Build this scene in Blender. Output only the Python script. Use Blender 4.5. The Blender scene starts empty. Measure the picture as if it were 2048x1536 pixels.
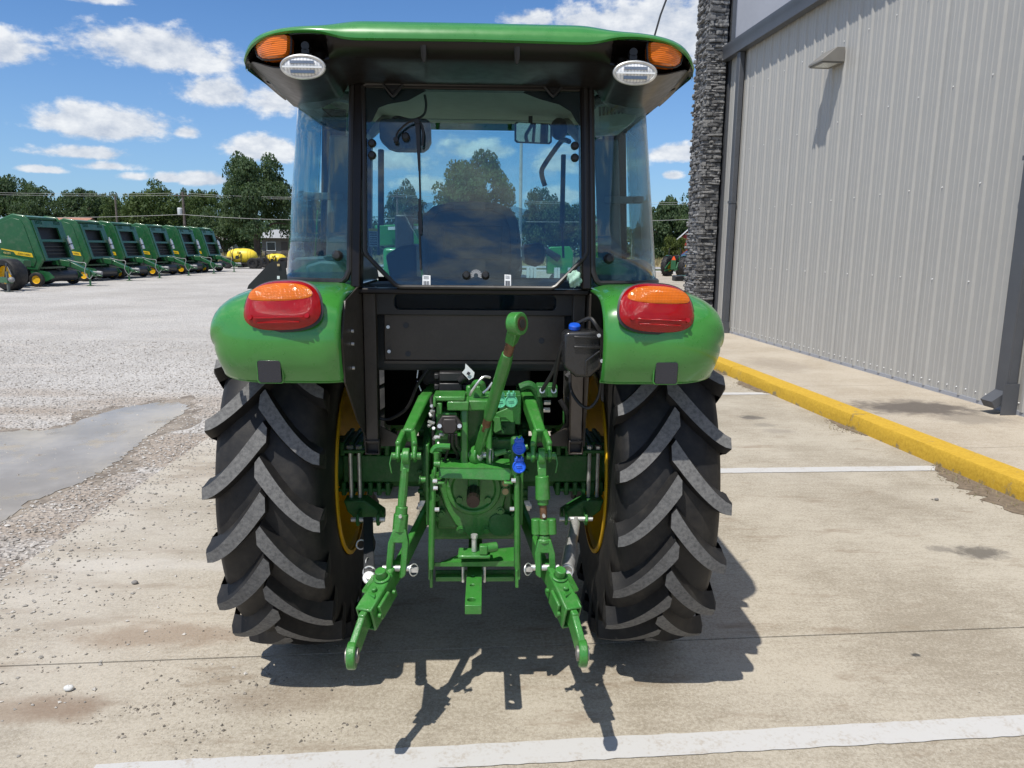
import bpy, bmesh, math, random
import numpy as np
from mathutils import Vector, Matrix, geometry
from math import sin, cos, pi, radians, sqrt, atan2, asin

# ------------------------------------------------------------------ camera, sky, sun, exposure
SC = bpy.context.scene
COL = SC.collection
YAW, PITCH, ROLL = radians(-2.1), radians(90 - 10.28), radians(.57)
CAMPOS = Vector((.05, 0, 1.75))
CR = (Matrix.Rotation(YAW, 4, 'Z') @ Matrix.Rotation(PITCH, 4, 'X') @ Matrix.Rotation(ROLL, 4, 'Z')).to_3x3()
cd = bpy.data.cameras.new('camera')
cd.sensor_width = 36; cd.lens = 1500 / 2048 * 36; cd.clip_start = .05; cd.clip_end = 3000
cam = bpy.data.objects.new('camera', cd); COL.objects.link(cam)
cam.matrix_world = Matrix.Translation(CAMPOS) @ CR.to_4x4()
SC.camera = cam

SUN_L = Vector((.30, .385, -1.0)).normalized()          # direction the sunlight travels
SUN_EL = asin(-SUN_L.z); SUN_AZ = atan2(-SUN_L.x, -SUN_L.y)
sl = bpy.data.lights.new('sun', 'SUN'); sl.energy = 4.6; sl.angle = radians(.53); sl.color = (1, .955, .88)
so = bpy.data.objects.new('sun', sl); COL.objects.link(so)
so.rotation_euler = SUN_L.to_track_quat('-Z', 'Y').to_euler(); so.location = (-8, -9, 30)
SC.view_settings.view_transform = 'Standard'; SC.view_settings.look = 'None'
SC.view_settings.exposure = .05; SC.view_settings.gamma = 1; SC.view_settings.use_curve_mapping = False
SKY_STRENGTH = .085

def ray(x, y):
    return CR @ Vector(((x - 1024) / 1500, -(y - 768) / 1500, -1))
def P(x, y, Y):                      # a point of the photograph carried out to the plane at distance Y
    d = ray(x, y); return CAMPOS + d * ((Y - CAMPOS.y) / d.y)
def G(x, y, z=0):                    # ... or down to the ground
    d = ray(x, y); return CAMPOS + d * ((z - CAMPOS.z) / d.z)

# ------------------------------------------------------------------ node helpers
class NT:
    def __init__(s, tree): s.t = tree; s.n = tree.nodes; s.l = tree.links
    def new(s, typ, **kw):
        n = s.n.new(typ)
        for k, v in kw.items():
            setattr(n, k, v)
        return n
    def put(s, sock, v):
        if hasattr(v, 'is_output'): s.l.new(v, sock)
        elif v is not None: sock.default_value = v
    def math(s, op, a, b=None, c=None, clamp=False):
        n = s.new('ShaderNodeMath', operation=op); n.use_clamp = clamp
        for i, v in enumerate((a, b, c)):
            if v is not None: s.put(n.inputs[i], v)
        return n.outputs[0]
    def vmath(s, op, a, b=None):
        n = s.new('ShaderNodeVectorMath', operation=op)
        s.put(n.inputs[0], a)
        if b is not None: s.put(n.inputs[1], b)
        return n.outputs[1] if op in ('DOT_PRODUCT', 'LENGTH') else n.outputs[0]
    def noise(s, vec, scale, detail=4, rough=.55, dist=0):
        n = s.new('ShaderNodeTexNoise'); s.put(n.inputs['Vector'], vec)
        n.inputs['Scale'].default_value = scale; n.inputs['Detail'].default_value = detail
        n.inputs['Roughness'].default_value = rough; n.inputs['Distortion'].default_value = dist
        return n.outputs['Fac']
    def ramp(s, v, lo, hi, a=0., b=1.):
        n = s.new('ShaderNodeMapRange'); s.put(n.inputs[0], v); n.interpolation_type = 'SMOOTHSTEP'
        n.inputs[1].default_value = lo; n.inputs[2].default_value = hi
        n.inputs[3].default_value = a; n.inputs[4].default_value = b
        return n.outputs[0]
    def mix(s, f, a, b, mode='MIX'):
        n = s.new('ShaderNodeMix', data_type='RGBA', blend_type=mode)
        s.put(n.inputs[0], f)
        for i, v in ((6, a), (7, b)):
            if isinstance(v, tuple): v = (*v[:3], 1)
            s.put(n.inputs[i], v)
        return n.outputs[2]

MATS = {}
def base_mat(name):
    m = bpy.data.materials.new(name); m.use_nodes = True
    t = NT(m.node_tree); b = t.n['Principled BSDF']
    return m, t, b
def pm(name, col, rough=.5, metal=0., coat=0., var=.12, vs=6., bump=0., bs=60., spec=.5, dust=0.):
    """painted or moulded surface: base colour with slow and fine variation, dust film, optional fine relief"""
    if name in MATS: return MATS[name]
    m, t, b = base_mat(name)
    tc = t.new('ShaderNodeTexCoord').outputs['Object']
    n1 = t.noise(tc, vs, 5); n2 = t.noise(tc, vs * 9, 3)
    f = t.math('ADD', t.math('MULTIPLY', n1, .65), t.math('MULTIPLY', n2, .35))
    k0 = tuple(c * (1 - var) for c in col); k1 = tuple(min(1, c * (1 + var)) for c in col)
    c = t.mix(t.ramp(f, .3, .7), k0, k1)
    if dust:
        d = t.math('MULTIPLY', t.ramp(t.noise(tc, vs * 2.3, 6, .7), .45, .75), dust)
        c = t.mix(d, c, (.33, .29, .24))
        r = t.math('ADD', t.math('MULTIPLY', d, .5), rough)
        t.put(b.inputs['Roughness'], r)
    else:
        t.put(b.inputs['Roughness'], t.ramp(n2, .2, .8, max(.02, rough * .85), min(1, rough * 1.15)))
    t.put(b.inputs['Base Color'], c)
    b.inputs['Metallic'].default_value = metal
    b.inputs['Specular IOR Level'].default_value = spec
    b.inputs['Coat Weight'].default_value = coat; b.inputs['Coat Roughness'].default_value = .06
    if bump:
        bn = t.new('ShaderNodeBump'); bn.inputs['Strength'].default_value = bump; bn.inputs['Distance'].default_value = .004
        t.put(bn.inputs['Height'], t.noise(tc, bs, 4, .6)); t.put(b.inputs['Normal'], bn.outputs[0])
    MATS[name] = m; return m

# ------------------------------------------------------------------ mesh builder
ORG = [Vector((0, 0, 0))]
def V(*a): return Vector(a)
class MB:
    def __init__(s): s.v = []; s.f = []; s.m = []; s.mi = 0
    def add(s, vs, fs):
        o = len(s.v); s.v += [tuple(p) for p in vs]
        for f in fs: s.f.append(tuple(i + o for i in f)); s.m.append(s.mi)
        return s
    def box(s, c, size, rot=None):
        c = Vector(c); h = Vector(size) / 2
        vs = []
        for dx in (-1, 1):
            for dy in (-1, 1):
                for dz in (-1, 1):
                    p = Vector((dx * h.x, dy * h.y, dz * h.z))
                    if rot is not None: p = rot @ p
                    vs.append(c + p)
        return s.add(vs, [(0, 1, 3, 2), (4, 6, 7, 5), (0, 4, 5, 1), (2, 3, 7, 6), (0, 2, 6, 4), (1, 5, 7, 3)])
    def bb(s, x0, x1, y0, y1, z0, z1):
        return s.box(((x0 + x1) / 2, (y0 + y1) / 2, (z0 + z1) / 2), (abs(x1 - x0), abs(y1 - y0), abs(z1 - z0)))
    def bar(s, p0, p1, w, h, up=(0, 0, 1), w1=None, h1=None):
        """rectangular bar from p0 to p1, w across, h along 'up'"""
        p0, p1 = Vector(p0), Vector(p1); d = (p1 - p0).normalized(); u = Vector(up)
        sd = d.cross(u).normalized(); u = sd.cross(d).normalized()
        w1 = w1 or w; h1 = h1 or h; vs = []
        for p, a, b in ((p0, w, h), (p1, w1, h1)):
            for i, j in ((-1, -1), (1, -1), (1, 1), (-1, 1)):
                vs.append(p + sd * (i * a / 2) + u * (j * b / 2))
        return s.add(vs, [(3, 2, 1, 0), (4, 5, 6, 7), (0, 1, 5, 4), (1, 2, 6, 5), (2, 3, 7, 6), (3, 0, 4, 7)])
    def cyl(s, p0, p1, r0, r1=None, n=14, caps=True):
        p0, p1 = Vector(p0), Vector(p1); r1 = r0 if r1 is None else r1
        d = (p1 - p0).normalized(); a = d.orthogonal().normalized(); b = d.cross(a)
        vs = []
        for p, r in ((p0, r0), (p1, r1)):
            for i in range(n):
                t = 2 * pi * i / n; vs.append(p + a * (r * cos(t)) + b * (r * sin(t)))
        fs = [(i, (i + 1) % n, n + (i + 1) % n, n + i) for i in range(n)]
        if caps: fs += [tuple(range(n - 1, -1, -1)), tuple(range(n, 2 * n))]
        return s.add(vs, fs)
    def tube(s, pts, r, n=8, smooth=0, caps=True):
        pts = [Vector(p) for p in pts]
        if smooth:
            if isinstance(r, (list, tuple)):
                r = [r[min(i // smooth, len(r) - 1)] + (r[min(i // smooth + 1, len(r) - 1)] - r[min(i // smooth, len(r) - 1)]) * (i % smooth) / smooth for i in range((len(r) - 1) * smooth + 1)]
            pts = spline(pts, smooth)
        fr = None; vs = []
        for i, p in enumerate(pts):
            d = (pts[min(i + 1, len(pts) - 1)] - pts[max(i - 1, 0)]).normalized()
            if fr is None: fr = d.orthogonal().normalized()
            else: fr = (fr - d * fr.dot(d)).normalized()
            b = d.cross(fr); rr = r[i] if isinstance(r, (list, tuple)) else r
            for k in range(n):
                t = 2 * pi * k / n; vs.append(p + fr * (rr * cos(t)) + b * (rr * sin(t)))
        fs = []
        for i in range(len(pts) - 1):
            for k in range(n):
                a = i * n + k; b2 = i * n + (k + 1) % n
                fs.append((a, b2, b2 + n, a + n))
        if caps: fs += [tuple(range(n - 1, -1, -1)), tuple(range(len(vs) - n, len(vs)))]
        return s.add(vs, fs)
    def prism(s, poly, vec):
        """polygon (3D points) pushed along vec"""
        a = [Vector(p) for p in poly]; vec = Vector(vec); n = len(a)
        nrm = Vector((0, 0, 0))
        for i in range(n): nrm += a[i].cross(a[(i + 1) % n])
        if nrm.dot(vec) > 0: a = a[::-1]
        vs = a + [p + vec for p in a]
        fs = [tuple(range(n)), tuple(range(2 * n - 1, n - 1, -1))]
        fs += [(i, n + i, n + (i + 1) % n, (i + 1) % n) for i in range(n)]
        return s.add(vs, fs)
    def plate(s, outer, holes, z, h, fr=None):
        """flat plate (2D outline with 2D holes) from z to z+h in a frame fr (4x4)"""
        pts = [Vector(p) for p in outer]; edges = [(i, (i + 1) % len(outer)) for i in range(len(outer))]
        for hl in holes:
            o = len(pts); pts += [Vector(p) for p in hl]
            edges += [(o + i, o + (i + 1) % len(hl)) for i in range(len(hl))]
        vo, eo, fo, *_ = geometry.delaunay_2d_cdt(pts, edges, [], 2 if False else 4 if False else 1, 1e-6)
        def inside(q, poly):
            c = False; n = len(poly); j = n - 1
            for i in range(n):
                xi, yi = poly[i][0], poly[i][1]; xj, yj = poly[j][0], poly[j][1]
                if (yi > q.y) != (yj > q.y) and q.x < (xj - xi) * (q.y - yi) / (yj - yi) + xi: c = not c
                j = i
            return c
        keep = []
        for f in fo:
            q = sum((vo[i] for i in f), Vector((0, 0))) / len(f)
            if inside(q, outer) and not any(inside(q, hl) for hl in holes): keep.append(tuple(f))
        fr = fr or Matrix.Identity(4); n = len(vo)
        vs = [fr @ Vector((p.x, p.y, z)) for p in vo] + [fr @ Vector((p.x, p.y, z + h)) for p in vo]
        fs = []
        cnt = {}
        for f in keep:
            ar = sum(vo[f[i]].x * vo[f[(i + 1) % len(f)]].y - vo[f[(i + 1) % len(f)]].x * vo[f[i]].y for i in range(len(f)))
            if ar < 0: f = f[::-1]
            fs.append(tuple(i + n for i in f)); fs.append(tuple(reversed(f)))
            for i in range(len(f)): cnt[(f[i], f[(i + 1) % len(f)])] = 1
        for (a, b) in cnt:
            if (b, a) not in cnt: fs.append((a, b, b + n, a + n))
        return s.add(vs, fs)
    def lathe(s, prof, org, axis, n=32, ref=None, arc=2 * pi):
        """prof: list of (radius, distance along axis)"""
        o = Vector(org); d = Vector(axis).normalized(); a = (Vector(ref) if ref else d.orthogonal()).normalized(); b = d.cross(a)
        full = abs(arc - 2 * pi) < 1e-6; m = n if full else n + 1; vs = []
        for r, h in prof:
            for i in range(m):
                t = arc * i / n; vs.append(o + d * h + a * (r * cos(t)) + b * (r * sin(t)))
        fs = []
        for k in range(len(prof) - 1):
            for i in range(n):
                j = (i + 1) % m
                fs.append((k * m + i, k * m + j, (k + 1) * m + j, (k + 1) * m + i))
        return s.add(vs, fs)
    def grid(s, fn, nu, nv, flip=False, wrap=False):
        vs = [fn(i / nu, j / nv) for i in range(nu + 1) for j in range(nv + 1)]
        fs = []
        for i in range(nu):
            for j in range(nv):
                a = i * (nv + 1) + j
                q = (a, a + nv + 1, a + nv + 2, a + 1)
                fs.append(q[::-1] if flip else q)
        return s.add(vs, fs)
    def sph(s, c, r, n=12, m=8, fr=None):
        c = Vector(c); r = Vector((r, r, r)) if isinstance(r, (int, float)) else Vector(r)
        vs = []; fs = []
        for j in range(m + 1):
            th = pi * j / m
            for i in range(n):
                ph = 2 * pi * i / n
                p = Vector((r.x * sin(th) * cos(ph), r.y * sin(th) * sin(ph), r.z * cos(th)))
                vs.append(c + (fr @ p if fr is not None else p))
        for j in range(m):
            for i in range(n):
                a = j * n + i; b = j * n + (i + 1) % n
                fs.append((a, a + n, b + n, b))
        return s.add(vs, fs)
    def mesh(s, name, mats, smooth=35):
        me = bpy.data.meshes.new(name)
        o = ORG[0]
        me.from_pydata([(x - o.x, y - o.y, z - o.z) for x, y, z in s.v], [], s.f)
        for m in (mats if isinstance(mats, (list, tuple)) else [mats]): me.materials.append(m)
        if isinstance(mats, (list, tuple)) and len(mats) > 1: me.polygons.foreach_set('material_index', s.m)
        bm = bmesh.new(); bm.from_mesh(me)
        bmesh.ops.remove_doubles(bm, verts=bm.verts, dist=1e-6)
        bmesh.ops.recalc_face_normals(bm, faces=bm.faces)
        bm.to_mesh(me); bm.free()
        if smooth:
            me.polygons.foreach_set('use_smooth', [True] * len(me.polygons))
            me.set_sharp_from_angle(angle=radians(smooth))
        return me
    def build(s, name, mats, parent=None, bevel=0, smooth=35, seg=2):
        ob = bpy.data.objects.new(name, s.mesh(name, mats, smooth)); COL.objects.link(ob)
        if parent is not None: ob.parent = parent
        if bevel:
            bv = ob.modifiers.new('bevel', 'BEVEL'); bv.width = bevel; bv.segments = seg; bv.limit_method = 'ANGLE'; bv.angle_limit = radians(40)
            bv.harden_normals = False
        return ob
def spline(pts, k):
    out = []
    n = len(pts)
    for i in range(n - 1):
        p0, p1, p2, p3 = pts[max(i - 1, 0)], pts[i], pts[i + 1], pts[min(i + 2, n - 1)]
        for j in range(k):
            t = j / k
            out.append(.5 * ((2 * p1) + (p2 - p0) * t + (2 * p0 - 5 * p1 + 4 * p2 - p3) * t * t + (3 * p1 - p0 - 3 * p2 + p3) * t ** 3))
    out.append(pts[-1]); return out
def circ(cx, cy, r, n=16, ry=None): return [(cx + r * cos(2 * pi * i / n), cy + (ry or r) * sin(2 * pi * i / n)) for i in range(n)]
def rrect(x0, x1, y0, y1, r, n=5):
    out = []
    for cx, cy, a in ((x1 - r, y1 - r, 0), (x0 + r, y1 - r, 90), (x0 + r, y0 + r, 180), (x1 - r, y0 + r, 270)):
        for i in range(n + 1):
            t = radians(a + 90 * i / n); out.append((cx + r * cos(t), cy + r * sin(t)))
    return out
def tag(o, label, cat, group=None):
    o['label'] = label; o['category'] = cat
    if group: o['group'] = group
    return o
def kind(o, k): o['kind'] = k; return o
def empty(name, loc, rz=0):
    e = bpy.data.objects.new(name, None); COL.objects.link(e); e.empty_display_size = .2
    e.location = loc; e.rotation_euler = (0, 0, rz); return e
def kids(o, al): return [c for c in al if c.parent == o]
def copy_tree(root):
    """copies a thing with its parts and their sub-parts"""
    al = list(bpy.data.objects)
    def rec(o, par):
        c = o.copy(); COL.objects.link(c)
        if par is not None: c.parent = par
        for k in kids(o, al): rec(k, c)
        return c
    return rec(root, None)
def inst(o, name, parent, loc=None, rot=None):
    c = bpy.data.objects.new(name, o.data); COL.objects.link(c); c.parent = parent
    if loc is not None: c.location = loc
    if rot is not None: c.rotation_euler = rot
    return c
def text_mb(txt, size, fr, depth=.002):
    cu = bpy.data.curves.new('lettering', 'FONT'); cu.body = txt; cu.size = size; cu.extrude = depth / 2; cu.align_x = 'CENTER'; cu.resolution_u = 2
    ob = bpy.data.objects.new('lettering', cu); COL.objects.link(ob)
    dg = bpy.context.evaluated_depsgraph_get(); me = bpy.data.meshes.new_from_object(ob.evaluated_get(dg))
    mb = MB(); mb.add([fr @ v.co for v in me.vertices], [tuple(p.vertices) for p in me.polygons])
    bpy.data.objects.remove(ob); bpy.data.meshes.remove(me); bpy.data.curves.remove(cu)
    return mb

# ------------------------------------------------------------------ world: Nishita sky with cumulus
def make_world():
    w = bpy.data.worlds.new('World'); SC.world = w; w.use_nodes = True
    t = NT(w.node_tree); bg = t.n['Background']
    sky = t.new('ShaderNodeTexSky', sky_type='NISHITA'); sky.sun_disc = False
    sky.sun_elevation = SUN_EL; sky.sun_rotation = SUN_AZ; sky.altitude = 250; sky.air_density = 1.0; sky.dust_density = .35; sky.ozone_density = 2.2
    d = t.new('ShaderNodeTexCoord').outputs['Generated']
    sp = t.new('ShaderNodeSeparateXYZ'); t.put(sp.inputs[0], d)
    x, y, z = sp.outputs
    az = t.math('ARCTAN2', x, y); el = t.math('ARCSINE', z)
    cmb = t.new('ShaderNodeCombineXYZ'); t.put(cmb.inputs[0], az); t.put(cmb.inputs[1], t.math('MULTIPLY', el, 1.7))
    uv = cmb.outputs[0]
    n1 = t.noise(uv, 9, 9, .60, .25); n2 = t.noise(uv, 34, 7, .62)
    nn = t.math('ADD', t.math('MULTIPLY', n1, .62), t.math('MULTIPLY', n2, .38))
    up = t.vmath('ADD', uv, (-.006, .022, 0))
    n1u = t.noise(up, 9, 9, .60, .25); n2u = t.noise(up, 34, 7, .62)
    nu = t.math('ADD', t.math('MULTIPLY', n1u, .62), t.math('MULTIPLY', n2u, .38))
    # separate cumulus: px centre, half width, half height, weight
    blobs = [(340, 110, 150, 60, 1.02), (-45, 95, 105, 55, .95), (160, -10, 110, 18, .8), (215, 252, 155, 46, 1.05), (368, 266, 28, 16, .8), (430, 190, 85, 36, .85),
             (550, 206, 72, 40, .7), (175, 308, 100, 18, .9), (85, 340, 48, 9, .8), (215, 333, 70, 12, .7), (268, 354, 44, 10, .6), (520, 300, 75, 30, .95),
             (410, 361, 60, 17, .95), (335, 357, 34, 12, .8), (1300, 90, 270, 105, 1.3), (1060, 40, 60, 24, .8), (1355, 308, 60, 22, .95), (1345, 352, 18, 9, .7),
             (760, 325, 110, 36, .95), (1120, 330, 60, 40, .95), (840, 370, 70, 22, .9), (1120, 392, 60, 22, .9), (880, 225, 120, 26, .55), (680, 380, 60, 24, .8), (960, 300, 90, 22, .5), (1230, 330, 50, 50, .7)]
    acc = None
    for bx, by, hw, hh, wt in blobs:
        c = ray(bx, by).normalized(); e = ray(bx + hw, by).normalized(); f = ray(bx, by - hh).normalized()
        a0, e0 = atan2(c.x, c.y), asin(c.z); w0 = abs(atan2(e.x, e.y) - a0); h0 = abs(asin(f.z) - e0)
        u = t.math('MULTIPLY', t.math('SUBTRACT', az, a0), 1 / w0); v = t.math('MULTIPLY', t.math('SUBTRACT', el, e0), 1 / h0)
        v = t.math('MULTIPLY', v, t.math('MULTIPLY_ADD', t.math('LESS_THAN', v, 0), .5, 1.0))   # flatter base
        r2 = t.math('ADD', t.math('MULTIPLY', u, u), t.math('MULTIPLY', v, v))
        b = t.math('MULTIPLY', t.math('SUBTRACT', 1.0, t.math('SQRT', r2)), .9 * wt)
        acc = b if acc is None else t.math('MAXIMUM', acc, b)
    acc = t.math('MAXIMUM', acc, -1.2)
    d1 = t.math('ADD', acc, t.math('MULTIPLY', t.math('SUBTRACT', nn, .5), 3.0))
    dens_in = t.ramp(d1, -.16, .34)
    # the same broken cumulus over the rest of the sky
    zz = t.math('ADD', t.math('MAXIMUM', z, 0.0), .12)
    pc = t.new('ShaderNodeCombineXYZ'); t.put(pc.inputs[0], t.math('ADD', t.math('DIVIDE', x, zz), 3.7)); t.put(pc.inputs[1], t.math('ADD', t.math('DIVIDE', y, zz), 1.9))
    m = t.noise(pc.outputs[0], 2.3, 8, .62, .2)
    dens_out = t.ramp(m, .46, .62)
    view = t.vmath('DOT_PRODUCT', d, tuple(ray(1024, 500).normalized()))
    k = t.ramp(view, .72, .80)
    dens = t.math('ADD', t.math('MULTIPLY', dens_in, k), t.math('MULTIPLY', dens_out, t.math('SUBTRACT', 1.0, k)))
    dens = t.math('MULTIPLY', dens, t.ramp(z, .0, .03))
    lit = t.math('ADD', .62, t.math('MULTIPLY', t.math('SUBTRACT', nn, nu), 3.2), clamp=True)
    ccol = t.mix(lit, (5.0, 5.8, 7.2), (10.6, 10.8, 11.0))
    skyc = t.mix(1.0, sky.outputs[0], (.80, 1.14, 1.52), 'MULTIPLY')
    # low sky pales to summer haze, as in the picture
    hz = t.math('MULTIPLY', t.ramp(el, .0, .30, 1., 0.), .38)
    skyc = t.mix(hz, skyc, (4.0, 5.8, 8.4))
    t.put(bg.inputs[0], t.mix(t.math('MULTIPLY', dens, .93), skyc, ccol)); bg.inputs[1].default_value = SKY_STRENGTH
make_world()
# ------------------------------------------------------------------ materials
GREEN = pm('green_paint', (.042, .225, .034), .30, coat=.7, var=.07, vs=3)
GREEN2 = pm('green_cast_paint', (.038, .205, .031), .36, coat=.35, var=.16, vs=14, bump=.4, bs=140, dust=.14)
DGREEN = pm('dark_green_cast', (.022, .135, .026), .5, var=.2, vs=10, bump=.5, bs=120, dust=.15)
FGREEN = pm('machine_green', (.012, .095, .030), .38, coat=.3, var=.1, vs=1.5, dust=.12)
VOID = pm('shade_black', (.005, .005, .005), .8, spec=.1)  # near-black colour stands in for the deep shade under the cab
YELLOW = pm('yellow_rim_paint', (.76, .44, .006), .38, var=.08, vs=6, dust=.1)
BLACK = pm('black_gloss', (.011, .0085, .0075), .33, coat=.06, var=.04, vs=3, spec=.3)
BLACKM = pm('black_satin_panel', (.048, .040, .034), .38, var=.2, vs=6, bump=.15, bs=200)
PLASTIC = pm('black_plastic', (.018, .018, .019), .45, var=.25, vs=15)
RUBTRIM = pm('rubber_trim', (.020, .018, .017), .35, var=.2)
INTER = pm('cab_grey_trim', (.23, .23, .225), .6, var=.1)
BEIGE = pm('beige_headliner', (.46, .42, .33), .75, var=.08, vs=20)
STEEL = pm('zinc_steel', (.66, .66, .64), .40, metal=.65, var=.2, vs=40)
RUST = pm('oiled_thread', (.16, .085, .045), .5, metal=.4, var=.4, vs=50)
NAVY = pm('navy_reflector', (.012, .016, .03), .25, coat=.6)
BLUE = pm('blue_cap', (.012, .10, .62), .35, coat=.3)
MINT = pm('mint_cap', (.10, .42, .24), .4, coat=.2)
WHITE = pm('white_print', (.78, .80, .80), .45, var=.05)
TAN = pm('tan_plug', (.55, .40, .2), .5)
RED = pm('red_pin', (.5, .02, .02), .4)

def rubber(name, c0, c1, s=30, lo=.35, hi=.7, rough=.75):
    m, t, b = base_mat(name); tc = t.new('ShaderNodeTexCoord').outputs['Object']
    f = t.ramp(t.math('ADD', t.math('MULTIPLY', t.noise(tc, s, 6, .65), .7), t.math('MULTIPLY', t.noise(tc, s * 5, 3), .3)), lo, hi)
    t.put(b.inputs['Base Color'], t.mix(f, c0, c1)); b.inputs['Roughness'].default_value = rough; b.inputs['Specular IOR Level'].default_value = .35
    bn = t.new('ShaderNodeBump'); bn.inputs['Strength'].default_value = .25; bn.inputs['Distance'].default_value = .002
    t.put(bn.inputs['Height'], t.noise(tc, 180, 3)); t.put(b.inputs['Normal'], bn.outputs[0])
    return m
TYRE = rubber('tyre_rubber', (.012, .012, .013), (.048, .043, .037), 6, .38, .80, .58)
LUGTOP = rubber('scuffed_lug_top', (.085, .085, .086), (.20, .198, .192), 80, .28, .72, .9)

def lens(name, col, scale, axis, rough=.12, trans=0., em=0):
    m, t, b = base_mat(name); tc = t.new('ShaderNodeTexCoord').outputs['Object']
    sp = t.new('ShaderNodeSeparateXYZ'); t.put(sp.inputs[0], tc)
    h = None
    for a in axis:
        s = t.math('ABSOLUTE', t.math('SINE', t.math('MULTIPLY', sp.outputs['XYZ'.index(a)], scale)))
        h = s if h is None else t.math('MULTIPLY', h, s)
    n = t.noise(tc, 25, 2)
    t.put(b.inputs['Base Color'], t.mix(t.math('MULTIPLY', t.math('ADD', h, n), .5), tuple(c * .55 for c in col), tuple(min(1, c * 1.35) for c in col)))
    b.inputs['Roughness'].default_value = rough; b.inputs['Coat Weight'].default_value = .45; b.inputs['Coat Roughness'].default_value = .03
    b.inputs['Specular IOR Level'].default_value = .25
    bn = t.new('ShaderNodeBump'); bn.inputs['Strength'].default_value = .5; bn.inputs['Distance'].default_value = .002
    t.put(bn.inputs['Height'], h); t.put(b.inputs['Normal'], bn.outputs[0])
    return m
REDL = lens('red_lens', (.36, .002, .004), 900, 'XZ')
AMBL = lens('amber_lens', (.66, .145, .003), 620, 'XZ', .1)
AMBR = lens('amber_marker_lens', (.70, .16, .01), 520, 'Z', .12)
CLEARL = lens('clear_lamp_lens', (.80, .82, .85), 300, 'X', .06)

def glass_mat(name, tint, ior=1.5, rough=0.0, base=.04):
    """a pane: part of the light passes with the tint of the glass, the rest mirrors by Fresnel"""
    m = bpy.data.materials.new(name); m.use_nodes = True; t = NT(m.node_tree); t.n.clear()
    out = t.new('ShaderNodeOutputMaterial'); tr = t.new('ShaderNodeBsdfTransparent'); gl = t.new('ShaderNodeBsdfGlossy')
    tr.inputs[0].default_value = (*tint, 1); gl.inputs[0].default_value = (1, 1, 1, 1); gl.inputs['Roughness'].default_value = rough
    fr = t.new('ShaderNodeFresnel'); bf = t.new('ShaderNodeNewGeometry').outputs['Backfacing']; t.put(fr.inputs[0], t.math('MULTIPLY_ADD', bf, 1 / ior - ior, ior))
    mx = t.new('ShaderNodeMixShader'); t.put(mx.inputs[0], fr.outputs[0]); t.put(mx.inputs[1], tr.outputs[0]); t.put(mx.inputs[2], gl.outputs[0])
    t.put(out.inputs[0], mx.outputs[0]); return m
GLASS = glass_mat('tinted_cab_glass', (.66, .82, .86), 1.62)
GLASSB = glass_mat('clear_windscreen_glass', (.93, .97, .97), 1.4)

# ------------------------------------------------------------------ the ground
WALL_A = -.075
WDIR = Vector((WALL_A, 1, 0)).normalized()                # along the building and the kerb
WROT = math.atan(-WALL_A) 
def conc_mat(name, c0, c1, stains=(), dirt=0., fine=1.):
    m, t, b = base_mat(name); tc = t.new('ShaderNodeTexCoord').outputs['Object']
    mp = t.new('ShaderNodeMapping'); mp.inputs['Scale'].default_value = (.5, 1.5, 1); mp.inputs['Rotation'].default_value = (0, 0, .15); t.put(mp.inputs[0], tc)
    f = t.math('ADD', t.math('MULTIPLY', t.noise(tc, 1.1, 6, .62), .40), t.math('MULTIPLY', t.noise(mp.outputs[0], 14, 5, .65), .16))
    f = t.math('ADD', f, t.math('MULTIPLY', t.noise(tc, 62, 5, .75), .46))
    c = t.mix(t.ramp(f, .40, .60), c0, c1)
    sp = t.noise(tc, 190, 2, .5)
    c = t.mix(t.math('MULTIPLY', t.ramp(sp, .60, .70), .5 * fine), c, (.16, .14, .12))
    c = t.mix(t.math('MULTIPLY', t.ramp(sp, .40, .30), .55 * fine), c, (.60, .56, .50))
    if dirt:
        sx = t.new('ShaderNodeSeparateXYZ'); t.put(sx.inputs[0], tc)
        left = t.ramp(sx.outputs[0], -1.0, -2.5)
        d = t.ramp(t.math('ADD', t.noise(mp.outputs[0], 3.2, 6, .7), t.math('MULTIPLY', left, .10)), .55, .70)
        c = t.mix(t.math('MULTIPLY', d, dirt), c, (.20, .145, .095))
        p = t.ramp(t.noise(tc, .9, 3), .42, .62)
        c = t.mix(t.math('MULTIPLY', t.math('MULTIPLY_ADD', p, .6, .4), t.math('MULTIPLY', left, .62)), c, (.50, .465, .41))
    for (sx0, sy0, rx, ry, k, col) in stains:
        dd = t.new('ShaderNodeMapping'); dd.inputs['Location'].default_value = (-sx0 / rx, -sy0 / ry, 0); dd.inputs['Scale'].default_value = (1 / rx, 1 / ry, 0); t.put(dd.inputs[0], tc)
        r = t.vmath('LENGTH', dd.outputs[0])
        r = t.math('ADD', r, t.math('MULTIPLY', t.math('SUBTRACT', t.noise(tc, 2.2 / max(rx, ry) + 1.5, 6, .7), .5), 1.5))
        c = t.mix(t.math('MULTIPLY', t.ramp(r, 1.0, .35), k), c, col)
    t.put(b.inputs['Base Color'], c); b.inputs['Roughness'].default_value = .9; b.inputs['Specular IOR Level'].default_value = .25
    bn = t.new('ShaderNodeBump'); bn.inputs['Strength'].default_value = .35; bn.inputs['Distance'].default_value = .004
    t.put(bn.inputs['Height'], t.math('ADD', t.noise(tc, 90, 5, .7), t.math('MULTIPLY', t.noise(tc, 12, 3), .8))); t.put(b.inputs['Normal'], bn.outputs[0])
    return m
def g2(px, py, z=0): p = G(px, py, z); return p.x, p.y
st = []
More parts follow.
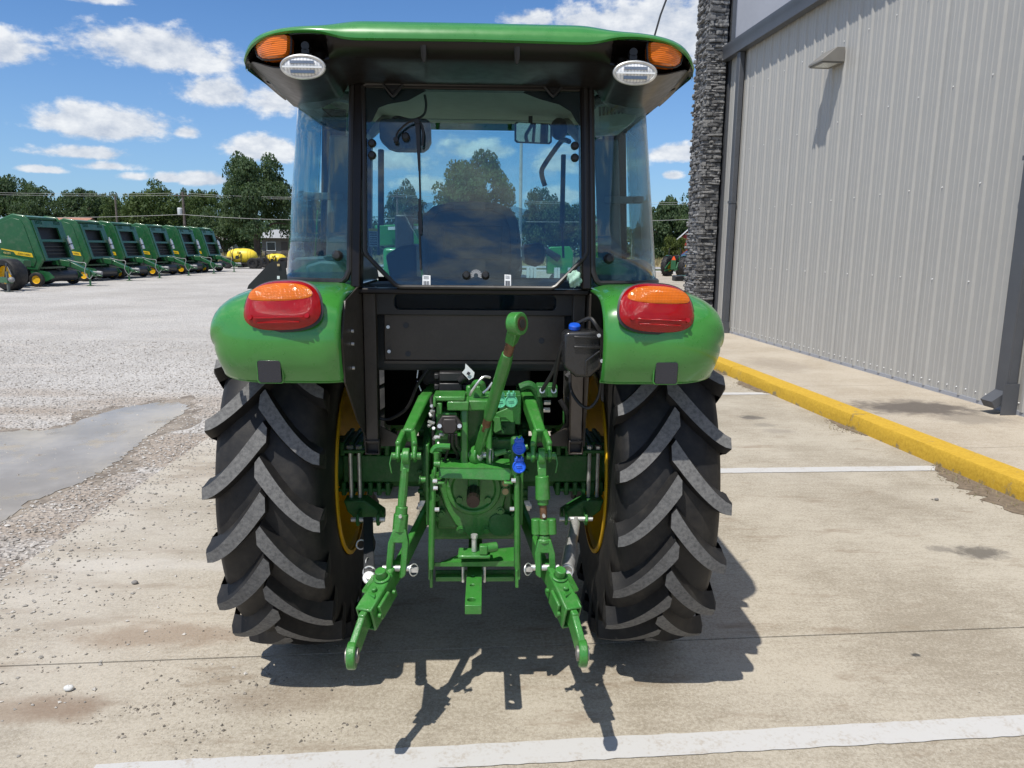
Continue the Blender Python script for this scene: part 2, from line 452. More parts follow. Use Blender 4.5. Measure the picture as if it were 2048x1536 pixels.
for (px, py, rx, ry, k, col) in [(1960, 1105, .20, .13, .75, (.07, .062, .055)), (1880, 1098, .10, .07, .5, (.11, .10, .09)), (1503, 835, .17, .13, .8, (.10, .09, .08)), (1530, 850, .17, .11, .4, (.16, .15, .13)),
                                (1555, 862, .2, .15, .35, (.18, .16, .14)), (1610, 950, .5, .3, .15, (.25, .22, .18)), (1832, 1310, .03, .02, .9, (.05, .05, .05)), (250, 1130, 1.2, .12, .35, (.55, .52, .47)),
                                (560, 1400, .35, .13, .35, (.18, .13, .09)), (330, 1270, .5, .15, .55, (.22, .15, .10)), (60, 1420, .35, .12, .5, (.22, .15, .10)), (140, 1410, .25, .1, .4, (.2, .14, .1))]:
    a = g2(px, py); st.append((a[0], a[1], rx, ry, k, col))
CONC = conc_mat('weathered_concrete', (.270, .232, .175), (.445, .40, .322), st, dirt=.55)
a = g2(1830, 815, .14); SW_ST = [(a[0], a[1], .85, .50, .85, (.085, .073, .066)), (a[0] + .3, a[1] - .5, .5, .35, .5, (.15, .13, .11))]
a = g2(1560, 730, .14); SW_ST.append((a[0], a[1], .5, .9, .3, (.22, .19, .16)))
SWALK = conc_mat('sidewalk_concrete', (.35, .295, .222), (.46, .405, .325), SW_ST)

def ground():
    # far grass, the lot of crushed rock, road and verge
    m, t, b = base_mat('grass_ground'); tc = t.new('ShaderNodeTexCoord').outputs['Object']
    f = t.noise(tc, .25, 8, .7)
    t.put(b.inputs['Base Color'], t.mix(t.ramp(f, .4, .6), (.055, .085, .022), (.12, .12, .045))); b.inputs['Roughness'].default_value = 1
    o = MB().add([(-900, -900, -.06), (900, -900, -.06), (900, 1500, -.06), (-900, 1500, -.06)], [(0, 1, 2, 3)]).build('ground', m); kind(o, 'structure')
    m, t, b = base_mat('crushed_rock'); tc = t.new('ShaderNodeTexCoord').outputs['Object']
    v = t.new('ShaderNodeTexVoronoi'); v.inputs['Scale'].default_value = 34; t.put(v.inputs['Vector'], tc)
    v2 = t.new('ShaderNodeTexVoronoi'); v2.inputs['Scale'].default_value = 9; t.put(v2.inputs['Vector'], tc)
    f = t.math('ADD', t.math('MULTIPLY', t.noise(tc, .35, 6, .65), .5), t.math('MULTIPLY', t.noise(tc, 26, 5, .75), .5))
    c = t.mix(t.ramp(f, .38, .62), (.37, .345, .315), (.52, .495, .46))
    sv = t.new('ShaderNodeSeparateColor'); t.put(sv.inputs[0], v.outputs['Color'])
    c = t.mix(t.math('MULTIPLY', t.ramp(sv.outputs[0], .55, .95), .34), c, (.68, .66, .63))
    c = t.mix(t.math('MULTIPLY', t.ramp(sv.outputs[1], .70, .98), .42), c, (.20, .185, .17))
    # tracked-out fines and mud in long streaks near the slab
    mp = t.new('ShaderNodeMapping'); mp.inputs['Rotation'].default_value = (0, 0, .5); mp.inputs['Scale'].default_value = (.22, 1.0, 1); t.put(mp.inputs[0], tc)
    sx = t.new('ShaderNodeSeparateXYZ'); t.put(sx.inputs[0], tc)
    near = t.ramp(sx.outputs[1], 11.5, 7.0)
    mud = t.ramp(t.math('ADD', t.noise(mp.outputs[0], .9, 6, .62), t.math('MULTIPLY', near, .20)), .56, .70)
    mud = t.math('MULTIPLY', mud, t.math('MULTIPLY_ADD', near, .75, .12))
    c = t.mix(t.math('MULTIPLY', mud, .8), c, (.30, .235, .175))
    tr = t.ramp(t.noise(mp.outputs[0], 2.6, 3, .5), .56, .64)
    c = t.mix(t.math('MULTIPLY', tr, .30), c, (.52, .47, .41))
    t.put(b.inputs['Base Color'], c); b.inputs['Roughness'].default_value = .95; b.inputs['Specular IOR Level'].default_value = .2
    bn = t.new('ShaderNodeBump'); bn.inputs['Strength'].default_value = .9; bn.inputs['Distance'].default_value = .03
    t.put(bn.inputs['Height'], t.math('ADD', t.math('MULTIPLY', v.outputs['Distance'], .8), t.math('MULTIPLY', t.noise(tc, 7, 5, .7), .8))); t.put(b.inputs['Normal'], bn.outputs[0])
    gl = MB().add([(-140, -60, -.03), (-2.3, -60, -.03), (-2.3, 64, -.03), (-140, 58, -.03)], [(0, 1, 2, 3)])
    kind(gl.build('gravel_lot', m), 'structure')
    kind(MB().add([(-2.3, -60, -.034), (60, -60, -.034), (60, 64, -.034), (-2.3, 64, -.034)], [(0, 1, 2, 3)]).build('base_course', m), 'structure')
    # slabs of the parking apron, with open joints between
    root = empty('parking_lot', (0, 0, 0)); kind(root, 'structure')
    def slab(x0, x1, ya, yb):
        k = .055
        MB().add([(x0, ya + k * x0, -.03), (x1, ya + k * x1, -.03), (x1, yb + k * x1, -.03), (x0, yb + k * x0, -.03),
                  (x0, ya + k * x0, 0), (x1, ya + k * x1, 0), (x1, yb + k * x1, 0), (x0, yb + k * x0, 0)],
                 [(3, 2, 1, 0), (4, 5, 6, 7), (0, 1, 5, 4), (1, 2, 6, 5), (2, 3, 7, 6), (3, 0, 4, 7)]).build('concrete_slab', CONC, root, smooth=0)
    ys = [-12, -3.2, 3.07, 9.6, 16, 24, 34, 46, 58]
    for i in range(len(ys) - 1):
        slab(-2.5, 4.8 if ys[i] < 16 else 14, ys[i] + .005, ys[i + 1] - .005)
    # road, verge
    road = pm('road_asphalt', (.34, .33, .32), .9, var=.1, vs=.4)
    kind(MB().add([(-300, 69, -.02), (300, 69, -.02), (300, 77, -.02), (-300, 77, -.02)], [(0, 1, 2, 3)]).build('road', road), 'structure')
    m2, t, b = base_mat('dry_verge'); tc = t.new('ShaderNodeTexCoord').outputs['Object']
    t.put(b.inputs['Base Color'], t.mix(t.ramp(t.noise(tc, .5, 8, .7), .4, .6), (.16, .14, .06), (.34, .28, .15))); b.inputs['Roughness'].default_value = 1
    kind(MB().add([(-300, 78, -.02), (300, 78, -.02), (300, 92, .25), (-300, 92, .25)], [(0, 1, 2, 3)]).build('verge', m2), 'structure')
ground()

def painted_line():
    m, t, b = base_mat('worn_white_paint'); tc = t.new('ShaderNodeTexCoord').outputs['Object']
    n = t.math('ADD', t.math('MULTIPLY', t.noise(tc, 9, 6, .7), .5), t.math('MULTIPLY', t.noise(tc, 70, 4, .7), .5))
    t.put(b.inputs['Base Color'], t.mix(t.ramp(n, .50, .66), (.50, .49, .47), (.40, .36, .31))); b.inputs['Roughness'].default_value = .8
    rnd = random.Random(4)
    for nm, x0, y0, x1, y1, w in (('near', -1.27, 2.275, 3.95, 2.59, .118), ('mid', .5, 5.70, 3.80, 5.82, .132), ('far', .5, 8.90, 3.58, 9.03, .14), ('far2', .5, 12.2, 3.3, 12.33, .14)):
        n = 120; a = []; bb = []
        for i in range(n + 1):
            f = i / n; x = x0 + (x1 - x0) * f; y = y0 + (y1 - y0) * f
            a.append((x, y - w / 2 + rnd.uniform(-.003, .003), .004)); bb.append((x, y + w / 2 + rnd.uniform(-.003, .003), .004))
        mb = MB(); mb.add(a + bb, [(i, i + 1, n + 2 + i, n + 1 + i) for i in range(n)])
        kind(mb.build('parking_line', m, smooth=0), 'structure')
painted_line()

def kerb_and_walk():
    m, t, b = base_mat('yellow_kerb_paint'); tc = t.new('ShaderNodeTexCoord').outputs['Object']
    sx = t.new('ShaderNodeSeparateXYZ'); t.put(sx.inputs[0], tc)
    n = t.noise(tc, 5, 7, .7); n2 = t.noise(tc, 40, 4, .7)
    c = t.mix(t.ramp(n2, .3, .7), (.46, .275, .016), (.57, .36, .03))
    low = t.ramp(sx.outputs[2], .07, .0)
    wear = t.ramp(t.math('ADD', n, t.math('MULTIPLY', low, .10)), .60, .68)
    c = t.mix(t.math('MULTIPLY', wear, .8), c, (.16, .14, .11))
    t.put(b.inputs['Base Color'], c); b.inputs['Roughness'].default_value = .75
    bn = t.new('ShaderNodeBump'); bn.inputs['Strength'].default_value = .6; bn.inputs['Distance'].default_value = .012
    t.put(bn.inputs['Height'], t.noise(tc, 14, 6, .7)); t.put(b.inputs['Normal'], bn.outputs[0])
    rnd = random.Random(2)
    root = empty('kerb', (0, 0, 0)); kind(root, 'structure')
    y = -8.0
    while y < 15.5:
        ln = 3.05; mb = MB(); n = 24; prof = [(0, -.02), (.008, .06), (.020, .118), (.030, .132), (.050, .138), (.235, .142), (.235, -.02)]
        rows = []
        for i in range(n + 1):
            yy = y + .004 + (ln - .008) * i / n; x0 = 4.26 + WALL_A * yy
            rows.append([(x0 + px + rnd.uniform(-.004, .004) * (0 < j < 5), yy, pz + rnd.uniform(-.003, .003) * (0 < j < 5)) for j, (px, pz) in enumerate(prof)])
        mb.add([p for r in rows for p in r], [(i * 7 + j, i * 7 + j + 1, i * 7 + j + 8, i * 7 + j + 7) for i in range(n) for j in range(6)] + [tuple(range(6, -1, -1)), tuple(n * 7 + j for j in range(7))])
        mb.build('kerb_stone', m, root, smooth=28); y += ln
    # sidewalk slabs
    root = empty('sidewalk', (0, 0, 0)); kind(root, 'structure')
    ys = [-8, -1.6, 5.95, 8.8, 11.9, 15.6]
    for i in range(len(ys) - 1):
        ya, yb = ys[i] + .004, ys[i + 1] - .004; mb = MB(); k = -WALL_A
        q = [(4.50 + WALL_A * ya, ya), (6.5 + WALL_A * ya, ya + k * 2), (6.5 + WALL_A * yb, yb + k * 2), (4.50 + WALL_A * yb, yb)]
        mb.add([(x, y2, 0) for x, y2 in q] + [(x, y2, .138) for x, y2 in q], [(3, 2, 1, 0), (4, 5, 6, 7), (0, 1, 5, 4), (1, 2, 6, 5), (2, 3, 7, 6), (3, 0, 4, 7)])
        mb.build('sidewalk_slab', SWALK, root, smooth=0)
kerb_and_walk()

# ------------------------------------------------------------------ the metal building (local frame: wall plane x=0 facing -x, y along the wall)
BROOT = empty('metal_building', (5.98, 0, .138), math.atan(.075))
tag(BROOT, 'grey ribbed metal building with dark gutter and downspouts beside the sidewalk', 'building')
BF = Matrix.Translation((5.98, 0, .138)) @ Matrix.Rotation(math.atan(.075), 4, 'Z')
def building():
    WALLM = pm('grey_wall_sheet', (.39, .382, .358), .5, var=.04, vs=.8)
    TRIM = pm('dark_grey_trim', (.085, .09, .10), .42, var=.08, vs=3)
    PANEL = pm('pale_grey_parapet', (.34, .35, .38), .7, var=.05, vs=2)
    # ribbed sheet .915 wide: one pitch is .305 with a main rib and two low ribs
    def prof():
        pts = []
        for k in range(3):
            o = k * .305
            pts += [(o, 0), (o + .028, 0), (o + .052, -.022), (o + .078, -.022), (o + .102, 0), (o + .150, 0), (o + .158, -.005), (o + .178, -.005), (o + .186, 0), (o + .232, 0), (o + .240, -.005), (o + .260, -.005), (o + .268, 0)]
        return pts + [(.915, 0)]
    pr = prof(); H = 5.55; mb = MB()
    mb.add([(x, y, z) for z in (.04, H) for y, x in pr] , [(i, i + 1, len(pr) + i + 1, len(pr) + i) for i in range(len(pr) - 1)])
    mb.add([(.03, y, z) for z in (.04, H) for y in (0, .915)], [(0, 1, 3, 2)])
    me = None; y = -6.6; k = 0
    while y < 15.2:
        if me is None: me = mb.build('wall_panel', WALLM, BROOT, smooth=0); o = me
        else: o = inst(me, 'wall_panel', BROOT)
        o.location = (-.0015 * (k % 2), y, 0); y += .915; k += 1
    yend = y
    MB().bb(.035, 9, -6.6, yend, 0, 5.6).build('wall_core', TRIM, BROOT, smooth=0)
    MB().bb(-.012, .03, -6.6, yend, 0, .045).build('base_trim', PANEL, BROOT, smooth=0)
    # screws on the low ribs
    rows = [.12, 1.3, 2.35, 3.45, 4.55]
    mb = MB(); rnd = random.Random(1)
    for r, z in enumerate(rows):
        yy = -6.6
        while yy < yend - .05:
            for o in ((.125, .28) if r == 0 else (.125,)):
                mb.cyl((-.001, yy + o, z + rnd.uniform(-.004, .004)), (-.010, yy + o, z), .009, .007, 6)
            yy += .305 if r == 0 else .61
    kind(mb.build('wall_screw', pm('screw_grey', (.75, .75, .74), .5), BROOT), 'stuff')
    # eave gutter
    g = MB(); a = [(-.17, 0, 5.24), (-.03, 0, 5.24), (-.03, 0, 5.50), (-.19, 0, 5.50), (-.19, 0, 5.44), (-.175, 0, 5.40)]
    g.prism([(x, -6.6, z) for x, _, z in a], (0, yend + 6.75, 0)); g.build('eave_gutter', TRIM, BROOT, bevel=.006)
    g = MB(); g.prism([(-.02, -6.6, 5.505), (9, -6.6, 6.6), (9, -6.6, 6.7), (-.02, -6.6, 5.56)], (0, yend + 6.5, 0)); g.build('roof', PANEL, BROOT, smooth=0)
    def downspout(y0, w, d, z0):
        m = MB(); m.bb(-.035 - d, -.034, y0 - w / 2, y0 + w / 2, z0, 5.24)
        o = m.build('downspout', TRIM, BROOT, bevel=.012)
        b2 = MB(); b2.bb(-.043 - d, -.033, y0 - w / 2 - .008, y0 + w / 2 + .008, 2.50, 2.545); b2.build('strap', TRIM, o)
        e = MB(); e.bar((-.035 - d / 2, y0, z0 + .02), (-.06 - d - .10, y0, z0 - .10), w * .94, d * .8); e.build('outlet', TRIM, o)
        b3 = MB(); b3.bb(-.09 - d, -.03, y0 - w / 2 - .02, y0 - w / 2 - .012, 0.002, z0 + .12); b3.build('bracket', TRIM, o)
    downspout(7.34, .17, .11, .20); downspout(14.72, .15, .10, .10)
    # street front rising above the eave at the far end
    m = MB(); m.bb(.05, 9, yend + .05, yend + .5, 0, 8.4); m.build('parapet', PANEL, BROOT, smooth=0)
    m = MB(); m.bb(-.03, .045, yend + .03, yend + .52, 0, 8.45); m.build('parapet_edge', TRIM, BROOT, smooth=0)
    return yend
YEND = building()

def wall_lamp():
    # local to the building: sits on the wall
    w = P(1646, 120, 11.4); yl = 11.32
    r = empty('wall_lamp', BF @ Vector((-.032, yl, 4.25)), math.atan(.075)); tag(r, 'grey wedge shaped wall lamp on the ribbed metal wall', 'lamp')
    LM = pm('bronze_lamp_housing', (.20, .19, .17), .5, var=.06, vs=8)
    m = MB(); hw = .20
    pr = [(0, 0, .20), (-.12, 0, .20), (-.33, 0, .03), (-.33, 0, 0), (0, 0, 0)]
    m.prism([(x, -hw, z) for x, _, z in pr], (0, 2 * hw, 0)); m.build('housing', LM, r, bevel=.006)
    f = MB(); fr = Matrix.Identity(4)
    f.plate([(-.315, -hw + .012), (-.015, -hw + .012), (-.015, hw - .012), (-.315, hw - .012)], [[(-.285, -hw + .04), (-.05, -hw + .04), (-.05, hw - .04), (-.285, hw - .04)]], -.014, .012)
    f.build('lens_frame', LM, r, smooth=0)
    l = MB(); l.bb(-.284, -.051, -hw + .041, hw - .041, -.008, -.003); l.build('lens', pm('frosted_lens', (.60, .62, .60), .25), r, smooth=0)
wall_lamp()

def stone_column():
    x0, x1 = 4.36, 4.735; y0, y1 = 15.35, 16.25; H = 8.6
    root = empty('stone_column', (x0, y0, .02)); tag(root, 'tall dark ledgestone column at the far corner of the metal building', 'column')
    tr = pm('column_mortar', (.045, .045, .047), .95)
    MB().bb(.03, x1 - x0, .03, y1 - y0, 0, H - .02).build('core', tr, root, smooth=0)
    m, t, b = base_mat('ledgestone'); tc = t.new('ShaderNodeTexCoord').outputs['Object']
    oi = t.new('ShaderNodeObjectInfo').outputs['Random']; rp = t.new('ShaderNodeNewGeometry').outputs['Random Per Island']
    f = t.math('ADD', t.math('MULTIPLY', t.math('FRACT', t.math('ADD', oi, rp)), .7), t.math('MULTIPLY', t.noise(tc, 30, 5, .7), .5))
    t.put(b.inputs['Base Color'], t.mix(t.ramp(f, .2, .95), (.075, .075, .078), (.30, .295, .285))); b.inputs['Roughness'].default_value = .85
    bn = t.new('ShaderNodeBump'); bn.inputs['Strength'].default_value = .9; bn.inputs['Distance'].default_value = .02; t.put(bn.inputs['Height'], t.noise(tc, 38, 5, .7)); t.put(b.inputs['Normal'], bn.outputs[0])
    rnd = random.Random(5); shapes = []
    for k in range(14):
        mb = MB(); n = 5                                     # a rough split stone: unit length x, height 1, face towards -y
        rows = []
        for i in range(n + 1):
            u = i / n; pr = .65 + .35 * rnd.random(); zt = .5 - .16 * rnd.random(); zb = -.5 + .16 * rnd.random()
            if i in (0, n): pr *= .7
            rows.append([(u - .5, 1, zb), (u - .5, -pr * .8, zb), (u - .5, -pr, zb * .3 + rnd.uniform(-.1, .1)), (u - .5, -pr * .85, zt), (u - .5, 1, zt)])
        mb.add([p for r in rows for p in r], [(i * 5 + j, i * 5 + j + 1, i * 5 + j + 6, i * 5 + j + 5) for i in range(n) for j in range(4)] + [(4, 3, 2, 1, 0), tuple(n * 5 + j for j in range(5))])
        shapes.append(mb.mesh('stone', m, 30))
    mm = [0]
    stuff = MB(); cnt = 0
    def put(face, u, z, L, h):
        nonlocal cnt
        dpt = rnd.uniform(.008, .09); me = rnd.choice(shapes); big = z < 6.6
        big = big and cnt < 296
        if face == 'near': loc = (u + L / 2, .03, z + h / 2); rz = 0
        else: loc = (.03, u + L / 2, z + h / 2); rz = -pi / 2
        M4 = Matrix.Translation(loc) @ Matrix.Rotation(rz + rnd.uniform(-.12, .12), 4, 'Z') @ Matrix.Rotation(rnd.uniform(-.07, .07), 4, 'Y')
        S = (L * .98, dpt, h * 1.05)
        if big:
            o = bpy.data.objects.new('stone', me); COL.objects.link(o); o.parent = root
            o.matrix_local = M4 @ Matrix.Diagonal((*S, 1)); cnt += 1
        else:
            stuff.add([M4 @ Vector((v.co.x * S[0], v.co.y * S[1], v.co.z * S[2])) for v in me.vertices], [tuple(p.vertices) for p in me.polygons])
    z = .0
    todo = []
    while z < H:
        h = rnd.uniform(.030, .078)
        for face, W in (('near', x1 - x0), ('left', y1 - y0)):
            u = -.03 if (int(z * 100) % 2) else 0
            while u < W - .02:
                L = min(rnd.uniform(.10, .36), W - u + .01)
                if W - u - L < .06: L = W - u
                todo.append((face, u, z, L, h)); u += L
        z += h
    todo.sort(key=lambda a: -(a[3] * (1 if a[0] == 'near' else .42) * a[4] * (1 if .9 < a[2] < 7.2 else .01)))
    for a in todo: put(*a)
    kind(stuff.build('small_stone', m, root, smooth=30), 'stuff')
    MB().bb(-.05, x1 - x0 + .05, -.05, y1 - y0 + .05, H, H + .12).build('cap_stone', tr, root, bevel=.01)
stone_column()
# ------------------------------------------------------------------ the cab tractor, seen from behind (world coordinates; ORG shifts them to the thing's base)
D = 3.32; RT = .79
def tractor():
    T = empty('cab_tractor', (0, D, 0)); ORG[0] = Vector((0, D, 0))
    tag(T, 'large green cab tractor parked across the white lines, seen from behind', 'tractor')
    cx = .012                                                   # the hitch sits a hair right of centre
    # ---------------- wheels
    def lug_mesh(side):
        mb = MB(); n = 9; rows = []
        for i in range(n + 1):
            s = i / n; x = side * (-.002 + .206 * s); th = -.268 * (1 - (1 - s) ** 1.45)
            ds = .268 * 1.45 * (1 - s) ** .45 / .210; sl = atan2(ds * RT, 1.0)      # slope of the bar
            w = .0265 - .006 * s; hw = w / max(.45, cos(sl)) / RT; hw = min(hw, .070)
            rt = RT - .004 - .016 * s ** 3; rb = .735 - .035 * s ** 2.5
            fl = .016 / RT
            rows.append([(x, th - hw - fl, rb), (x, th - hw, rt), (x, th + hw, rt), (x, th + hw + fl * 1.6, rb)])
        # rounded nose: pull the first row in; shoulder end drops down the sidewall
        f = rows[0]; mid = (f[1][1] + f[2][1]) / 2
        nose = [(x - side * .016, mid + (t - mid) * .55, r - (.003 if 0 < k < 3 else 0)) for k, (x, t, r) in enumerate(f)]
        l = rows[-1]; e1 = [(x + side * .012, t, r - .045) for x, t, r in l]
        tm = (l[1][1] + l[2][1]) / 2
        e1 = [(side * (.213 if k in (1, 2) else .203), t, (RT - .050 if k in (1, 2) else .66)) for k, (x, t, r) in enumerate(l)]
        e2 = [(side * (.204 if k in (1, 2) else .192), tm + (t - tm) * .8 - .02, (.650 if k in (1, 2) else .60)) for k, (x, t, r) in enumerate(l)]
        rows = [nose] + rows + [e1, e2]; N = len(rows)
        pts = [(x, -r * cos(t), r * sin(t)) for row in rows for x, t, r in row]
        for i in range(N - 1):
            for j in range(3):
                pass
        fs = []; mi = []
        for i in range(N - 1):
            for j in range(3):
                fs.append((i * 4 + j, i * 4 + j + 1, i * 4 + j + 5, i * 4 + j + 4)); mi.append(1 if j == 1 and i < N - 3 else 0)
        fs += [(0, 1, 2, 3), tuple((N - 1) * 4 + j for j in (3, 2, 1, 0))]; mi += [0, 0]
        mb.v = pts; mb.f = fs; mb.m = mi
        o = ORG[0]; ORG[0] = Vector((0, 0, 0)); me = mb.mesh('lug', [TYRE, LUGTOP], 28); ORG[0] = o
        return me
    LUG = {1: lug_mesh(1), -1: lug_mesh(-1)}
    keep = ORG[0]; ORG[0] = Vector((0, 0, 0))
    tp = [(-.225, .398), (-.236, .42), (-.238, .47), (-.247, .54), (-.246, .61), (-.242, .66), (-.230, .695), (-.200, .722), (-.13, .738), (-.06, .739), (0, .741), (.06, .739), (.13, .738), (.200, .722), (.230, .695), (.242, .66), (.246, .61), (.247, .54), (.238, .47), (.236, .42), (.225, .398)]
    tyre_me = MB().lathe([(r, x * .80) for x, r in tp], (0, 0, 0), (1, 0, 0), 96).mesh('tyre', TYRE, 50)
    def rim_mesh():
        mb = MB()                                     # +x is the outside of the wheel
        mb.lathe([(.395, -.198), (.412, -.196), (.412, -.190), (.394, -.186), (.39, -.16), (.365, -.12), (.352, -.05), (.352, .05), (.365, .12), (.39, .17), (.425, .215), (.425, .225), (.40, .222)], (0, 0, 0), (1, 0, 0), 64)
        mb.lathe([(.352, -.01), (.30, .0), (.24, .05), (.15, .07), (.06, .07), (.0, .07)], (0, 0, 0), (1, 0, 0), 48)
        mb.lathe([(.388, -.17), (.36, -.115), (.345, -.04), (.33, -.015)], (0, 0, 0), (1, 0, 0), 64)
        for k in range(8):
            a = 2 * pi * k / 8; mb.cyl((.04, .11 * cos(a), .11 * sin(a)), (.10, .11 * cos(a), .11 * sin(a)), .014, n=6)
            mb.box((-.03, .335 * cos(a), .335 * sin(a)), (.10, .05, .05), Matrix.Rotation(a, 3, 'X'))
        return mb.mesh('rear_wheel', YELLOW, 40)
    rim_me = rim_mesh()
    hub_me = MB().lathe([(.0, .16), (.06, .16), (.075, .12), (.075, .02)], (0, 0, 0), (1, 0, 0), 20).mesh('hub', YELLOW, 40)
    for sd, ph in ((-1, .0), (1, .06)):
        w = bpy.data.objects.new('rear_wheel', rim_me); COL.objects.link(w); w.parent = T
        w.location = (sd * .738, 0, RT - .004)
        if sd < 0: w.rotation_euler = (0, 0, pi)
        inst(tyre_me, 'tyre', w) if hasattr(tyre_me, 'data') else None
        ty = bpy.data.objects.new('tyre', tyre_me); COL.objects.link(ty); ty.parent = w
        hb = bpy.data.objects.new('hub', hub_me); COL.objects.link(hb); hb.parent = w
        flip = sd < 0
        for hs in (1, -1):                            # two rows of bars, staggered half a pitch
            for k in range(20):
                lo = bpy.data.objects.new('lug', LUG[hs]); COL.objects.link(lo); lo.parent = w
                a = 2 * pi * (k + (.5 if hs > 0 else 0) + ph * 8 + (.72 if flip else 0)) / 20
                if flip: lo.rotation_euler = (Matrix.Rotation(pi, 4, 'Z') @ Matrix.Rotation(a, 4, 'X')).to_euler()
                else: lo.rotation_euler = (a, 0, 0)
    # front wheels, smaller
    ft = MB().lathe([(.25, -.10), (.30, -.13), (.40, -.135), (.47, -.11), (.49, -.05), (.492, 0), (.49, .05), (.47, .11), (.40, .135), (.30, .13), (.25, .10)], (0, 0, 0), (1, 0, 0), 48)
    for k in range(17):
        for hs in (-1, 1):
            a = 2 * pi * (k + .25 * hs) / 17; c0 = Vector((hs * .01, .49 * cos(a), .49 * sin(a))); c1 = Vector((hs * .12, .47 * cos(a + .17), .47 * sin(a + .17)))
            ft.bar(c0, c1, .045, .05, up=(0, cos(a), sin(a)))
    ft_me = ft.mesh('tyre', TYRE, 40)
    fr_me = MB().lathe([(.28, -.09), (.25, -.05), (.24, .03), (.1, .05), (0, .05)], (0, 0, 0), (1, 0, 0), 32).mesh('front_wheel', YELLOW, 40)
    for sd in (-1, 1):
        w = bpy.data.objects.new('front_wheel', fr_me); COL.objects.link(w); w.parent = T; w.location = (sd * .74, 2.12, .505)
        if sd < 0: w.rotation_euler = (0, 0, pi)
        ty = bpy.data.objects.new('tyre', ft_me); COL.objects.link(ty); ty.parent = w
    ORG[0] = keep
    # ---------------- fenders
    def fender(sd):
        mb = MB()
        prof = [Vector(p) for p in ((2.486, 1.305), (2.455, 1.36), (2.441, 1.43), (2.452, 1.495), (2.492, 1.560), (2.60, 1.603), (2.85, 1.616), (3.10, 1.618), (3.35, 1.615), (3.65, 1.59), (3.95, 1.52))]
        pf = spline([p.to_3d() for p in prof], 5); n = len(pf)
        ce = Vector((D, .62, 0))
        def fn(u, v):
            i = min(int(round(u * (n - 1))), n - 1); p = pf[i]; q = pf[max(i - 1, 0)]; r = pf[min(i + 1, n - 1)]
            aa = min(1, max(0, (p.y - 1.42) / .20)) * pi / 2; nr = Vector((cos(aa), -sin(aa), 0))       # towards the wheel
            x = .447 + (.880 - .447) * sin(min(v / .92, 1) * pi / 2) ** .9 if False else None
            t = v; knee = .40
            xi = .424 if sd < 0 else .444; xx = xi + (.868 - xi) * (t if t < knee else knee + (1 - knee) * sin((t - knee) / (1 - knee) * pi / 2) * .98 + .02 * (t - knee))
            DM = .150 * cos(aa) ** 2 + .105 * sin(aa) ** 2; dd = (.022 * (1 - t / .16) ** 2 if t < .16 else 0) if t < knee else DM * (1 - cos((t - knee) / (1 - knee) * pi / 2)) ** 1.25
            w = min(1, max(0, (p.y - 1.30) / .10)); lift = (1 - w) * .034 * max(0, (t - .55) / .45) ** 2
            inn = .0
            return Vector((sd * (xx - .014 * (1 - w) * t), p.x + nr.x * dd, p.y + nr.y * dd + lift))
        mb.grid(fn, n - 1, 26, flip=sd > 0)
        o = mb.build('fender', GREEN, T, smooth=60)
        so_ = o.modifiers.new('thick', 'SOLIDIFY'); so_.thickness = .008; so_.offset = 0
        lp = MB().tube([fn(0, j / 26) + Vector((0, .004, -.001)) for j in range(27)], .006, 6); lp.build('lip', GREEN, o)
        # raised seat under the lamp
        cxl, czl = sd * (.606 if sd < 0 else .615), 1.556
        nrm = Vector((sd * .14, -.93, .34)).normalized(); rx = Vector((0, 0, 1)).cross(nrm); rx = Vector((1, 0, 0)) - nrm * nrm.x; rx.normalize(); rz = nrm.cross(rx) * (1 if nrm.cross(rx).z > 0 else -1)
        base = Vector((cxl, 2.475, czl))
        def dome(a, b, dep, nexp, off, lo=-1., hi=1., m=40, k=9, skew=.10):
            g = MB()
            def f2(u, v):
                th = 2 * pi * u; r = v
                c, s = cos(th), sin(th)
                ex = abs(c) ** (2 / nexp) * (1 if c >= 0 else -1); ez = abs(s) ** (2 / nexp) * (1 if s >= 0 else -1)
                X = a * r * ex * (1 - skew * ez * r); Z = b * r * ez
                h = dep * max(0, 1 - r ** 3.2) ** .6
                return base + rx * (X * 1) + rz * (Z + off[1]) + rx * off[0] + nrm * (h + off[2])
            g.grid(f2, m, k, flip=True); return g
        tl = dome(.128, .083, .036, 2.7, (0, 0, .012)).build('tail_light', REDL, T, smooth=60)
        bz = dome(.134, .089, .012, 2.7, (0, 0, .004)).build('bezel', PLASTIC, tl, smooth=60)
        def on_lens(X, Z, off=.0):
            r = (abs(X / .128) ** 2.7 + abs(Z / .083) ** 2.7) ** (1 / 2.7)
            return base + rx * X + rz * Z + nrm * (.012 + .036 * max(0, 1 - min(r, 1) ** 3.2) ** .6 + off)
        MB().grid(lambda u, v: on_lens(.107 * v * abs(cos(2 * pi * u)) ** .85 * (1 if cos(2 * pi * u) > 0 else -1), .026 + (.041 if sin(2 * pi * u) > 0 else .022) * v * abs(sin(2 * pi * u)) ** .9 * (1 if sin(2 * pi * u) > 0 else -1), .003 * (1 - v ** 6) + .0006), 48, 8, flip=True).build('amber_lens', AMBL, tl, smooth=60)
        rib = MB(); rib.tube([base + rx * x + rz * (-.050 - .0 * x) + nrm * .044 for x in (-.08, -.04, 0, .04, .085)], .0028, 6); 
        rib.tube([base + rx * x + rz * (-.064) + nrm * .036 for x in (-.07, 0, .07)], .0028, 6)
        for xs in (-.095, .095): rib.cyl(base + rx * xs + rz * -.045 + nrm * .028, base + rx * xs + rz * -.045 + nrm * .041, .008, n=10)
        rib.build('lens_rib', REDL, tl)
        # square reflector in its pocket
        rc = Vector((sd * .655, 2.458, 1.345)); fr = Matrix.Translation(rc) @ Matrix.Rotation(radians(6), 4, 'X') @ Matrix.Rotation(pi / 2, 4, 'X')
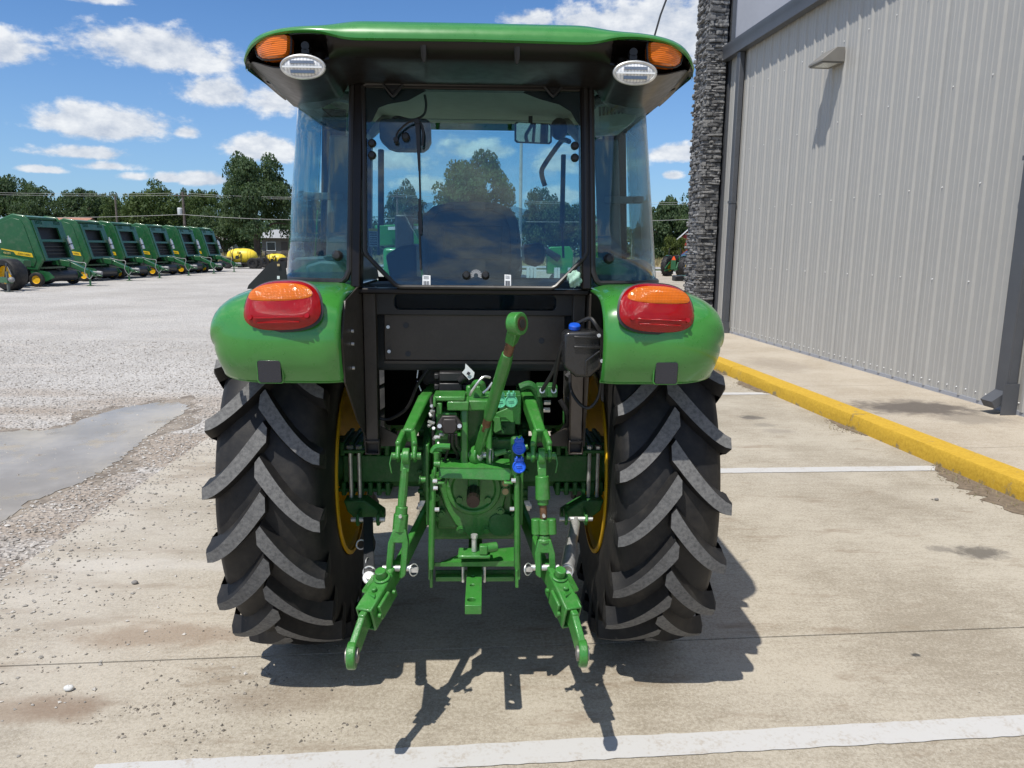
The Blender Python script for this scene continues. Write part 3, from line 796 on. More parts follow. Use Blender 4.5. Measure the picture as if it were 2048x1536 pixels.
        MB().plate(rrect(-.037, .037, -.037, .037, .008), [], 0.002, .008, fr).build('reflector', NAVY, T, bevel=.002)
        MB().plate(rrect(-.043, .043, -.043, .045, .010), [rrect(-.0375, .0375, -.0375, .0375, .008)], -.012, .017, fr).build('reflector_pocket', GREEN, o, bevel=.003)
        # black inner guard between fender and cab
        gx = .424 if sd < 0 else .446; g = MB(); g.prism([(sd * gx, y, z) for y, z in (((2.50, 1.30), (2.47, 1.45), (2.54, 1.57), (2.85, 1.61), (3.3, 1.61), (3.3, 1.0), (2.92, 1.0), (2.72, 1.12)) if sd < 0 else ((2.80, 1.30), (2.80, 1.58), (2.85, 1.61), (3.3, 1.61), (3.3, 1.0), (2.92, 1.0), (2.84, 1.12)))], (-sd * .006, 0, 0))
        g.build('inner_guard', BLACKM, T, smooth=0)
        for z in (1.46, 1.415, 1.33) if sd < 0 else (): MB().cyl((sd * .407, 2.62, z), (sd * .416, 2.62, z), .006, n=8).build('guard_bolt', STEEL, T)
        return o
    fender(-1); fender(1)
    # sign bracket on the left fender
    br = MB(); q = [P(x, y, 2.75) for x, y in ((494, 578), (497, 570), (538, 527), (545, 523), (570, 523), (574, 560), (574, 578))]
    holes = []
    br.prism(q, (0, .006, 0)); br.build('sign_bracket', PLASTIC, T, smooth=0)
    q = P(557, 530, 2.745); MB().box(q, (.009, .004, .008)).build('bracket_slot', TAN, T, smooth=0)
    q = P(557, 555, 2.745); MB().box(q, (.009, .003, .011)).build('bracket_sticker', WHITE, T, smooth=0)
    # ---------------- roof
    XR = .786
    def yr(u):                                                       # rear edge in plan
        a = abs(u); t = max(0, (a - .44) / (XR - .44)); return 2.535 + .27 * (1 - sqrt(max(0, 1 - min(1, t) ** 2)))
    def interp(tb, a):
        for (x0, v0), (x1, v1) in zip(tb, tb[1:]):
            if a <= x1: f = (a - x0) / (x1 - x0); f = f * f * (3 - 2 * f) if False else f; return v0 + (v1 - v0) * f
        return tb[-1][1]
    TOP = [(0, 2.470), (.365, 2.469), (.397, 2.465), (.43, 2.458), (.477, 2.449), (.56, 2.447), (.631, 2.445), (.691, 2.440), (.73, 2.430), (.76, 2.412), (.79, 2.378)]
    LOW = [(0, 2.399), (.357, 2.396), (.388, 2.397), (.419, 2.402), (.45, 2.411), (.482, 2.416), (.546, 2.419), (.597, 2.418), (.652, 2.413), (.692, 2.406), (.722, 2.396), (.745, 2.384), (.77, 2.364), (.79, 2.344)]
    def smoothed(tb, a):
        return sum(interp(tb, abs(a + k * .012)) for k in (-2, -1, 0, 1, 2)) / 5 if abs(a) < XR - .024 else interp(tb, abs(a))
    def roof_pt(u, v):
        x = -XR + 2 * XR * u; x = XR * sin(x / XR * pi / 2) if False else x
        zt, zl = smoothed(TOP, x), smoothed(LOW, x); y0 = yr(x); h = zt - zl
        if v <= .12: return Vector((x, y0 + .012 - .10 * v, zl - .004 + v * .04))
        if v <= .5:                                                   # rounded rear face
            a = (v - .12) / .38 * pi / 2; rr = .10
            return Vector((x, y0 + rr * (1 - sin(a * .0 + a)) * 0 + rr * (1 - cos(a)), zl + h * sin(a)))
        f = (v - .5) / .5; y = y0 + .10 + (4.45 - y0 - .10) * f
        edge = max(0, (abs(x) - .55) / (XR - .55))
        return Vector((x, y, zt + .10 * sin(min(1, f * 1.3) * pi / 2) * (1 - edge ** 2) * (1 if f < 1 else 1)))
    rf = MB().grid(roof_pt, 96, 26)
    # front and side skirts close the shell
    rf.grid(lambda u, v: roof_pt(u, 1) + Vector((0, .03 * sin(v * pi / 2), -.16 * v)), 96, 4)
    for sd in (0, 1): rf.grid(lambda u, v: Vector(((2 * sd - 1) * (XR - .004 * v), yr(XR) + (4.45 - yr(XR)) * u, 2.372 - .022 * v)), 12, 2)
    roof = rf.build('roof_cap', GREEN, T, smooth=60)
    for xx in (-.26, -.10, .06, .22): MB().sph((xx, 2.72, 2.468), (.018, .018, .012), 10, 6).build('roof_plug', PLASTIC, T)
    # black liner below: central fascia and the two lamp pods
    BOT = [(0, 2.335), (.42, 2.335), (.50, 2.315), (.58, 2.300), (.64, 2.303), (.70, 2.325), (.74, 2.343), (.78, 2.350)]
    def pod(x):
        a = abs(x); return max(0, min(1, (a - .455) / .03)) * max(0, min(1, (.760 - a) / .02))
    def liner(u, v):
        x = -XR + 2 * XR * u; x *= .997
        zl = smoothed(LOW, x) - .002; zb = min(smoothed(BOT, x), zl - .004); y0 = yr(x) + .014; p = pod(x)
        yb = 2.90 if abs(x) < .44 else 2.90 + .35 * ((abs(x) - .44) / .3) ** 1.2
        # plain fascia: concave sweep
        k = v / .7
        if v <= .7:
            yf = y0 + .055 * k ** 2.0; zf = zl + (zb + .018 - zl) * k
            yp = y0 + .13 * min(1, k * 4) * (1 - max(0, (k - .62) / .38) ** .8) + .02; zp = zf
            return Vector((x, yf + (yp - yf) * p, zp))
        k = (v - .7) / .3
        yf = y0 + .055; return Vector((x, yf + (yb - yf) * k - (yf - y0 - .02) * p * (1 - k), zb + .018 - .018 * sin(k * pi / 2) - 0.03 * p * k))
    MB().grid(liner, 120, 34).build('roof_liner', BLACK, T, smooth=40)
    for sd in (-1, 1):
        ul = MB(); ul.grid(lambda u, v: Vector((sd * (.64 + .136 * v), 3.0 + 1.45 * u, 2.318 + .034 * v)), 4, 3)
        ul.build('roof_underside', BLACK, T, smooth=40)
    for sd in (-1, 1):
        g = MB(); q = [P(x, 80, 2.555) for x in (855, 866)]
        zc = 2.385; g.prism([(sd * .150 + dx, 2.552 + (0 if dz > -.05 else .022), zc + dz) for dx, dz in ((-.010, .012), (.010, .012), (.008, -.035), (.004, -.050), (-.004, -.050), (-.008, -.035))], (0, .02, 0)); g.build('liner_groove', PLASTIC, T, bevel=.003)
        # marker light: rounded amber lens in the pod's outer end
        q = [(507, 95), (510, 88), (517, 81), (530, 75), (548, 71), (571, 69), (576, 72), (577, 80), (576, 104), (573, 111), (564, 115), (535, 118), (521, 117), (512, 111)]
        pts = []
        for x, y in q:
            p = P(x, y, 2.60); f = min(1, max(0, (577 - x) / 72)); p = P(x, y, 2.585 + .085 * f * f); pts.append(Vector((sd * (abs(p.x) - .006), p.y, p.z)))
        cen = sum(pts, Vector()) / len(pts); n = len(pts)
        mk = MB(); rows = [[p + Vector((0, .05, 0)) for p in pts], pts, [cen + (p - cen) * .88 + Vector((0, -.016, 0)) for p in pts], [cen + (p - cen) * .45 + Vector((0, -.024, 0)) for p in pts], [cen + (p - cen) * .02 + Vector((0, -.026, 0)) for p in pts]]
        mk.add([p for r in rows for p in r], [(i * n + j, i * n + (j + 1) % n, (i + 1) * n + (j + 1) % n, (i + 1) * n + j) for i in range(4) for j in range(n)])
        ml = mk.build('marker_light', AMBR, T, smooth=50)
        MB().tube([cen + (p - cen) * 1.03 + Vector((0, .004, 0)) for p in pts + pts[:1]], .004, 6).build('gasket', PLASTIC, ml)
        # oval work lamp under the pod
        wc = P(607, 131, 2.515); wc = Vector((sd * abs(wc.x - .006), 2.535, wc.z)); tilt = Matrix.Translation(wc) @ Matrix.Rotation(radians(12), 4, 'X')
        wl = MB(); wl.add([], [])
        def bowl(u, v, a=.070, b=.036):
            th = 2 * pi * u; r = (1, 1.0, .96, .75, .4)[int(v * 4 + .5)]; yy = (0, .018, .045, .07, .085)[int(v * 4 + .5)]
            return tilt @ Vector((a * r * cos(th), yy, b * r * sin(th)))
        wl.grid(bowl, 32, 4); w_ = wl.build('work_light', PLASTIC, T, smooth=60)
        rg = MB(); rg.tube([tilt @ Vector((.067 * cos(2 * pi * i / 32), -.002, .0325 * sin(2 * pi * i / 32))) for i in range(33)], .005, 6); rg.build('lamp_rim', STEEL, w_)
        MB().grid(lambda u, v: tilt @ Vector((.065 * v * cos(2 * pi * u), -.002 - .012 * (1 - v * v), (.0305) * v * sin(2 * pi * u))), 32, 6).build('lamp_lens', CLEARL, w_, smooth=60)
        b3 = MB(); b3.bar(tilt @ Vector((-.062, -.016, 0)), tilt @ Vector((.062, -.016, 0)), .004, .005)
        b3.build('lens_bar', WHITE, w_)
        gr = MB()
        for s2 in (-1, 1): gr.box(tilt @ Vector((0, -.012, s2 * .014)), (.075, .006, .009))
        gr.build('led_row', pm('led_row_grey', (.25, .27, .30), .2, metal=.5), w_, smooth=0)
        bk = MB(); bk.bb(sd * .53 - .012, sd * .53 + .012, 2.58, 2.60, wc.z + .03, wc.z + .065); bk.cyl((sd * .53 - .02, 2.585, wc.z + .045), (sd * .53 + .02, 2.585, wc.z + .045), .008); bk.cyl((sd * .53, 2.58, wc.z + .075), (sd * .53, 2.62, wc.z + .075), .013)
        bk.build('lamp_bracket', PLASTIC, w_)
    MB().tube([P(1309, 72, 2.95), P(1321, 30, 2.95), P(1336, -10, 2.95), P(1350, -60, 2.95)], .0035, 6).build('antenna', PLASTIC, T)
    # ---------------- cab shell
    def ytilt(z): return 2.80 + (z - 1.59) * .16
    def W(px, py):                                                   # pixel on the leaning rear window plane
        d = ray(px, py); k = .16
        t = (2.80 - 1.59 * k - CAMPOS.y + k * CAMPOS.z) / (d.y - k * d.z); return CAMPOS + d * t
    fr = empty('cab_frame', (0, 0, 0)); bpy.data.objects.remove(fr)
    cf = MB()
    for sd in (-1, 1):
        px = sd * .428
        cf.prism([(px - .018, ytilt(1.0 + .6) - .005, 1.60), (px + .018, ytilt(1.6) - .005, 1.60), (px + .018, ytilt(1.6) + .07, 1.60), (px - .018, ytilt(1.6) + .07, 1.60)], (-sd * .012, .118, .76))
    zt = 2.335
    cf.bar((-.43, ytilt(zt) + .02, zt + .003), (.43, ytilt(zt) + .02, zt + .003), .05, .034)
    cf.bar((-.44, 2.835, 1.588), (.44, 2.835, 1.588), .05, .022)
    frame = cf.build('cab_frame', BLACK, T, bevel=.006)
    win = [(726, 172), (733, 168), (1164, 172), (1171, 177), (1172, 300), (1173, 505), (1168, 516), (1112, 573), (1102, 577), (800, 574), (790, 569), (735, 512), (730, 503), (729, 300)]
    wp = [W(*p) for p in win]; nrm = (wp[2] - wp[0]).cross(wp[9] - wp[0]).normalized()
    if nrm.y > 0: nrm = -nrm
    rw = MB().prism(wp, -nrm * .005).build('rear_window', GLASS, T, smooth=0)
    MB().tube([p + nrm * .003 for p in wp + wp[:1]], .0085, 8, caps=False).build('window_seal', RUBTRIM, rw)
    # printed black corners, hinges, knobs on the glass
    for pts in (((727, 175), (845, 175), (852, 180), (815, 200), (775, 207), (757, 214), (745, 238), (740, 245), (729, 245)), ((1171, 178), (1052, 180), (1046, 184), (1080, 197), (1120, 208), (1142, 222), (1152, 240), (1160, 250), (1171, 252))):
        MB().prism([W(*p) - nrm * .0065 for p in pts], -nrm * .002).build('black_print', PLASTIC, rw, smooth=0)
    for xs in ((768, 806), (1086, 1126)):
        c0, c1 = W(xs[0], 172), W(xs[1], 172); m = W((xs[0] + xs[1]) / 2, 196); h = MB()
        h.tube([c0 + nrm * .012, m + nrm * .012 + (c0 - m) * .15, m + nrm * .012 + (c1 - m) * .15, c1 + nrm * .012], .0055, 6, smooth=4)
        h.prism([c0 + nrm * .002, c1 + nrm * .002, m + nrm * .002], nrm * .008); h.cyl(m + (c0 + c1 - 2 * m) * .3 + nrm * .006, m + (c0 + c1 - 2 * m) * .3 + nrm * .018, .006)
        h.build('window_hinge', PLASTIC, T)
    def knob(px, py, r, par, w=W):
        c = w(px, py); k = MB(); k.lathe([(0, .022), (r * .6, .021), (r * .95, .014), (r, .006), (r * .9, 0), (0, -.002)], c, nrm, 18); return k.build('knob', PLASTIC, par)
    for a in ((745, 288), (745, 312), (1149, 293), (1149, 317)): knob(*a, .0155, rw)
    for a in ((933, 551), (971, 551)): knob(*a, .0155, rw)
    em = MB(); c = W(952, 551)
    ex = Vector((1, 0, 0)); ez = nrm.cross(ex).normalized(); ez = ez if ez.z > 0 else -ez
    for k in range(11):
        a = radians(-20 + 22 * k); dv = ex * cos(a) + ez * sin(a); em.bar(c + nrm * .002 + dv * .008, c + nrm * .002 + dv * .022, .004, .001, up=nrm, w1=.006, h1=.001)
    em.build('sunburst_emblem', pm('emblem_grey', (.25, .26, .27), .4), rw, smooth=0)
    for (x0, x1, y0, y1) in ((845, 861, 550, 573), (1009, 1022, 549, 573)):
        q = [W(x0, y0), W(x1, y0 + 1), W(x1, y1), W(x0, y1)]; lb = MB().prism([p + nrm * .001 for p in q], nrm * .0012).build('label_sticker', WHITE, rw, smooth=0)
        ln = MB()
        for k in range(3): a, b2 = q[0].lerp(q[3], .12 + .1 * k), q[1].lerp(q[2], .12 + .1 * k); ln.bar(a.lerp(b2, .15) + nrm * .0026, a.lerp(b2, .8) + nrm * .0026, .0012, .0006, up=nrm)
        for k in range(7): a, b2 = q[0].lerp(q[1], .15 + .11 * k), q[3].lerp(q[2], .15 + .11 * k); ln.bar(a.lerp(b2, .52) + nrm * .0026, a.lerp(b2, .92) + nrm * .0026, .0012 + .0006 * (k % 3), .0006, up=nrm)
        ln.build('label_print', NAVY, lb, smooth=0)
    # wiper: motor housing inside, arm and blade outside
    q = [(757, 252), (757, 240), (763, 234), (800, 233), (850, 234), (860, 240), (861, 278), (855, 290), (845, 297), (790, 296), (775, 291), (758, 275)]
    wm = MB().prism([W(*p) - nrm * .012 for p in q], -nrm * .05).build('wiper_motor', pm('wiper_housing_grey', (.045, .045, .05), .5), T, bevel=.006)
    MB().tube([W(848, 184) - nrm * .03, W(851, 205) - nrm * .03, W(845, 225) - nrm * .03, W(822, 234) - nrm * .03, W(790, 228) - nrm * .03, W(780, 240) - nrm * .03], .005, 6, smooth=5).build('motor_cable', PLASTIC, wm)
    for a in ((812, 275),): knob(*a, .0155, wm)
    wa = MB(); wa.tube([W(793, 283) + nrm * .02, W(797, 268) + nrm * .02, W(815, 251) + nrm * .022, W(832, 244) + nrm * .024, W(843, 252) + nrm * .026, W(848, 270) + nrm * .026, W(846, 295) + nrm * .024], .0045, 6, smooth=5)
    wa.cyl(W(793, 283) - nrm * .01, W(793, 283) + nrm * .028, .009); wa.cyl(W(835, 248) + nrm * .012, W(835, 248) + nrm * .034, .010)
    wo = wa.build('wiper_arm', PLASTIC, T)
    wb = MB(); wb.bar(W(836, 250) + nrm * .024, W(840, 345) + nrm * .020, .016, .010, up=nrm, w1=.009, h1=.007); wb.bar(W(840, 343) + nrm * .020, W(843, 460) + nrm * .016, .007, .007, up=nrm)
    wb.bar(W(838, 425) + nrm * .010, W(842, 540) + nrm * .010, .006, .010, up=nrm); wb.bar(W(840, 400) + nrm * .013, W(842, 470) + nrm * .013, .010, .008, up=nrm)
    wb.build('wiper_blade', PLASTIC, wo)
    # wrap-round corner glass, B-posts, doors, windscreen
    for sd in (-1, 1):
        lo = [(.452, 2.815), (.55, 2.830), (.64, 2.880), (.71, 2.965), (.748, 3.07), (.760, 3.22), (.762, 3.64)]
        hi = [(.440, 2.925), (.53, 2.94), (.605, 2.98), (.655, 3.04), (.685, 3.13), (.698, 3.26), (.702, 3.64)]
        ls = spline([V(sd * a, b, 1.622) for a, b in lo], 6); hs = spline([V(sd * a, b, 2.345) for a, b in hi], 6); n = len(ls)
        gq = MB().grid(lambda u, v: ls[int(round(u * (n - 1)))].lerp(hs[int(round(u * (n - 1)))], v), n - 1, 4)
        cg = gq.build('corner_glass', GLASS, T, smooth=60); sm = cg.modifiers.new('thick', 'SOLIDIFY'); sm.thickness = .005
        rail = [hs[0]] + [ls[0].lerp(hs[0], .5), ls[0].lerp(hs[0], .06), ls[0] + V(sd * .012, .002, .012)] + ls[2:]
        MB().tube([p + V(0, -.003, 0) for p in rail], .0115, 8).build('glass_seal', RUBTRIM, cg)
        MB().tube([p + V(0, -.001, .0) for p in hs], .011, 8).build('glass_top_seal', RUBTRIM, cg)
        k1 = MB(); c = P(677 if sd < 0 else 1216, 512 if sd < 0 else 518, 2.83); k1.lathe([(0, .03), (.012, .028), (.019, .018), (.020, .008), (.014, 0), (0, 0)], c, (sd * .1, -1, .1), 16); k1.build('glass_knob', PLASTIC, cg)
        for xk in (644, 664):
            pass
        # B-post with its grey liner
        bp = MB(); bp.prism([(sd * .757, 3.64, 1.2), (sd * .757, 3.72, 1.2), (sd * .665, 3.72, 1.2), (sd * .645, 3.64, 1.2)], (-sd * .055, 0, 1.17))
        bo = bp.build('cab_post', PLASTIC, T, bevel=.006)
        bp = MB(); bp.prism([(sd * .715, 3.59, 1.45), (sd * .715, 3.638, 1.45), (sd * .62, 3.638, 1.45), (sd * .60, 3.60, 1.45)], (-sd * .052, .0, .80)); bp.build('post_liner', INTER, bo, bevel=.01)
        gh = MB(); zc = P(660, 393, 3.55).z; gh.bar((sd * .60, 3.56, zc), (sd * .73, 3.54, zc), .03, .032); gh.cyl((sd * .73, 3.54, zc), (sd * .775, 3.52, zc), .017); gh.bar((sd * .62, 3.57, zc - .01), (sd * .62, 3.57, zc - .09), .022, .014)
        gh.build('door_catch', INTER, T, bevel=.004)
        for (px, py) in (((645, 247), (637, 507)) if sd < 0 else ((1250, 262), (1255, 510))):
            c = P(px, py, 3.585); MB().cyl(c + V(0, .015, 0), c, .011, n=12).build('trim_plug', PLASTIC, T)
        # A-post and door, windscreen edges
        ap = MB(); ap.prism([(sd * .70, 4.50, .95), (sd * .70, 4.57, .95), (sd * .645, 4.57, .95), (sd * .645, 4.50, .95)], (-sd * .05, -.06, 1.45)); ap.build('cab_post', PLASTIC, T, bevel=.006)
        dg = MB(); dg.prism([(sd * .752, 3.73, 1.1), (sd * .725, 4.49, 1.1), (sd * .682, 4.44, 2.33), (sd * .706, 3.73, 2.33)], (-sd * .004, 0, 0)); dg.build('door_glass', GLASSB, T, smooth=0)
        # curved lower trim inside
        lt = MB(); q = [(.45, 1.60), (.72, 1.60), (.73, 1.68), (.70, 1.705), (.60, 1.71), (.52, 1.705), (.46, 1.66)]
        lt.prism([(sd * x, 3.05, z) for x, z in q], (0, .55, 0)); lt.prism([(sd * x, 2.93, z) for x, z in ((.45, 1.60), (.63, 1.60), (.64, 1.675), (.58, 1.695), (.50, 1.69), (.45, 1.66))], (0, .14, 0)); lt.build('side_console', INTER, T, bevel=.01)
        # black wedge of the ceiling ends in the corner
        ce = MB(); ce.prism([(sd * .655, 3.02, 2.35), (sd * .60, 3.02, 2.26), (sd * .44, 3.02, 2.24), (sd * .44, 3.02, 2.35)], (0, .05, 0)); 
        if sd < 0: ce = MB().tube([P(660, 190, 3.1), P(700, 195, 3.05), P(722, 205, 3.0)], .022, 10)
        else: ce = MB().tube([P(1230, 196, 3.1), P(1200, 200, 3.05), P(1180, 210, 3.0)], .022, 10)
        ce.build('speaker', PLASTIC, T, bevel=0)
    ws = MB(); ws.prism([(-.64, 4.56, 1.30), (.64, 4.56, 1.30), (.60, 4.46, 2.40), (-.60, 4.46, 2.40)], (0, .004, 0)); ws.build('windscreen', GLASSB, T, smooth=0)
    # interior ceiling: beige liner, header, ventilation box on the right
    c = MB(); c.prism([(-.66, 3.0, 2.345), (.66, 3.0, 2.345), (.64, 4.40, 2.435), (-.64, 4.40, 2.435)], (0, 0, .02)); c.build('headliner', BEIGE, T, smooth=0)
    c = MB(); a, b2 = P(792, 232, 4.2), P(1110, 236, 4.2); c.bar(a, b2, .05, .040); 
    for sd, (x0, y0, x1, y1, x2, y2) in ((-1, (792, 225, 765, 245, 738, 275)), (1, (1108, 230, 1135, 250, 1163, 285))):
        c.tube([P(x0, y0, 4.2), P(x1, y1, 4.05), P(x2, y2, 3.9)], [.028, .03, .018], 8, smooth=4)
    c.build('header_rail', pm('header_grey', (.36, .35, .31), .6), T, bevel=.008)
    for px, py in ((786, 211), (1116, 219)): MB().cyl(P(px, py, 4.12), P(px, py, 4.16), .015, n=14).build('header_plug', PLASTIC, T)
    vb = MB(); q = [(1196, 200), (1272, 196), (1277, 210), (1271, 240), (1255, 253), (1200, 258)]
    vo = vb.prism([P(x, y, 3.25) for x, y in q], (0, .25, 0)).build('air_vent_box', BEIGE, T, bevel=.008)
    sl_ = MB()
    for k in range(9): a = P(1200 + k * 7.5, 214, 3.245); b2 = P(1200 + k * 7.5, 232 - k * .8, 3.245); sl_.bar(a, b2, .008, .004, up=(0, 1, 0))
    sl_.build('vent_slot', PLASTIC, vo, smooth=0)
    # mirror, grab rod, gas struts
    mi = [P(x, y, 3.9 + (265 - y) * -.0006) for x, y in ((1029, 246), (1034, 243), (1100, 247), (1104, 251), (1104, 284), (1100, 288), (1033, 285), (1029, 281))]
    mo = MB().prism(mi, (0, .02, 0)).build('inner_mirror', PLASTIC, T, bevel=.004)
    cmi = sum(mi, Vector()) / 8; mr = bpy.data.materials.new('mirror_glass'); mr.use_nodes = True; bb_ = mr.node_tree.nodes['Principled BSDF']; bb_.inputs['Metallic'].default_value = 1; bb_.inputs['Roughness'].default_value = .02; bb_.inputs['Base Color'].default_value = (.8, .82, .82, 1)
    MB().prism([cmi + (p - cmi) * .90 + V(0, -.003, 0) for p in mi], (0, .002, 0)).build('mirror_face', mr, mo, smooth=0)
    MB().bar(P(1061, 232, 3.92), P(1061, 246, 3.92), .02, .012, up=(0, 1, 0)).build('mirror_stem', PLASTIC, mo)
    MB().sph(P(1118, 258, 3.95), (.045, .04, .055), 12, 8).build('visor_roll', PLASTIC, T)
    MB().tube([P(1090, 372, 3.3), P(1083, 345, 3.3), P(1092, 325, 3.3), P(1118, 288, 3.25), P(1128, 280, 3.2), P(1138, 283, 3.12)], .0105, 8, smooth=4).build('grab_rod', PLASTIC, T)
    for a, b2, r in (((1127, 310), (1124, 455), .010), ((1124, 455), (1127, 515), .005)): MB().cyl(P(*a, 3.05), P(*b2, 3.0), r, n=10).build('gas_strut', PLASTIC, T)
    for a, b2, r in (((762, 300), (762, 450), .012), ((757, 450), (757, 510), .005)): MB().cyl(P(*a, 3.1), P(*b2, 3.05), r, n=10).build('gas_strut', PLASTIC, T)
    ls_ = P(747, 475, 3.05); lb = MB().box(ls_, (.035, .003, .07)).build('warning_label', pm('label_grey', (.32, .33, .34), .5), T, smooth=0)
    MB().box(ls_ + V(0, -.003, .03), (.035, .002, .010)).build('label_band', pm('label_yellow', (.6, .42, .05), .5), lb, smooth=0)
    lp = MB()
    for k in range(6): lp.box(ls_ + V(0, -.0026, .018 - .009 * k), (.027, .0012, .003))
    lp.build('label_print', NAVY, lb, smooth=0)
    # seat in its plastic wrap
    sm_ = pm('seat_shell', (.012, .013, .016), .45, var=.2); cl = pm('seat_fabric', (.09, .095, .10), .9, bump=.6, bs=140)
    sy = 3.42
    out = [(838, 520), (838, 470), (846, 430), (866, 412), (900, 404), (945, 402), (990, 405), (1020, 416), (1036, 440), (1042, 480), (1042, 530), (1030, 560), (850, 560)]
    st_ = MB().prism([P(x, y, sy) for x, y in out], (0, .09, 0)).build('seat', cl, T, bevel=.02, seg=3)
    inn = [(853, 540), (853, 470), (860, 440), (876, 422), (905, 418), (945, 417), (985, 419), (1010, 430), (1020, 455), (1023, 490), (1021, 545), (1010, 570), (860, 570)]
    MB().prism([P(x, y, sy - .012) for x, y in inn], (0, .02, 0)).build('seat_shell', sm_, st_, bevel=.012, seg=3)
    MB().prism([P(x, y, sy - .022) for x, y in ((885, 450), (1005, 452), (1003, 520), (888, 518))], (0, .012, 0)).build('shell_pocket', sm_, st_, bevel=.006)
    for px in (898, 979):
        c = P(px, 413, sy - .015); MB().box(c, (.045, .02, .022)).build('seat_clip', PLASTIC, st_, bevel=.005)
    MB().bb(-.24, .26, sy - .03, sy + .55, 1.12, 1.30).build('cushion', cl, st_, bevel=.03, seg=3)
    pf = glass_mat('plastic_wrap', (.62, .70, .74), 1.5, .25)
    for q in (((838, 408), (806, 420), (818, 450), (838, 480), (848, 440), (870, 404)), ((1028, 412), (1062, 422), (1050, 450), (1034, 486), (1036, 440), (1012, 405))):
        MB().prism([P(x, y, sy - .02 - .03 * (i % 2)) for i, (x, y) in enumerate(q)], (0, .003, 0)).build('plastic_wrap', pf, st_, smooth=0)
    for q in (((800, 455), (835, 450), (838, 520), (800, 520)),): pass
    for a in ((812, 478, 870, 500), (1045, 492, 1092, 525)): pass
    ar = MB(); ar.prism([P(x, y, 3.5) for x, y in ((1046, 490), (1085, 484), (1092, 500), (1088, 528), (1070, 534), (1050, 528))], (0, .25, 0)); ar.build('armrest_console', sm_, T, bevel=.015)
    ar = MB(); ar.prism([P(x, y, 3.5) for x, y in ((800, 492), (832, 487), (834, 560), (780, 560), (770, 510))], (0, .25, 0)); ar.build('armrest', sm_, T, bevel=.015)
    ar = MB(); ar.prism([(-.62, 3.05, 1.25), (.64, 3.05, 1.25), (.64, 3.05, 1.585), (.52, 3.05, 1.62), (-.52, 3.05, 1.60), (-.62, 3.05, 1.585)], (0, .30, 0)); 
    ar.build('cab_floor_box', pm('cab_floor_grey', (.06, .065, .075), .6), T, bevel=.015)
    for a, b2 in (((1180, 510), (1150, 478)), ((1090, 500), (1150, 520))): pass
    sw = MB().lathe([(.20 + .014 * cos(2 * pi * k / 8), .014 * sin(2 * pi * k / 8)) for k in range(9)], P(945, 470, 4.05), (0, -.6, .8), 28); sw.build('steering_wheel', PLASTIC, T)
    # exhaust stack seen through the right glass
    MB().tube([P(1198, 300, 4.9), P(1200, 370, 4.9), P(1225, 490, 4.9)], .03, 10).build('exhaust_pipe', pm('exhaust_green_black', (.02, .045, .035), .5), T)
    # hood, frame and front axle ahead of the cab
    hd = MB(); hd.prism([(x, 4.62, z) for x, z in ((-.36, 1.0), (.36, 1.0), (.36, 1.40), (.28, 1.50), (-.28, 1.50), (-.36, 1.40))], (0, 1.35, -.06)); hd.build('hood', GREEN, T, bevel=.03, seg=3)
    MB().bb(-.25, .25, 3.3, 5.9, .52, .98).build('engine_frame', DGREEN, T, bevel=.02)
    MB().bar((-.70, D + 2.12, .50), (.70, D + 2.12, .50), .16, .16).build('front_axle', DGREEN, T, bevel=.02)
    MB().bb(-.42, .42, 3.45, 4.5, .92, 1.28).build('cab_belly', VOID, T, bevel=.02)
    # ---------------- rear of the cab below the window
    MB().prism([(x, 2.935, z) for x, z in ((-.345, 1.31), (.365, 1.31), (.365, 1.50), (-.345, 1.50))], (0, .012, 0)).build('rear_panel', BLACKM, T, bevel=.004)
    MB().plate([(-.40, 1.49), (.415, 1.49), (.415, 1.59), (-.40, 1.59)], [rrect(-.300, .325, 1.512, 1.572, .022)], 0, .015, Matrix.Translation((0, 2.93, 0)) @ Matrix.Rotation(pi / 2, 4, 'X')).build('slot_frame', PLASTIC, T, bevel=.004)
    MB().bb(-.30, .325, 2.944, 2.95, 1.508, 1.575).build('slot_glass', glass_mat('dark_slot_glass', (.55, .6, .6), 1.16), T, smooth=0)
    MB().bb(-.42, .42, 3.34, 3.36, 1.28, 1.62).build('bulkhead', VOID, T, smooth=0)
    gl_ = MB(); c = P(1082, 603, 3.2); gl_.tube([c + V(-.02, 0, .04), c, c + V(.01, 0, -.05)], .014, 8); gl_.build('pedal_linkage', GREEN2, T)
    gl_ = MB(); c = P(813, 603, 3.25); gl_.box(c, (.03, .02, .04)); gl_.build('linkage_plate', GREEN2, T, bevel=.005)
    MB().bb(-.345, .365, 2.93, 2.97, 1.298, 1.309).build('panel_flange', BLACKM, T, smooth=0)
    for (px, py) in ((812, 651), (816, 708), (1083, 682)): MB().cyl(P(px, py, 2.93), P(px, py, 2.936), .011, n=12).build('panel_hole', PLASTIC, T)
    for (px, py) in ((776, 654), (778, 703)): MB().cyl(P(px, py, 2.915), P(px, py, 2.935), .007, n=8).build('panel_bolt', STEEL, T)
    for sd, xa in ((-1, -.392), (1, .412)):                          # square posts with open lower ends
        po = MB(); h = .024; z0 = .985
        fo = Matrix.Translation((xa, 2.905, 0))
        po.plate([(-h, -h), (h, -h), (h, h), (-h, h)], [[(-h + .004, -h + .004), (h - .004, -h + .004), (h - .004, h - .004), (-h + .004, h - .004)]], z0, 1.60 - z0, fo @ Matrix.Identity(4))
        pob = po.build('cab_post_tube', BLACKM, T, bevel=.003)
        MB().bb(xa + sd * .03 - .012, xa + sd * .03 + .012, 2.94, 2.99, 1.0, 1.60).build('post_flange', BLACKM, T, smooth=0)
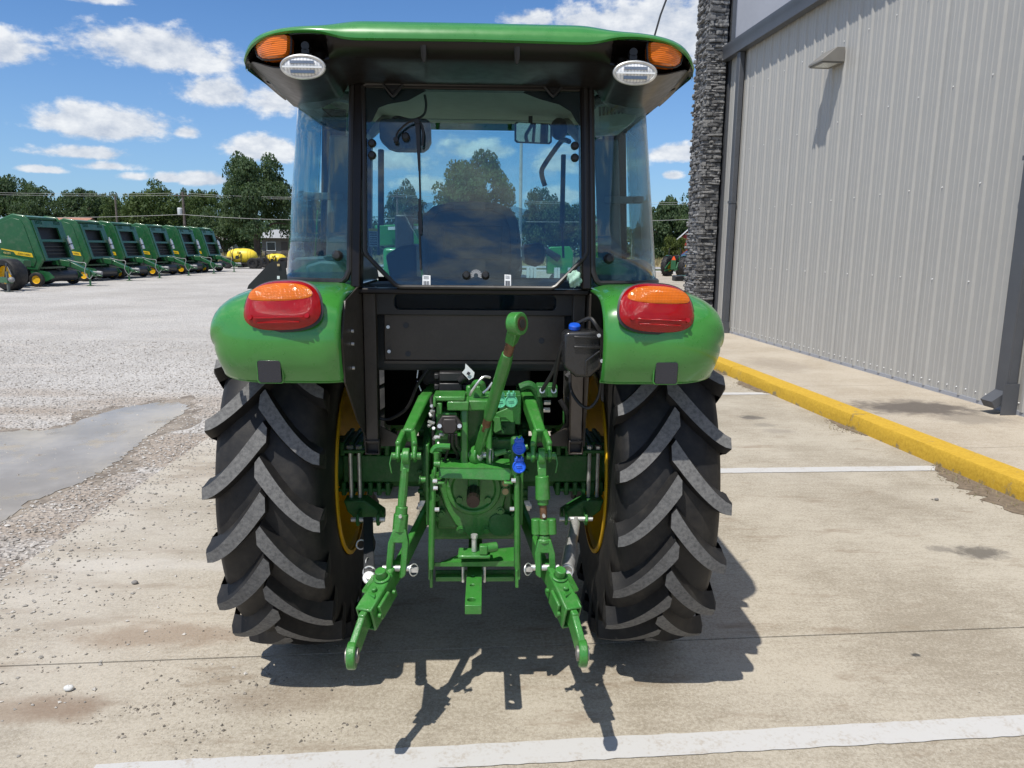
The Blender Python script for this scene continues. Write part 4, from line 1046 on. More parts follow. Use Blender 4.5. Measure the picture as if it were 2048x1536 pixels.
        MB().prism([(xa + sd * .05, 2.98, 1.07), (xa - sd * .17, 2.98, .95), (xa + sd * .05, 2.98, .95)], (0, .01, 0)).build('gusset', BLACKM, T, smooth=0)
        MB().bb(xa - h - .004, xa + h + .004, 2.878, 2.94, z0 + .0, z0 + .012)
        en = MB(); en.bb(xa - h + .002, xa + h - .002, 2.886, 2.925, z0 + .055, z0 + .058); en.build('post_plug', PLASTIC, T, smooth=0)
        # open square socket facing back
        sk = MB().plate([(-.029, -.029), (.029, -.029), (.029, .029), (-.029, .029)], [rrect(-.023, .023, -.023, .023, .005)], 0, .05, Matrix.Translation((xa, 2.92, z0 - .012)) @ Matrix.Rotation(pi / 2, 4, 'X')); sk.build('post_socket', BLACKM, T, bevel=.003)
        MB().bb(xa - .024, xa + .024, 2.905, 2.91, z0 - .036, z0 + .012).build('socket_back', PLASTIC, T, smooth=0)
        MB().cyl((xa - sd * .12, 3.0, .90), (xa - sd * .12, 3.0, .95), .03).build('cab_mount', RUBTRIM, T)
    # blue-capped reservoir with its hoses
    rv = MB(); q = [(1133, 664), (1195, 662), (1204, 672), (1204, 735), (1180, 756), (1152, 755), (1128, 735), (1128, 672)]
    ro = rv.prism([P(x, y, 2.62) for x, y in q], (0, .10, 0)).build('washer_reservoir', pm('reservoir_black', (.02, .02, .021), .28, coat=.2), T, bevel=.012, seg=3)
    rb_ = MB()
    for y in (674, 694): rb_.bar(P(1148, y, 2.615), P(1200, y + 1, 2.615), .008, .008)
    rb_.tube([P(1200, 702, 2.615), P(1172, 722, 2.615), P(1172, 752, 2.615)], .004, 6); rb_.build('reservoir_rib', MATS['reservoir_black'], ro, bevel=.002)
    cp = P(1149, 657, 2.66); MB().lathe([(0, .016), (.018, .016), (.021, .012), (.021, 0), (0, 0)], cp, (0, -.25, 1), 18).build('cap', BLUE, ro)
    for px, py in ((1198, 671), (1204, 722)): MB().cyl(P(px, py, 2.61), P(px, py, 2.63), .007, n=8).build('reservoir_bolt', STEEL, ro)
    MB().prism([P(x, y, 2.74) for x, y in ((1198, 655), (1207, 660), (1207, 805), (1202, 800))], (0, .006, 0)).build('reservoir_bracket', PLASTIC, ro, smooth=0)
    def hose(pts, r=.008, m=PLASTIC, nm='hose'): return MB().tube([P(*p) for p in pts], r, 8, smooth=6).build(nm, m, T)
    hose([(1202, 668, 2.64), (1192, 650, 2.64), (1180, 637, 2.66), (1160, 645, 2.68), (1146, 655, 2.70), (1125, 690, 2.72), (1110, 735, 2.76), (1085, 779, 2.8)], .0075)
    hose([(1135, 660, 2.70), (1122, 700, 2.72), (1112, 745, 2.76), (1107, 778, 2.8)], .0075)
    hose([(1203, 740, 2.70), (1198, 790, 2.72), (1180, 815, 2.72), (1160, 808, 2.74), (1142, 780, 2.78), (1140, 750, 2.80)], .006)
    hose([(855, 740, 2.95), (835, 770, 2.95), (815, 815, 2.98), (780, 838, 3.0), (757, 836, 3.0)], .007)
    hose([(1120, 800, 2.95), (1135, 830, 2.95), (1130, 855, 3.0), (1100, 890, 3.05)], .011)
    hose([(1040, 775, 2.85), (1060, 770, 2.85), (1075, 790, 2.86), (1080, 840, 2.9), (1078, 880, 2.95)], .016, DGREEN, 'hydraulic_pipe')
    hose([(870, 790, 2.80), (862, 800, 2.75), (868, 830, 2.7), (866, 850, 2.7), (868, 900, 2.72)], .006)
    hose([(905, 868, 2.66), (905, 890, 2.68), (915, 910, 2.72), (912, 925, 2.75)], .006); hose([(912, 868, 2.66), (914, 890, 2.68), (925, 905, 2.72)], .006); hose([(899, 868, 2.66), (896, 900, 2.70), (885, 930, 2.72)], .005)
    for q in (((836, 740), (834, 756)), ((835, 762), (842, 782))): MB().bar(P(*q[0], 2.95), P(*q[1], 2.95), .004, .002, up=(0, 1, 0)).build('cable_tie', WHITE, T, smooth=0)
    for yy in (752, 773):
        cb = MB(); a = P(902, yy, 2.88); cb.box(a, (.09, .05, .035)); cb.box(a + V(-.055, 0, 0), (.02, .035, .022)); cb.box(a + V(.055, 0, 0), (.02, .035, .022)); cb.build('wire_connector', PLASTIC, T, bevel=.004)
    q = [P(x, y, 2.84) for x, y in ((931, 727), (949, 745), (947, 755), (938, 760), (934, 755), (924, 745), (930, 738))]
    tg_ = MB().prism(q, (0, .002, 0)).build('paper_tag', WHITE, T, smooth=0)
    MB().box(P(937, 747, 2.835), (.012, .001, .012), Matrix.Rotation(.5, 3, 'Y')).build('tag_print', NAVY, tg_, smooth=0)
    MB().lathe([(0, 0), (.016, 0), (.016, .03), (.0, .03)], P(920, 762, 2.86), (.6, -.2, .5), 12).build('sensor', PLASTIC, T)
    # ---------------- axle and transmission
    for sd in (-1, 1):
        ax = MB(); ax.bb(sd * .20, sd * .56, 3.14, 3.42, .745, .865); ax.cyl((sd * .12, 3.28, .80), (sd * .60, 3.28, .80), .115, n=20)
        for k in range(6):
            x = sd * (.37 + .038 * k)
            for z in (.715, .895): ax.bb(x - .010, x + .010, 3.135, 3.40, z - .03, z + .03)
        ax.bb(sd * .355, sd * .585, 3.142, 3.40, .70, .715); ax.bb(sd * .355, sd * .585, 3.142, 3.40, .895, .91)
        ax.cyl((sd * .16, 3.28, .80), (sd * .215, 3.28, .80), .19, n=28)
        for k in range(10):
            a = 2 * pi * k / 10; ax.cyl((sd * .215, 3.28 + .165 * cos(a), .80 + .165 * sin(a)), (sd * .24, 3.28 + .165 * cos(a), .80 + .165 * sin(a)), .012, n=6)
        ax.build('axle_housing', DGREEN, T, bevel=.005)
        ub = MB()
        for x in ((.5215, .4845) if sd < 0 else (.500, .537)):
            ub.cyl((sd * x, 3.105, .655), (sd * x, 3.105, .905), .0085, n=10); ub.cyl((sd * x, 3.105, .905), (sd * x, 3.105, .918), .015, n=6)
        ub.build('axle_bolt', STEEL, T)
        xm = .503 if sd < 0 else .518
        MB().box((sd * xm, 3.105, .898), (.09, .05, .014)).build('bolt_plate', DGREEN, T, bevel=.003)
        cl_ = MB(); xb = sd * .435
        cl_.prism([(sd * (xm + .045), 3.06, .69), (sd * (xm - .045), 3.06, .69), (xb - sd * .055, 3.06, .63), (xb - sd * .055, 3.06, .59), (xb + sd * .05, 3.06, .59), (sd * (xm + .03), 3.06, .64)], (0, .08, 0))
        cl_.build('sway_bracket', DGREEN, T, bevel=.006)
        for e in (-.042, .042):
            ea = MB(); ea.prism([(xb + e - .006, 3.06, .655), (xb + e - .006, 2.985, .655), (xb + e - .006, 2.965, .63), (xb + e - .006, 2.985, .605), (xb + e - .006, 3.06, .595)], (.012, 0, 0))
            ea.build('bracket_ear', GREEN2 if sd > 0 else DGREEN, T, bevel=.003)
        pn = MB(); pn.cyl((xb - .07, 2.995, .630), (xb + .07, 2.995, .630), .010, n=10); pn.build('bracket_pin', STEEL, T)
        # stabiliser: black slotted bar on the left, zinc tube on the right
        a = V(xb, 2.995, .63); b = V(sd * .372 if sd < 0 else .352, 2.60, .548); d = (b - a).normalized()
        if sd < 0:
            s_ = MB(); s_.bar(a, a.lerp(b, .93), .040, .030); so2 = s_.build('stabiliser', pm('stabiliser_dark', (.035, .037, .04), .45), T, bevel=.004)
        else:
            s_ = MB(); s_.cyl(a.lerp(b, .10), a.lerp(b, .70), .022, n=16); s_.cyl(a.lerp(b, .52), a.lerp(b, .88), .027, n=16); s_.cyl(a, a.lerp(b, .12), .012); so2 = s_.build('stabiliser', STEEL, T)
        r_ = MB(); c1 = a.lerp(b, .90); r_.lathe([(.022 + .0035 * cos(2 * pi * k / 6), .0035 * sin(2 * pi * k / 6)) for k in range(7)], c1, (0, -1, .25), 18); r_.build('pin_ring', STEEL, so2); r_ = MB()
        if sd < 0: r_.lathe([(.018 + .003 * cos(2 * pi * k / 6), .003 * sin(2 * pi * k / 6)) for k in range(7)], a.lerp(b, .45) + V(-.03, 0, 0), (.3, -1, .25), 16); r_.build('pin_ring', STEEL, so2); r_ = MB()
        c2 = a.lerp(b, .72); r_.lathe([(.020 + .002 * cos(2 * pi * k / 6), .002 * sin(2 * pi * k / 6)) for k in range(7)], c2 + V(0, -.02, 0), (1, -.3, .2), 16)
        for t_ in (.62, .70): r_.cyl(a.lerp(b, t_) + V(0, -.028, .004), a.lerp(b, t_) + V(0, -.018, .004), .006, n=8)
        r_.build('pin_ring', STEEL, so2)
        e_ = MB(); e_.bar(a.lerp(b, .92), b + d * .012, .040, .016); e_.cyl(b + V(0, -.012, .012), b + V(0, .012, -.004), .024, n=14); e_.cyl(b + V(0, -.02, .02), b + V(0, 0, 0), .011, n=12); e_.build('stabiliser_eye', STEEL, so2, bevel=.003)
    # transmission case
    tc_ = MB(); tc_.bb(cx - .172, cx + .172, 2.84, 3.45, .60, 1.02); tc_.bb(cx - .15, cx + .15, 2.80, 2.86, .66, .98)
    tcase = tc_.build('transmission_case', GREEN2, T, bevel=.012)
    fa = MB(); F2 = Matrix.Translation((cx, 2.80, 0)) @ Matrix.Rotation(pi / 2, 4, 'X')
    fa.plate([(-.10, .95), (.10, .95), (.145, .90), (.115, .78), (.10, .71), (.055, .655), (.015, .64), (-.03, .645), (-.075, .69), (-.12, .77), (-.15, .87), (-.13, .93)], [], .001, .022, F2)
    pc_ = V(cx - .004, 2.775, .838)
    fa.lathe([(.105, 0), (.105, .014), (.086, .016), (.082, .006), (.05, .006), (.0, .006)], pc_, (0, -1, 0), 40)
    fa.build('rear_cover', GREEN2, tcase, bevel=.004)
    keep = ORG[0]; ORG[0] = Vector((0, 0, 0))
    bt = MB(); bt.cyl((0, 0, 0), (0, -.028, 0), .016, n=14); bt.cyl((0, -.026, 0), (0, -.038, 0), .010, n=6); bt_me = bt.mesh('cover_bolt', GREEN2)
    ORG[0] = keep
    for dx, dz in ((-.145, .985), (-.15, .72), (.155, .72), (.16, .80), (-.15, .80), (.145, .955), (-.055, .668), (.045, .668), (.10, .745), (-.13, .735), (.15, .885), (-.145, .885)):
        o_ = bpy.data.objects.new('cover_bolt', bt_me); COL.objects.link(o_); o_.parent = tcase; o_.location = V(cx + dx, 2.80, dz) - ORG[0]
    for dx, dz in ((-.055, .795), (.055, .795), (0, .90)): MB().cyl(pc_ + V(dx, 0, dz - .838), pc_ + V(dx, -.02, dz - .838), .013, n=6).build('cover_bolt', GREEN2, tcase)
    MB().plate(rrect(.055, .155, .645, .735, .035), [], .0, .032, F2).build('side_cover', DGREEN, tcase, bevel=.006)
    fl = MB(); c = V(cx - .075, 2.77, .915); fl.lathe([(.03, -.02), (.03, .004), (.022, .004), (.018, -.015), (0, -.015)], c, (0, -1, 0), 20); fl.build('sensor_port', PLASTIC, tcase)
    sh = MB(); sh.cyl(pc_ + V(0, .02, 0), pc_ + V(0, -.13, -.010), .024, n=18); 
    for k in range(12):
        a = 2 * pi * k / 12; sh.cyl(pc_ + V(.022 * cos(a), -.02, .022 * sin(a)), pc_ + V(.022 * cos(a), -.128, .022 * sin(a) - .010), .0035, n=5)
    sh.build('drive_shaft', pm('dark_oiled_steel', (.035, .025, .022), .3, metal=.5), tcase)
    MB().bar(pc_ + V(0, -.02, .012), pc_ + V(0, -.02, .085), .045, .012, up=(0, 1, 0)).build('shaft_shield', GREEN2, tcase, bevel=.006)
    for dz in (.862, .828):
        c = V(cx + .118, 2.772, dz); MB().cyl(c, c + V(0, -.012, 0), .0125, n=16).build('fill_plug', TAN, tcase)
        MB().lathe([(.013, 0), (.018, 0), (.018, .008), (.013, .008)], c, (0, -1, 0), 16).build('plug_collar', GREEN2, tcase)
    fr4 = Matrix.Translation((cx - .01, 2.776, .705)) @ Matrix.Rotation(pi / 2, 4, 'X')
    text_mb('540 RPM', .016, Matrix.Translation((cx + .118, 2.7762, .803)) @ Matrix.Rotation(pi / 2, 4, 'X')).build('cast_lettering', GREEN2, tcase, smooth=0)
    # ---------------- drawbar and its cage
    hol = []
    for (hx, hy, hr) in ((943, 1199, .0155), (944.8, 1170, .0095), (945.7, 1152.6, .0095)): q = G(hx, hy, .529); hol.append(circ(q.x, q.y, hr, 16))
    MB().plate([(cx - .029, 2.425), (cx + .029, 2.425), (cx + .029, 3.3), (cx - .029, 3.3)], hol, .495, .034).build('drawbar', GREEN2, T, bevel=.002)
    YC = 2.66
    cage = MB().bar(P(864, 945, YC + .05), P(861, 1145, YC + .05), .008, .13, up=(0, 1, 0)).build('hitch_cage', GREEN2, T, bevel=.002)
    for a, b in (((866, 950), (862, 1137)), ((1034, 950), (1035, 1136))): MB().tube([P(*a, YC - .02), P(a[0] * .5 + b[0] * .5, 1040, YC - .025), P(*b, YC - .02)], .0115, 10).build('cage_rail', GREEN2, cage)
    MB().bar(P(1036, 945, YC + .05), P(1037, 1145, YC + .05), .008, .13, up=(0, 1, 0)).build('cage_side', GREEN2, cage, bevel=.002)
    a, b, c, d = P(878, 934, YC), P(1021, 937, YC), P(1020, 962, YC - .01), P(877, 957, YC - .01)
    tp_ = MB(); tp_.prism([a, b, c, d], (0, .008, 0)); tp_.prism([a, b, b + V(0, .09, .012), a + V(0, .09, .012)], (0, 0, -.006)); tp_.build('cage_top', GREEN2, cage, bevel=.003)
    for x0, x1 in ((870, 889), (1008, 1026)):
        p, q = P(x0, 966, YC - .03), P(x1, 968, YC - .03); o_ = MB().bb(p.x, q.x, YC - .035, YC + .02, p.z - .004, p.z + .003).build('cage_tab', GREEN2, cage, bevel=.002)
        m = (p + q) / 2; MB().cyl((m.x, YC - .012, p.z + .003), (m.x, YC - .012, p.z + .005), .008, n=12).build('tab_hole', PLASTIC, o_)
    for x, y in ((870, 962), (874, 1019), (1027, 961), (1024, 1018), (871, 976)): c = P(x, y, YC - .03); MB().cyl(c + V(-.008, 0, 0), c + V(.008, 0, 0), .008, n=8).build('cage_bolt', STEEL, cage)
    lo_ = MB(); f1, f2 = P(869, 1126, YC), P(1028, 1122, YC); t1, t2 = P(869, 1119, YC + .07), P(1028, 1103, YC + .07)
    lo_.prism([f1, f2, t2 + V(0, .02, .01), t2.lerp(t1, .62) + V(0, .02, .01), t1.lerp(t2, .22), t1 + V(0, -.05, 0)], (0, 0, -.006)); lo_.prism([f1, f2, P(1028, 1133, YC), P(869, 1133, YC)], (0, .006, 0)); lo_.build('cage_apron', GREEN2, cage, bevel=.002)
    for x0, x1 in ((871, 930), (966, 1029)): p, q = P(x0, 1154, YC + .04), P(x1, 1163, YC + .04); MB().bb(p.x, q.x, YC + .04, YC + .07, q.z, p.z).build('drawbar_support', GREEN2, cage, bevel=.002)
    p, q = P(871, 1139, YC + .09), P(1029, 1150, YC + .09); MB().bb(p.x, q.x, YC + .08, YC + .088, q.z, p.z).build('support_strap', DGREEN, cage, bevel=.002)
    for x0 in (862, 1034): p, q = P(x0 - 3, 1140, YC), P(x0 + 3, 1176, YC); MB().bb(p.x, q.x, YC, YC + .05, q.z, p.z).build('cage_foot', GREEN2, cage, bevel=.002)
    for x0 in (926, 969): MB().cyl(P(x0, 1133, YC + .03), P(x0, 1164, YC + .03), .0055, n=8).build('support_bolt', STEEL, cage)
    vl = MB(); c = V(cx, 2.66, .665); vl.cyl(c + V(0, 0, -.035), c + V(0, 0, .02), .010, n=10); vl.cyl(c + V(0, 0, .018), c + V(0, 0, .03), .013, n=10); vl.build('drawbar_pin', STEEL, T)
    v2 = MB(); v2.bb(cx + .02, cx + .05, 2.62, 2.65, .63, .665); v2.bb(cx - .06, cx + .06, 2.62, 2.70, .615, .628); v2.cyl((cx + .035, 2.64, .648), (cx + .085, 2.66, .648), .018); v2.build('pin_block', GREEN2, T, bevel=.004)
    # ---------------- lift arms, lift rods, lower links
    for sd in (-1, 1):
        xt = -.185 if sd < 0 else .222; xf = -.228 if sd < 0 else .252
        A = V(xt, 2.90, 1.155); B = V(xf, 2.655, 1.075)
        m = MB(); m.bar(V(xt - sd * .02, 3.10, 1.16), A.lerp(B, .1), .045, .060); m.bar(A, B, .048, .058, w1=.040, h1=.055)
        for e in (-.029, .029): m.bar(B + V(e * .55, .02, 0), V(xf + e, 2.59, 1.045), .020, .055); m.bar(V(xf + e, 2.605, 1.045), V(xf + e, 2.575, 1.005), .016, .050)
        la = m.build('lift_arm', GREEN2, T, bevel=.007)
        m = MB(); m.cyl((xf - .052, 2.585, 1.020), (xf + .052, 2.585, 1.020), .013, n=12); m.tube([(xf + sd * .05, 2.575, 1.03), (xf + sd * .056, 2.56, 1.0), (xf + sd * .05, 2.56, .965)], .0025, 6); m.build('arm_pin', GREEN2, la)
        xb = -.262 if sd < 0 else .268; top = V(xf, 2.58, 1.02); bot = V(xb, 2.53, .635); L = lambda t: top.lerp(bot, t)
        m = MB(); m.cyl(top + V(-.012, 0, 0), top + V(.012, 0, 0), .030, n=16); m.bar(top, L(.14), .022, .032, up=(1, 0, 0)); 
        if sd < 0:
            m.tube([L(.10), L(.2), L(.33), L(.48)], [.014, .015, .016, .015], 10); m.cyl(L(.46), L(.56), .022, n=12); m.cyl(L(.53), L(.69), .027, n=8)
        else:
            m.bar(L(.10), L(.22), .024, .03, up=(1, 0, 0)); m.cyl(L(.18), L(.40), .025, .027, n=12); m.cyl(L(.39), L(.45), .020, n=12); low = MB()
            m2 = MB(); [m2.cyl(L(.575) + V(dx, -.004, 0), L(.72) + V(dx, -.004, 0), .017 if dx else .021, n=12) for dx in (-.028, 0, .028)]; turn = m2
            low.cyl(L(.73), L(.78), .021, n=12); low.cyl(L(.765), L(.80), .026, n=10)
        lr = m.build('lift_rod', GREEN2, T, bevel=.003)
        if sd > 0: turn.build('turning_sleeve', GREEN2, lr, bevel=.003); low.build('rod_collar', GREEN2, lr, bevel=.003)
        m = MB(); 
        if sd > 0: m.cyl(L(.43), L(.77), .013, n=12)
        else: m.cyl(L(.44), L(.50), .0155, n=12)
        m.build('rod_screw', RUST if sd > 0 else GREEN2, lr)
        m = MB(); m.cyl(L(.53) + V(0, -.03, 0), L(.53) + V(0, -.018, 0), .006, n=8); m.build('grease_fitting', STEEL, lr)
        # slotted fork at the foot of the rod
        f0 = .66 if sd < 0 else .76
        m = MB(); dv = (bot - top).normalized(); pz = -dv; px_ = Vector((1, 0, 0)); py_ = pz.cross(px_)
        fm = Matrix.Translation(L(f0)) @ Matrix((px_, pz, py_)).transposed().to_4x4()
        H_ = (bot - L(f0)).length + .045
        m.plate([(-.022, 0), (.022, 0), (.036, -.05), (.036, -H_ + .01), (.026, -H_), (.014, -H_), (.0135, -.050), (-.0135, -.050), (-.014, -H_), (-.026, -H_), (-.036, -H_ + .01), (-.036, -.05)], [], -.020, .040, fm)
        m.build('rod_fork', GREEN2, lr, bevel=.004)
        sp_ = MB(); sp_.cyl((xb - .05, bot.y - .005, bot.z - .012), (xb + .05, bot.y - .005, bot.z - .012), .011, n=12); so3 = sp_.build('fork_pin', STEEL, lr)
        c = V(xb - sd * .062, bot.y - .02, bot.z - .012); m = MB(); m.lathe([(.021 + .0022 * cos(2 * pi * k / 6), .0022 * sin(2 * pi * k / 6)) for k in range(7)], c, (.75, -.6, .2), 18); m.box(c, (.03, .014, .014)); m.build('linch_pin', STEEL, lr, smooth=40)
        # lower link: forged bar, telescoping box, hook with ball end
        p0 = V(sd * .185 + .01, 2.98, .695); p1 = V(xb + .0, 2.56, .60); p2 = V(sd * .310 + .004, 2.43, .568); p3 = V(sd * .352, 2.31, .52); p4 = V(sd * .372 - .002, 2.235, .455)
        m = MB(); m.bar(p0, p1, .024, .075); m.bar(p0 + V(0, .0, 0), p0 + V(-sd * .03, .16, .03), .024, .08); m.bar(p1 + V(0, .012, .004), p2, .024, .080, h1=.075); m.bar(p1.lerp(p2, .3) + V(sd * .018, 0, .012), p2 + V(sd * .022, 0, .025), .05, .012)
        lk = m.build('lower_link', GREEN2, T, bevel=.006)
        d = (p3 - p2).normalized(); b0 = p2 - d * .055; b1 = p3 - d * .025
        m = MB(); u_ = V(0, 0, 1)
        sdv = d.cross(u_).normalized(); uu = sdv.cross(d)
        m.bar(b0 + uu * .047, b1 + uu * .040, .056, .010); m.bar(b0 + sdv * .025, b1 + sdv * .025, .009, .098, h1=.092); m.bar(b0 - sdv * .025, b1 - sdv * .025, .009, .098, h1=.092); m.bar(b0 - uu * .047, b1 - uu * .045, .056, .008)
        m.bar(b0.lerp(b1, .35) - sdv * .036, b0.lerp(b1, .8) - sdv * .036, .012, .060, up=uu) ; m.bar(b0.lerp(b1, .35) + sdv * .036, b0.lerp(b1, .8) + sdv * .036, .012, .060)
        m.build('telescoping_box', GREEN2, lk, bevel=.004)
        m = MB(); c = b0.lerp(b1, .15); m.cyl(c + uu * .05, c + uu * .085, .019, n=16); m.lathe([(.021, .051), (.030, .051), (.030, .058), (.021, .058)], c, uu, 20); m.cyl(b0.lerp(b1, .5) + uu * .05, b0.lerp(b1, .5) + uu * .062, .010, n=10); m.build('latch_button', GREEN2, lk, bevel=.003)
        m = MB()
        for t_ in (.2, .85): m.cyl(b0.lerp(b1, t_) - sdv * .036 * (-sd) - sdv * 0, b0.lerp(b1, t_) - sdv * .046 * (-sd), .008, n=10)
        m.build('box_rivet', GREEN2, lk)
        m = MB(); d2 = (p4 - p3).normalized(); m.bar(b1 - d * .03, p3 + V(0, 0, .004), .024, .070); m.bar(p3 - d * .015 + V(0, 0, .003), p4 - d2 * .02, .024, .066, h1=.060)
        m.cyl(p4 + V(-.014, 0, 0), p4 + V(.014, 0, 0), .044, n=24); hk = m.build('link_hook', GREEN2, lk, bevel=.005)
        m = MB(); m.sph(p4, .024, 18, 12); m.cyl(p4 + V(-.020, 0, 0), p4 + V(.020, 0, 0), .024, n=20); m.build('ball_end', pm('ball_steel', (.30, .28, .26), .45, metal=.6, var=.3, vs=40), hk)
        pl = MB(); pl.prism([p2 + V(sd * .00, .08, .034), p2 + V(sd * .055, .17, .0), p2 + V(sd * .062, -.02, .028), p2 + V(sd * .01, -.08, .034)], (0, 0, -.010)); pl.build('stabiliser_lug', GREEN2, lk, bevel=.003)
        nb = MB(); nb.cyl((sd * .185 + .01 + sd * .0, 2.98, .695), (sd * .235 + .01, 2.98, .695), .014, n=12); nb.cyl((sd * .205 + .01, 2.98, .695), (sd * .228 + .01, 2.98, .695), .024, n=6); nb.build('link_nut', STEEL, lk)
    # ---------------- top link
    a = V(.022, 2.72, .985); b = V(.150, 2.36, 1.515); L = lambda t: a.lerp(b, t)
    m = MB(); m.tube([L(.32), L(.36), L(.74), L(.80)], [.018, .0215, .0222, .019], 12); tl_ = m.build('top_link', GREEN2, T, bevel=.002)
    dv = (b - a).normalized(); ax_ = V(.78, -.62, .08).normalized()
    m = MB(); m.cyl(b - ax_ * .019, b + ax_ * .019, .037, n=26); m.bar(L(.875), L(.98), .030, .034, up=ax_, w1=.05, h1=.034); m.build('upper_eye', GREEN2, tl_, bevel=.004)
    m = MB(); m.cyl(b - ax_ * .022, b + ax_ * .021, .023, n=22); m.build('eye_ball', pm('worn_ball', (.09, .05, .035), .4, metal=.5), tl_)
    m = MB(); m.cyl(b - ax_ * .024, b + ax_ * .023, .014, n=18); m.build('eye_bore', PLASTIC, tl_)
    for r0, r1 in ((.76, .90), (.22, .36)):
        m = MB(); n = 16; pts = [L(r0 + (r1 - r0) * i / n) for i in range(n + 1)]; m.tube(pts, [.0145 + .0018 * (i % 2) for i in range(n + 1)], 12)
        m.build('link_thread', RUST, tl_)
    m = MB(); m.bar(L(.02), L(.26), .028, .032, up=ax_); m.cyl(a - ax_ * .016, a + ax_ * .016, .036, n=20); m.build('lower_eye', GREEN2, tl_, bevel=.005)
    m = MB(); m.sph(a + V(-.0, 0, 0), .026, 14, 10); m.cyl(a + V(-.05, 0, 0), a + V(.055, 0, 0), .011, n=12); m.cyl(a + V(-.056, 0, 0), a + V(-.046, 0, 0), .018, n=6); m.build('top_pin', STEEL, T)
    m = MB(); c = a + V(.052, -.01, 0); m.lathe([(.028 + .004 * cos(2 * pi * k / 6), .004 * sin(2 * pi * k / 6)) for k in range(7)], c, (1, -.2, 0), 18); m.build('pin_ring', STEEL, T)
    tl_h = MB(); tl_h.tube([P(980, 755, 2.60), P(965, 755, 2.58), P(945, 780, 2.58), P(940, 790, 2.60)], .0045, 6, smooth=4); tl_h.tube([P(985, 765, 2.60), P(975, 778, 2.6), P(966, 786, 2.6)], .0045, 6, smooth=3); tl_h.build('link_handle', STEEL, tl_)
    # top-link bracket, valve stack, couplers, socket
    m = MB()
    for x0, x1, ym in ((-.040, -.012, 2.70), (.055, .078, 2.70)):
        m.prism([(x0, ym, .93), (x0, ym, 1.12), (x0, ym + .02, 1.19), (x0, ym + .12, 1.20), (x0, ym + .12, .93)], (x1 - x0, 0, 0))
    m.bb(-.040, .078, 2.80, 2.83, .93, 1.21); m.bb(-.04, .078, 2.715, 2.80, 1.155, 1.195)
    m.build('top_link_bracket', GREEN2, T, bevel=.006)
    def gbox(px0, px1, py0, py1, Y, dp, nm='valve_block', mat=GREEN2, bv=.005):
        a, b = P(px0, py0, Y), P(px1, py1, Y); return MB().bb(a.x, b.x, Y, Y + dp, b.z, a.z).build(nm, mat, T, bevel=bv)
    gbox(872, 914, 825, 880, 2.70, .10); gbox(866, 930, 793, 803, 2.68, .12, 'bracket_strap'); gbox(894, 938, 803, 822, 2.68, .10); gbox(872, 884, 806, 830, 2.68, .10); gbox(866, 872, 795, 815, 2.66, .02, 'bracket_strap')
    gbox(932, 966, 772, 805, 2.78, .03, 'pivot_plate', GREEN2, .008); gbox(985, 1030, 845, 870, 2.82, .10, 'valve_block', DGREEN); gbox(1000, 1042, 790, 850, 2.86, .10, 'valve_block', DGREEN)
    gbox(880, 1010, 905, 935, 2.80, .08, 'valve_block', DGREEN); gbox(870, 900, 870, 905, 2.76, .08, 'valve_block', DGREEN)
    pp = MB(); pp.tube([P(945, 775, 2.76), P(952, 766, 2.74), P(963, 767, 2.74), P(967, 778, 2.76)], .012, 8, smooth=3); pp.build('pivot_hook', GREEN2, T)
    cov = MB(); cov.prism([P(x, y, 2.72) for x, y in ((965, 815), (1012, 800), (1022, 830), (1028, 848), (1018, 845), (1005, 838), (992, 838), (985, 868), (992, 840), (975, 832))], (0, .01, 0)); 
    q = [(978, 832), (1025, 812), (1029, 846), (1021, 845), (1010, 836), (995, 837)]
    MB().prism([P(x, y, 2.73) for x, y in q], (0, .012, 0)).build('coupler_bracket', GREEN2, T, bevel=.003)
    q = [(980, 832), (1000, 835), (1004, 860), (990, 867), (986, 862), (988, 845)]
    MB().prism([P(x, y, 2.71) for x, y in q], (0, .012, 0)).build('coupler_bracket', GREEN2, T, bevel=.003)
    gbox(1022, 1042, 875, 955, 2.64, .03, 'coupler_mount', DGREEN, .01); gbox(985, 1034, 790, 814, 2.77, .03, 'coupler_mount', GREEN2, .004)
    for a_, b_ in (((990, 908), (1012, 902)), ((1042, 898), (1056, 893))): MB().tube([P(*a_, 2.66), P(*b_, 2.66)], .010, 10).build('coupler_stub', GREEN2, T)
    def coupler(px, py, Y, mat, digit):
        c = P(px, py, Y); m = MB(); m.lathe([(.0, .012), (.019, .012), (.021, .016), (.024, .014), (.024, -.004), (0, -.004)], c, (0, -1, .25), 22); o = m.build('coupler_cap', mat, T)
        m = MB(); m.bb(c.x - .017, c.x + .017, Y - .012, Y + .006, c.z + .022, c.z + .034); m.bb(c.x - .012, c.x - .005, Y - .016, Y, c.z + .030, c.z + .042); m.bb(c.x + .005, c.x + .012, Y - .016, Y, c.z + .030, c.z + .042); m.build('cap_hinge', mat, o, bevel=.002)
        m = MB(); f = Matrix.Translation(c + V(0, -.0135, 0)) @ Matrix.Rotation(radians(76), 4, 'X')
        m.bar(f @ V(-.011, .006, 0), f @ V(.009, .006, 0), .005, .004); m.bar(f @ V(-.009, .0, 0), f @ V(.011, .0, 0), .004, .004)
        m.build('cap_arrow', mat, o, bevel=.001)
        text_mb(digit, .012, f @ Matrix.Translation((0, -.014, 0)), .003).build('cap_digit', mat, o, smooth=0)
    coupler(1022, 803, 2.745, MINT, 'I'); coupler(1000, 804, 2.755, MINT, 'I'); coupler(1038, 896, 2.615, BLUE, 'II'); coupler(1038, 933, 2.615, BLUE, 'II')
    q = [(884, 832), (912, 832), (925, 849), (925, 859), (912, 862), (908, 868), (888, 868), (884, 862), (873, 860), (873, 850)]
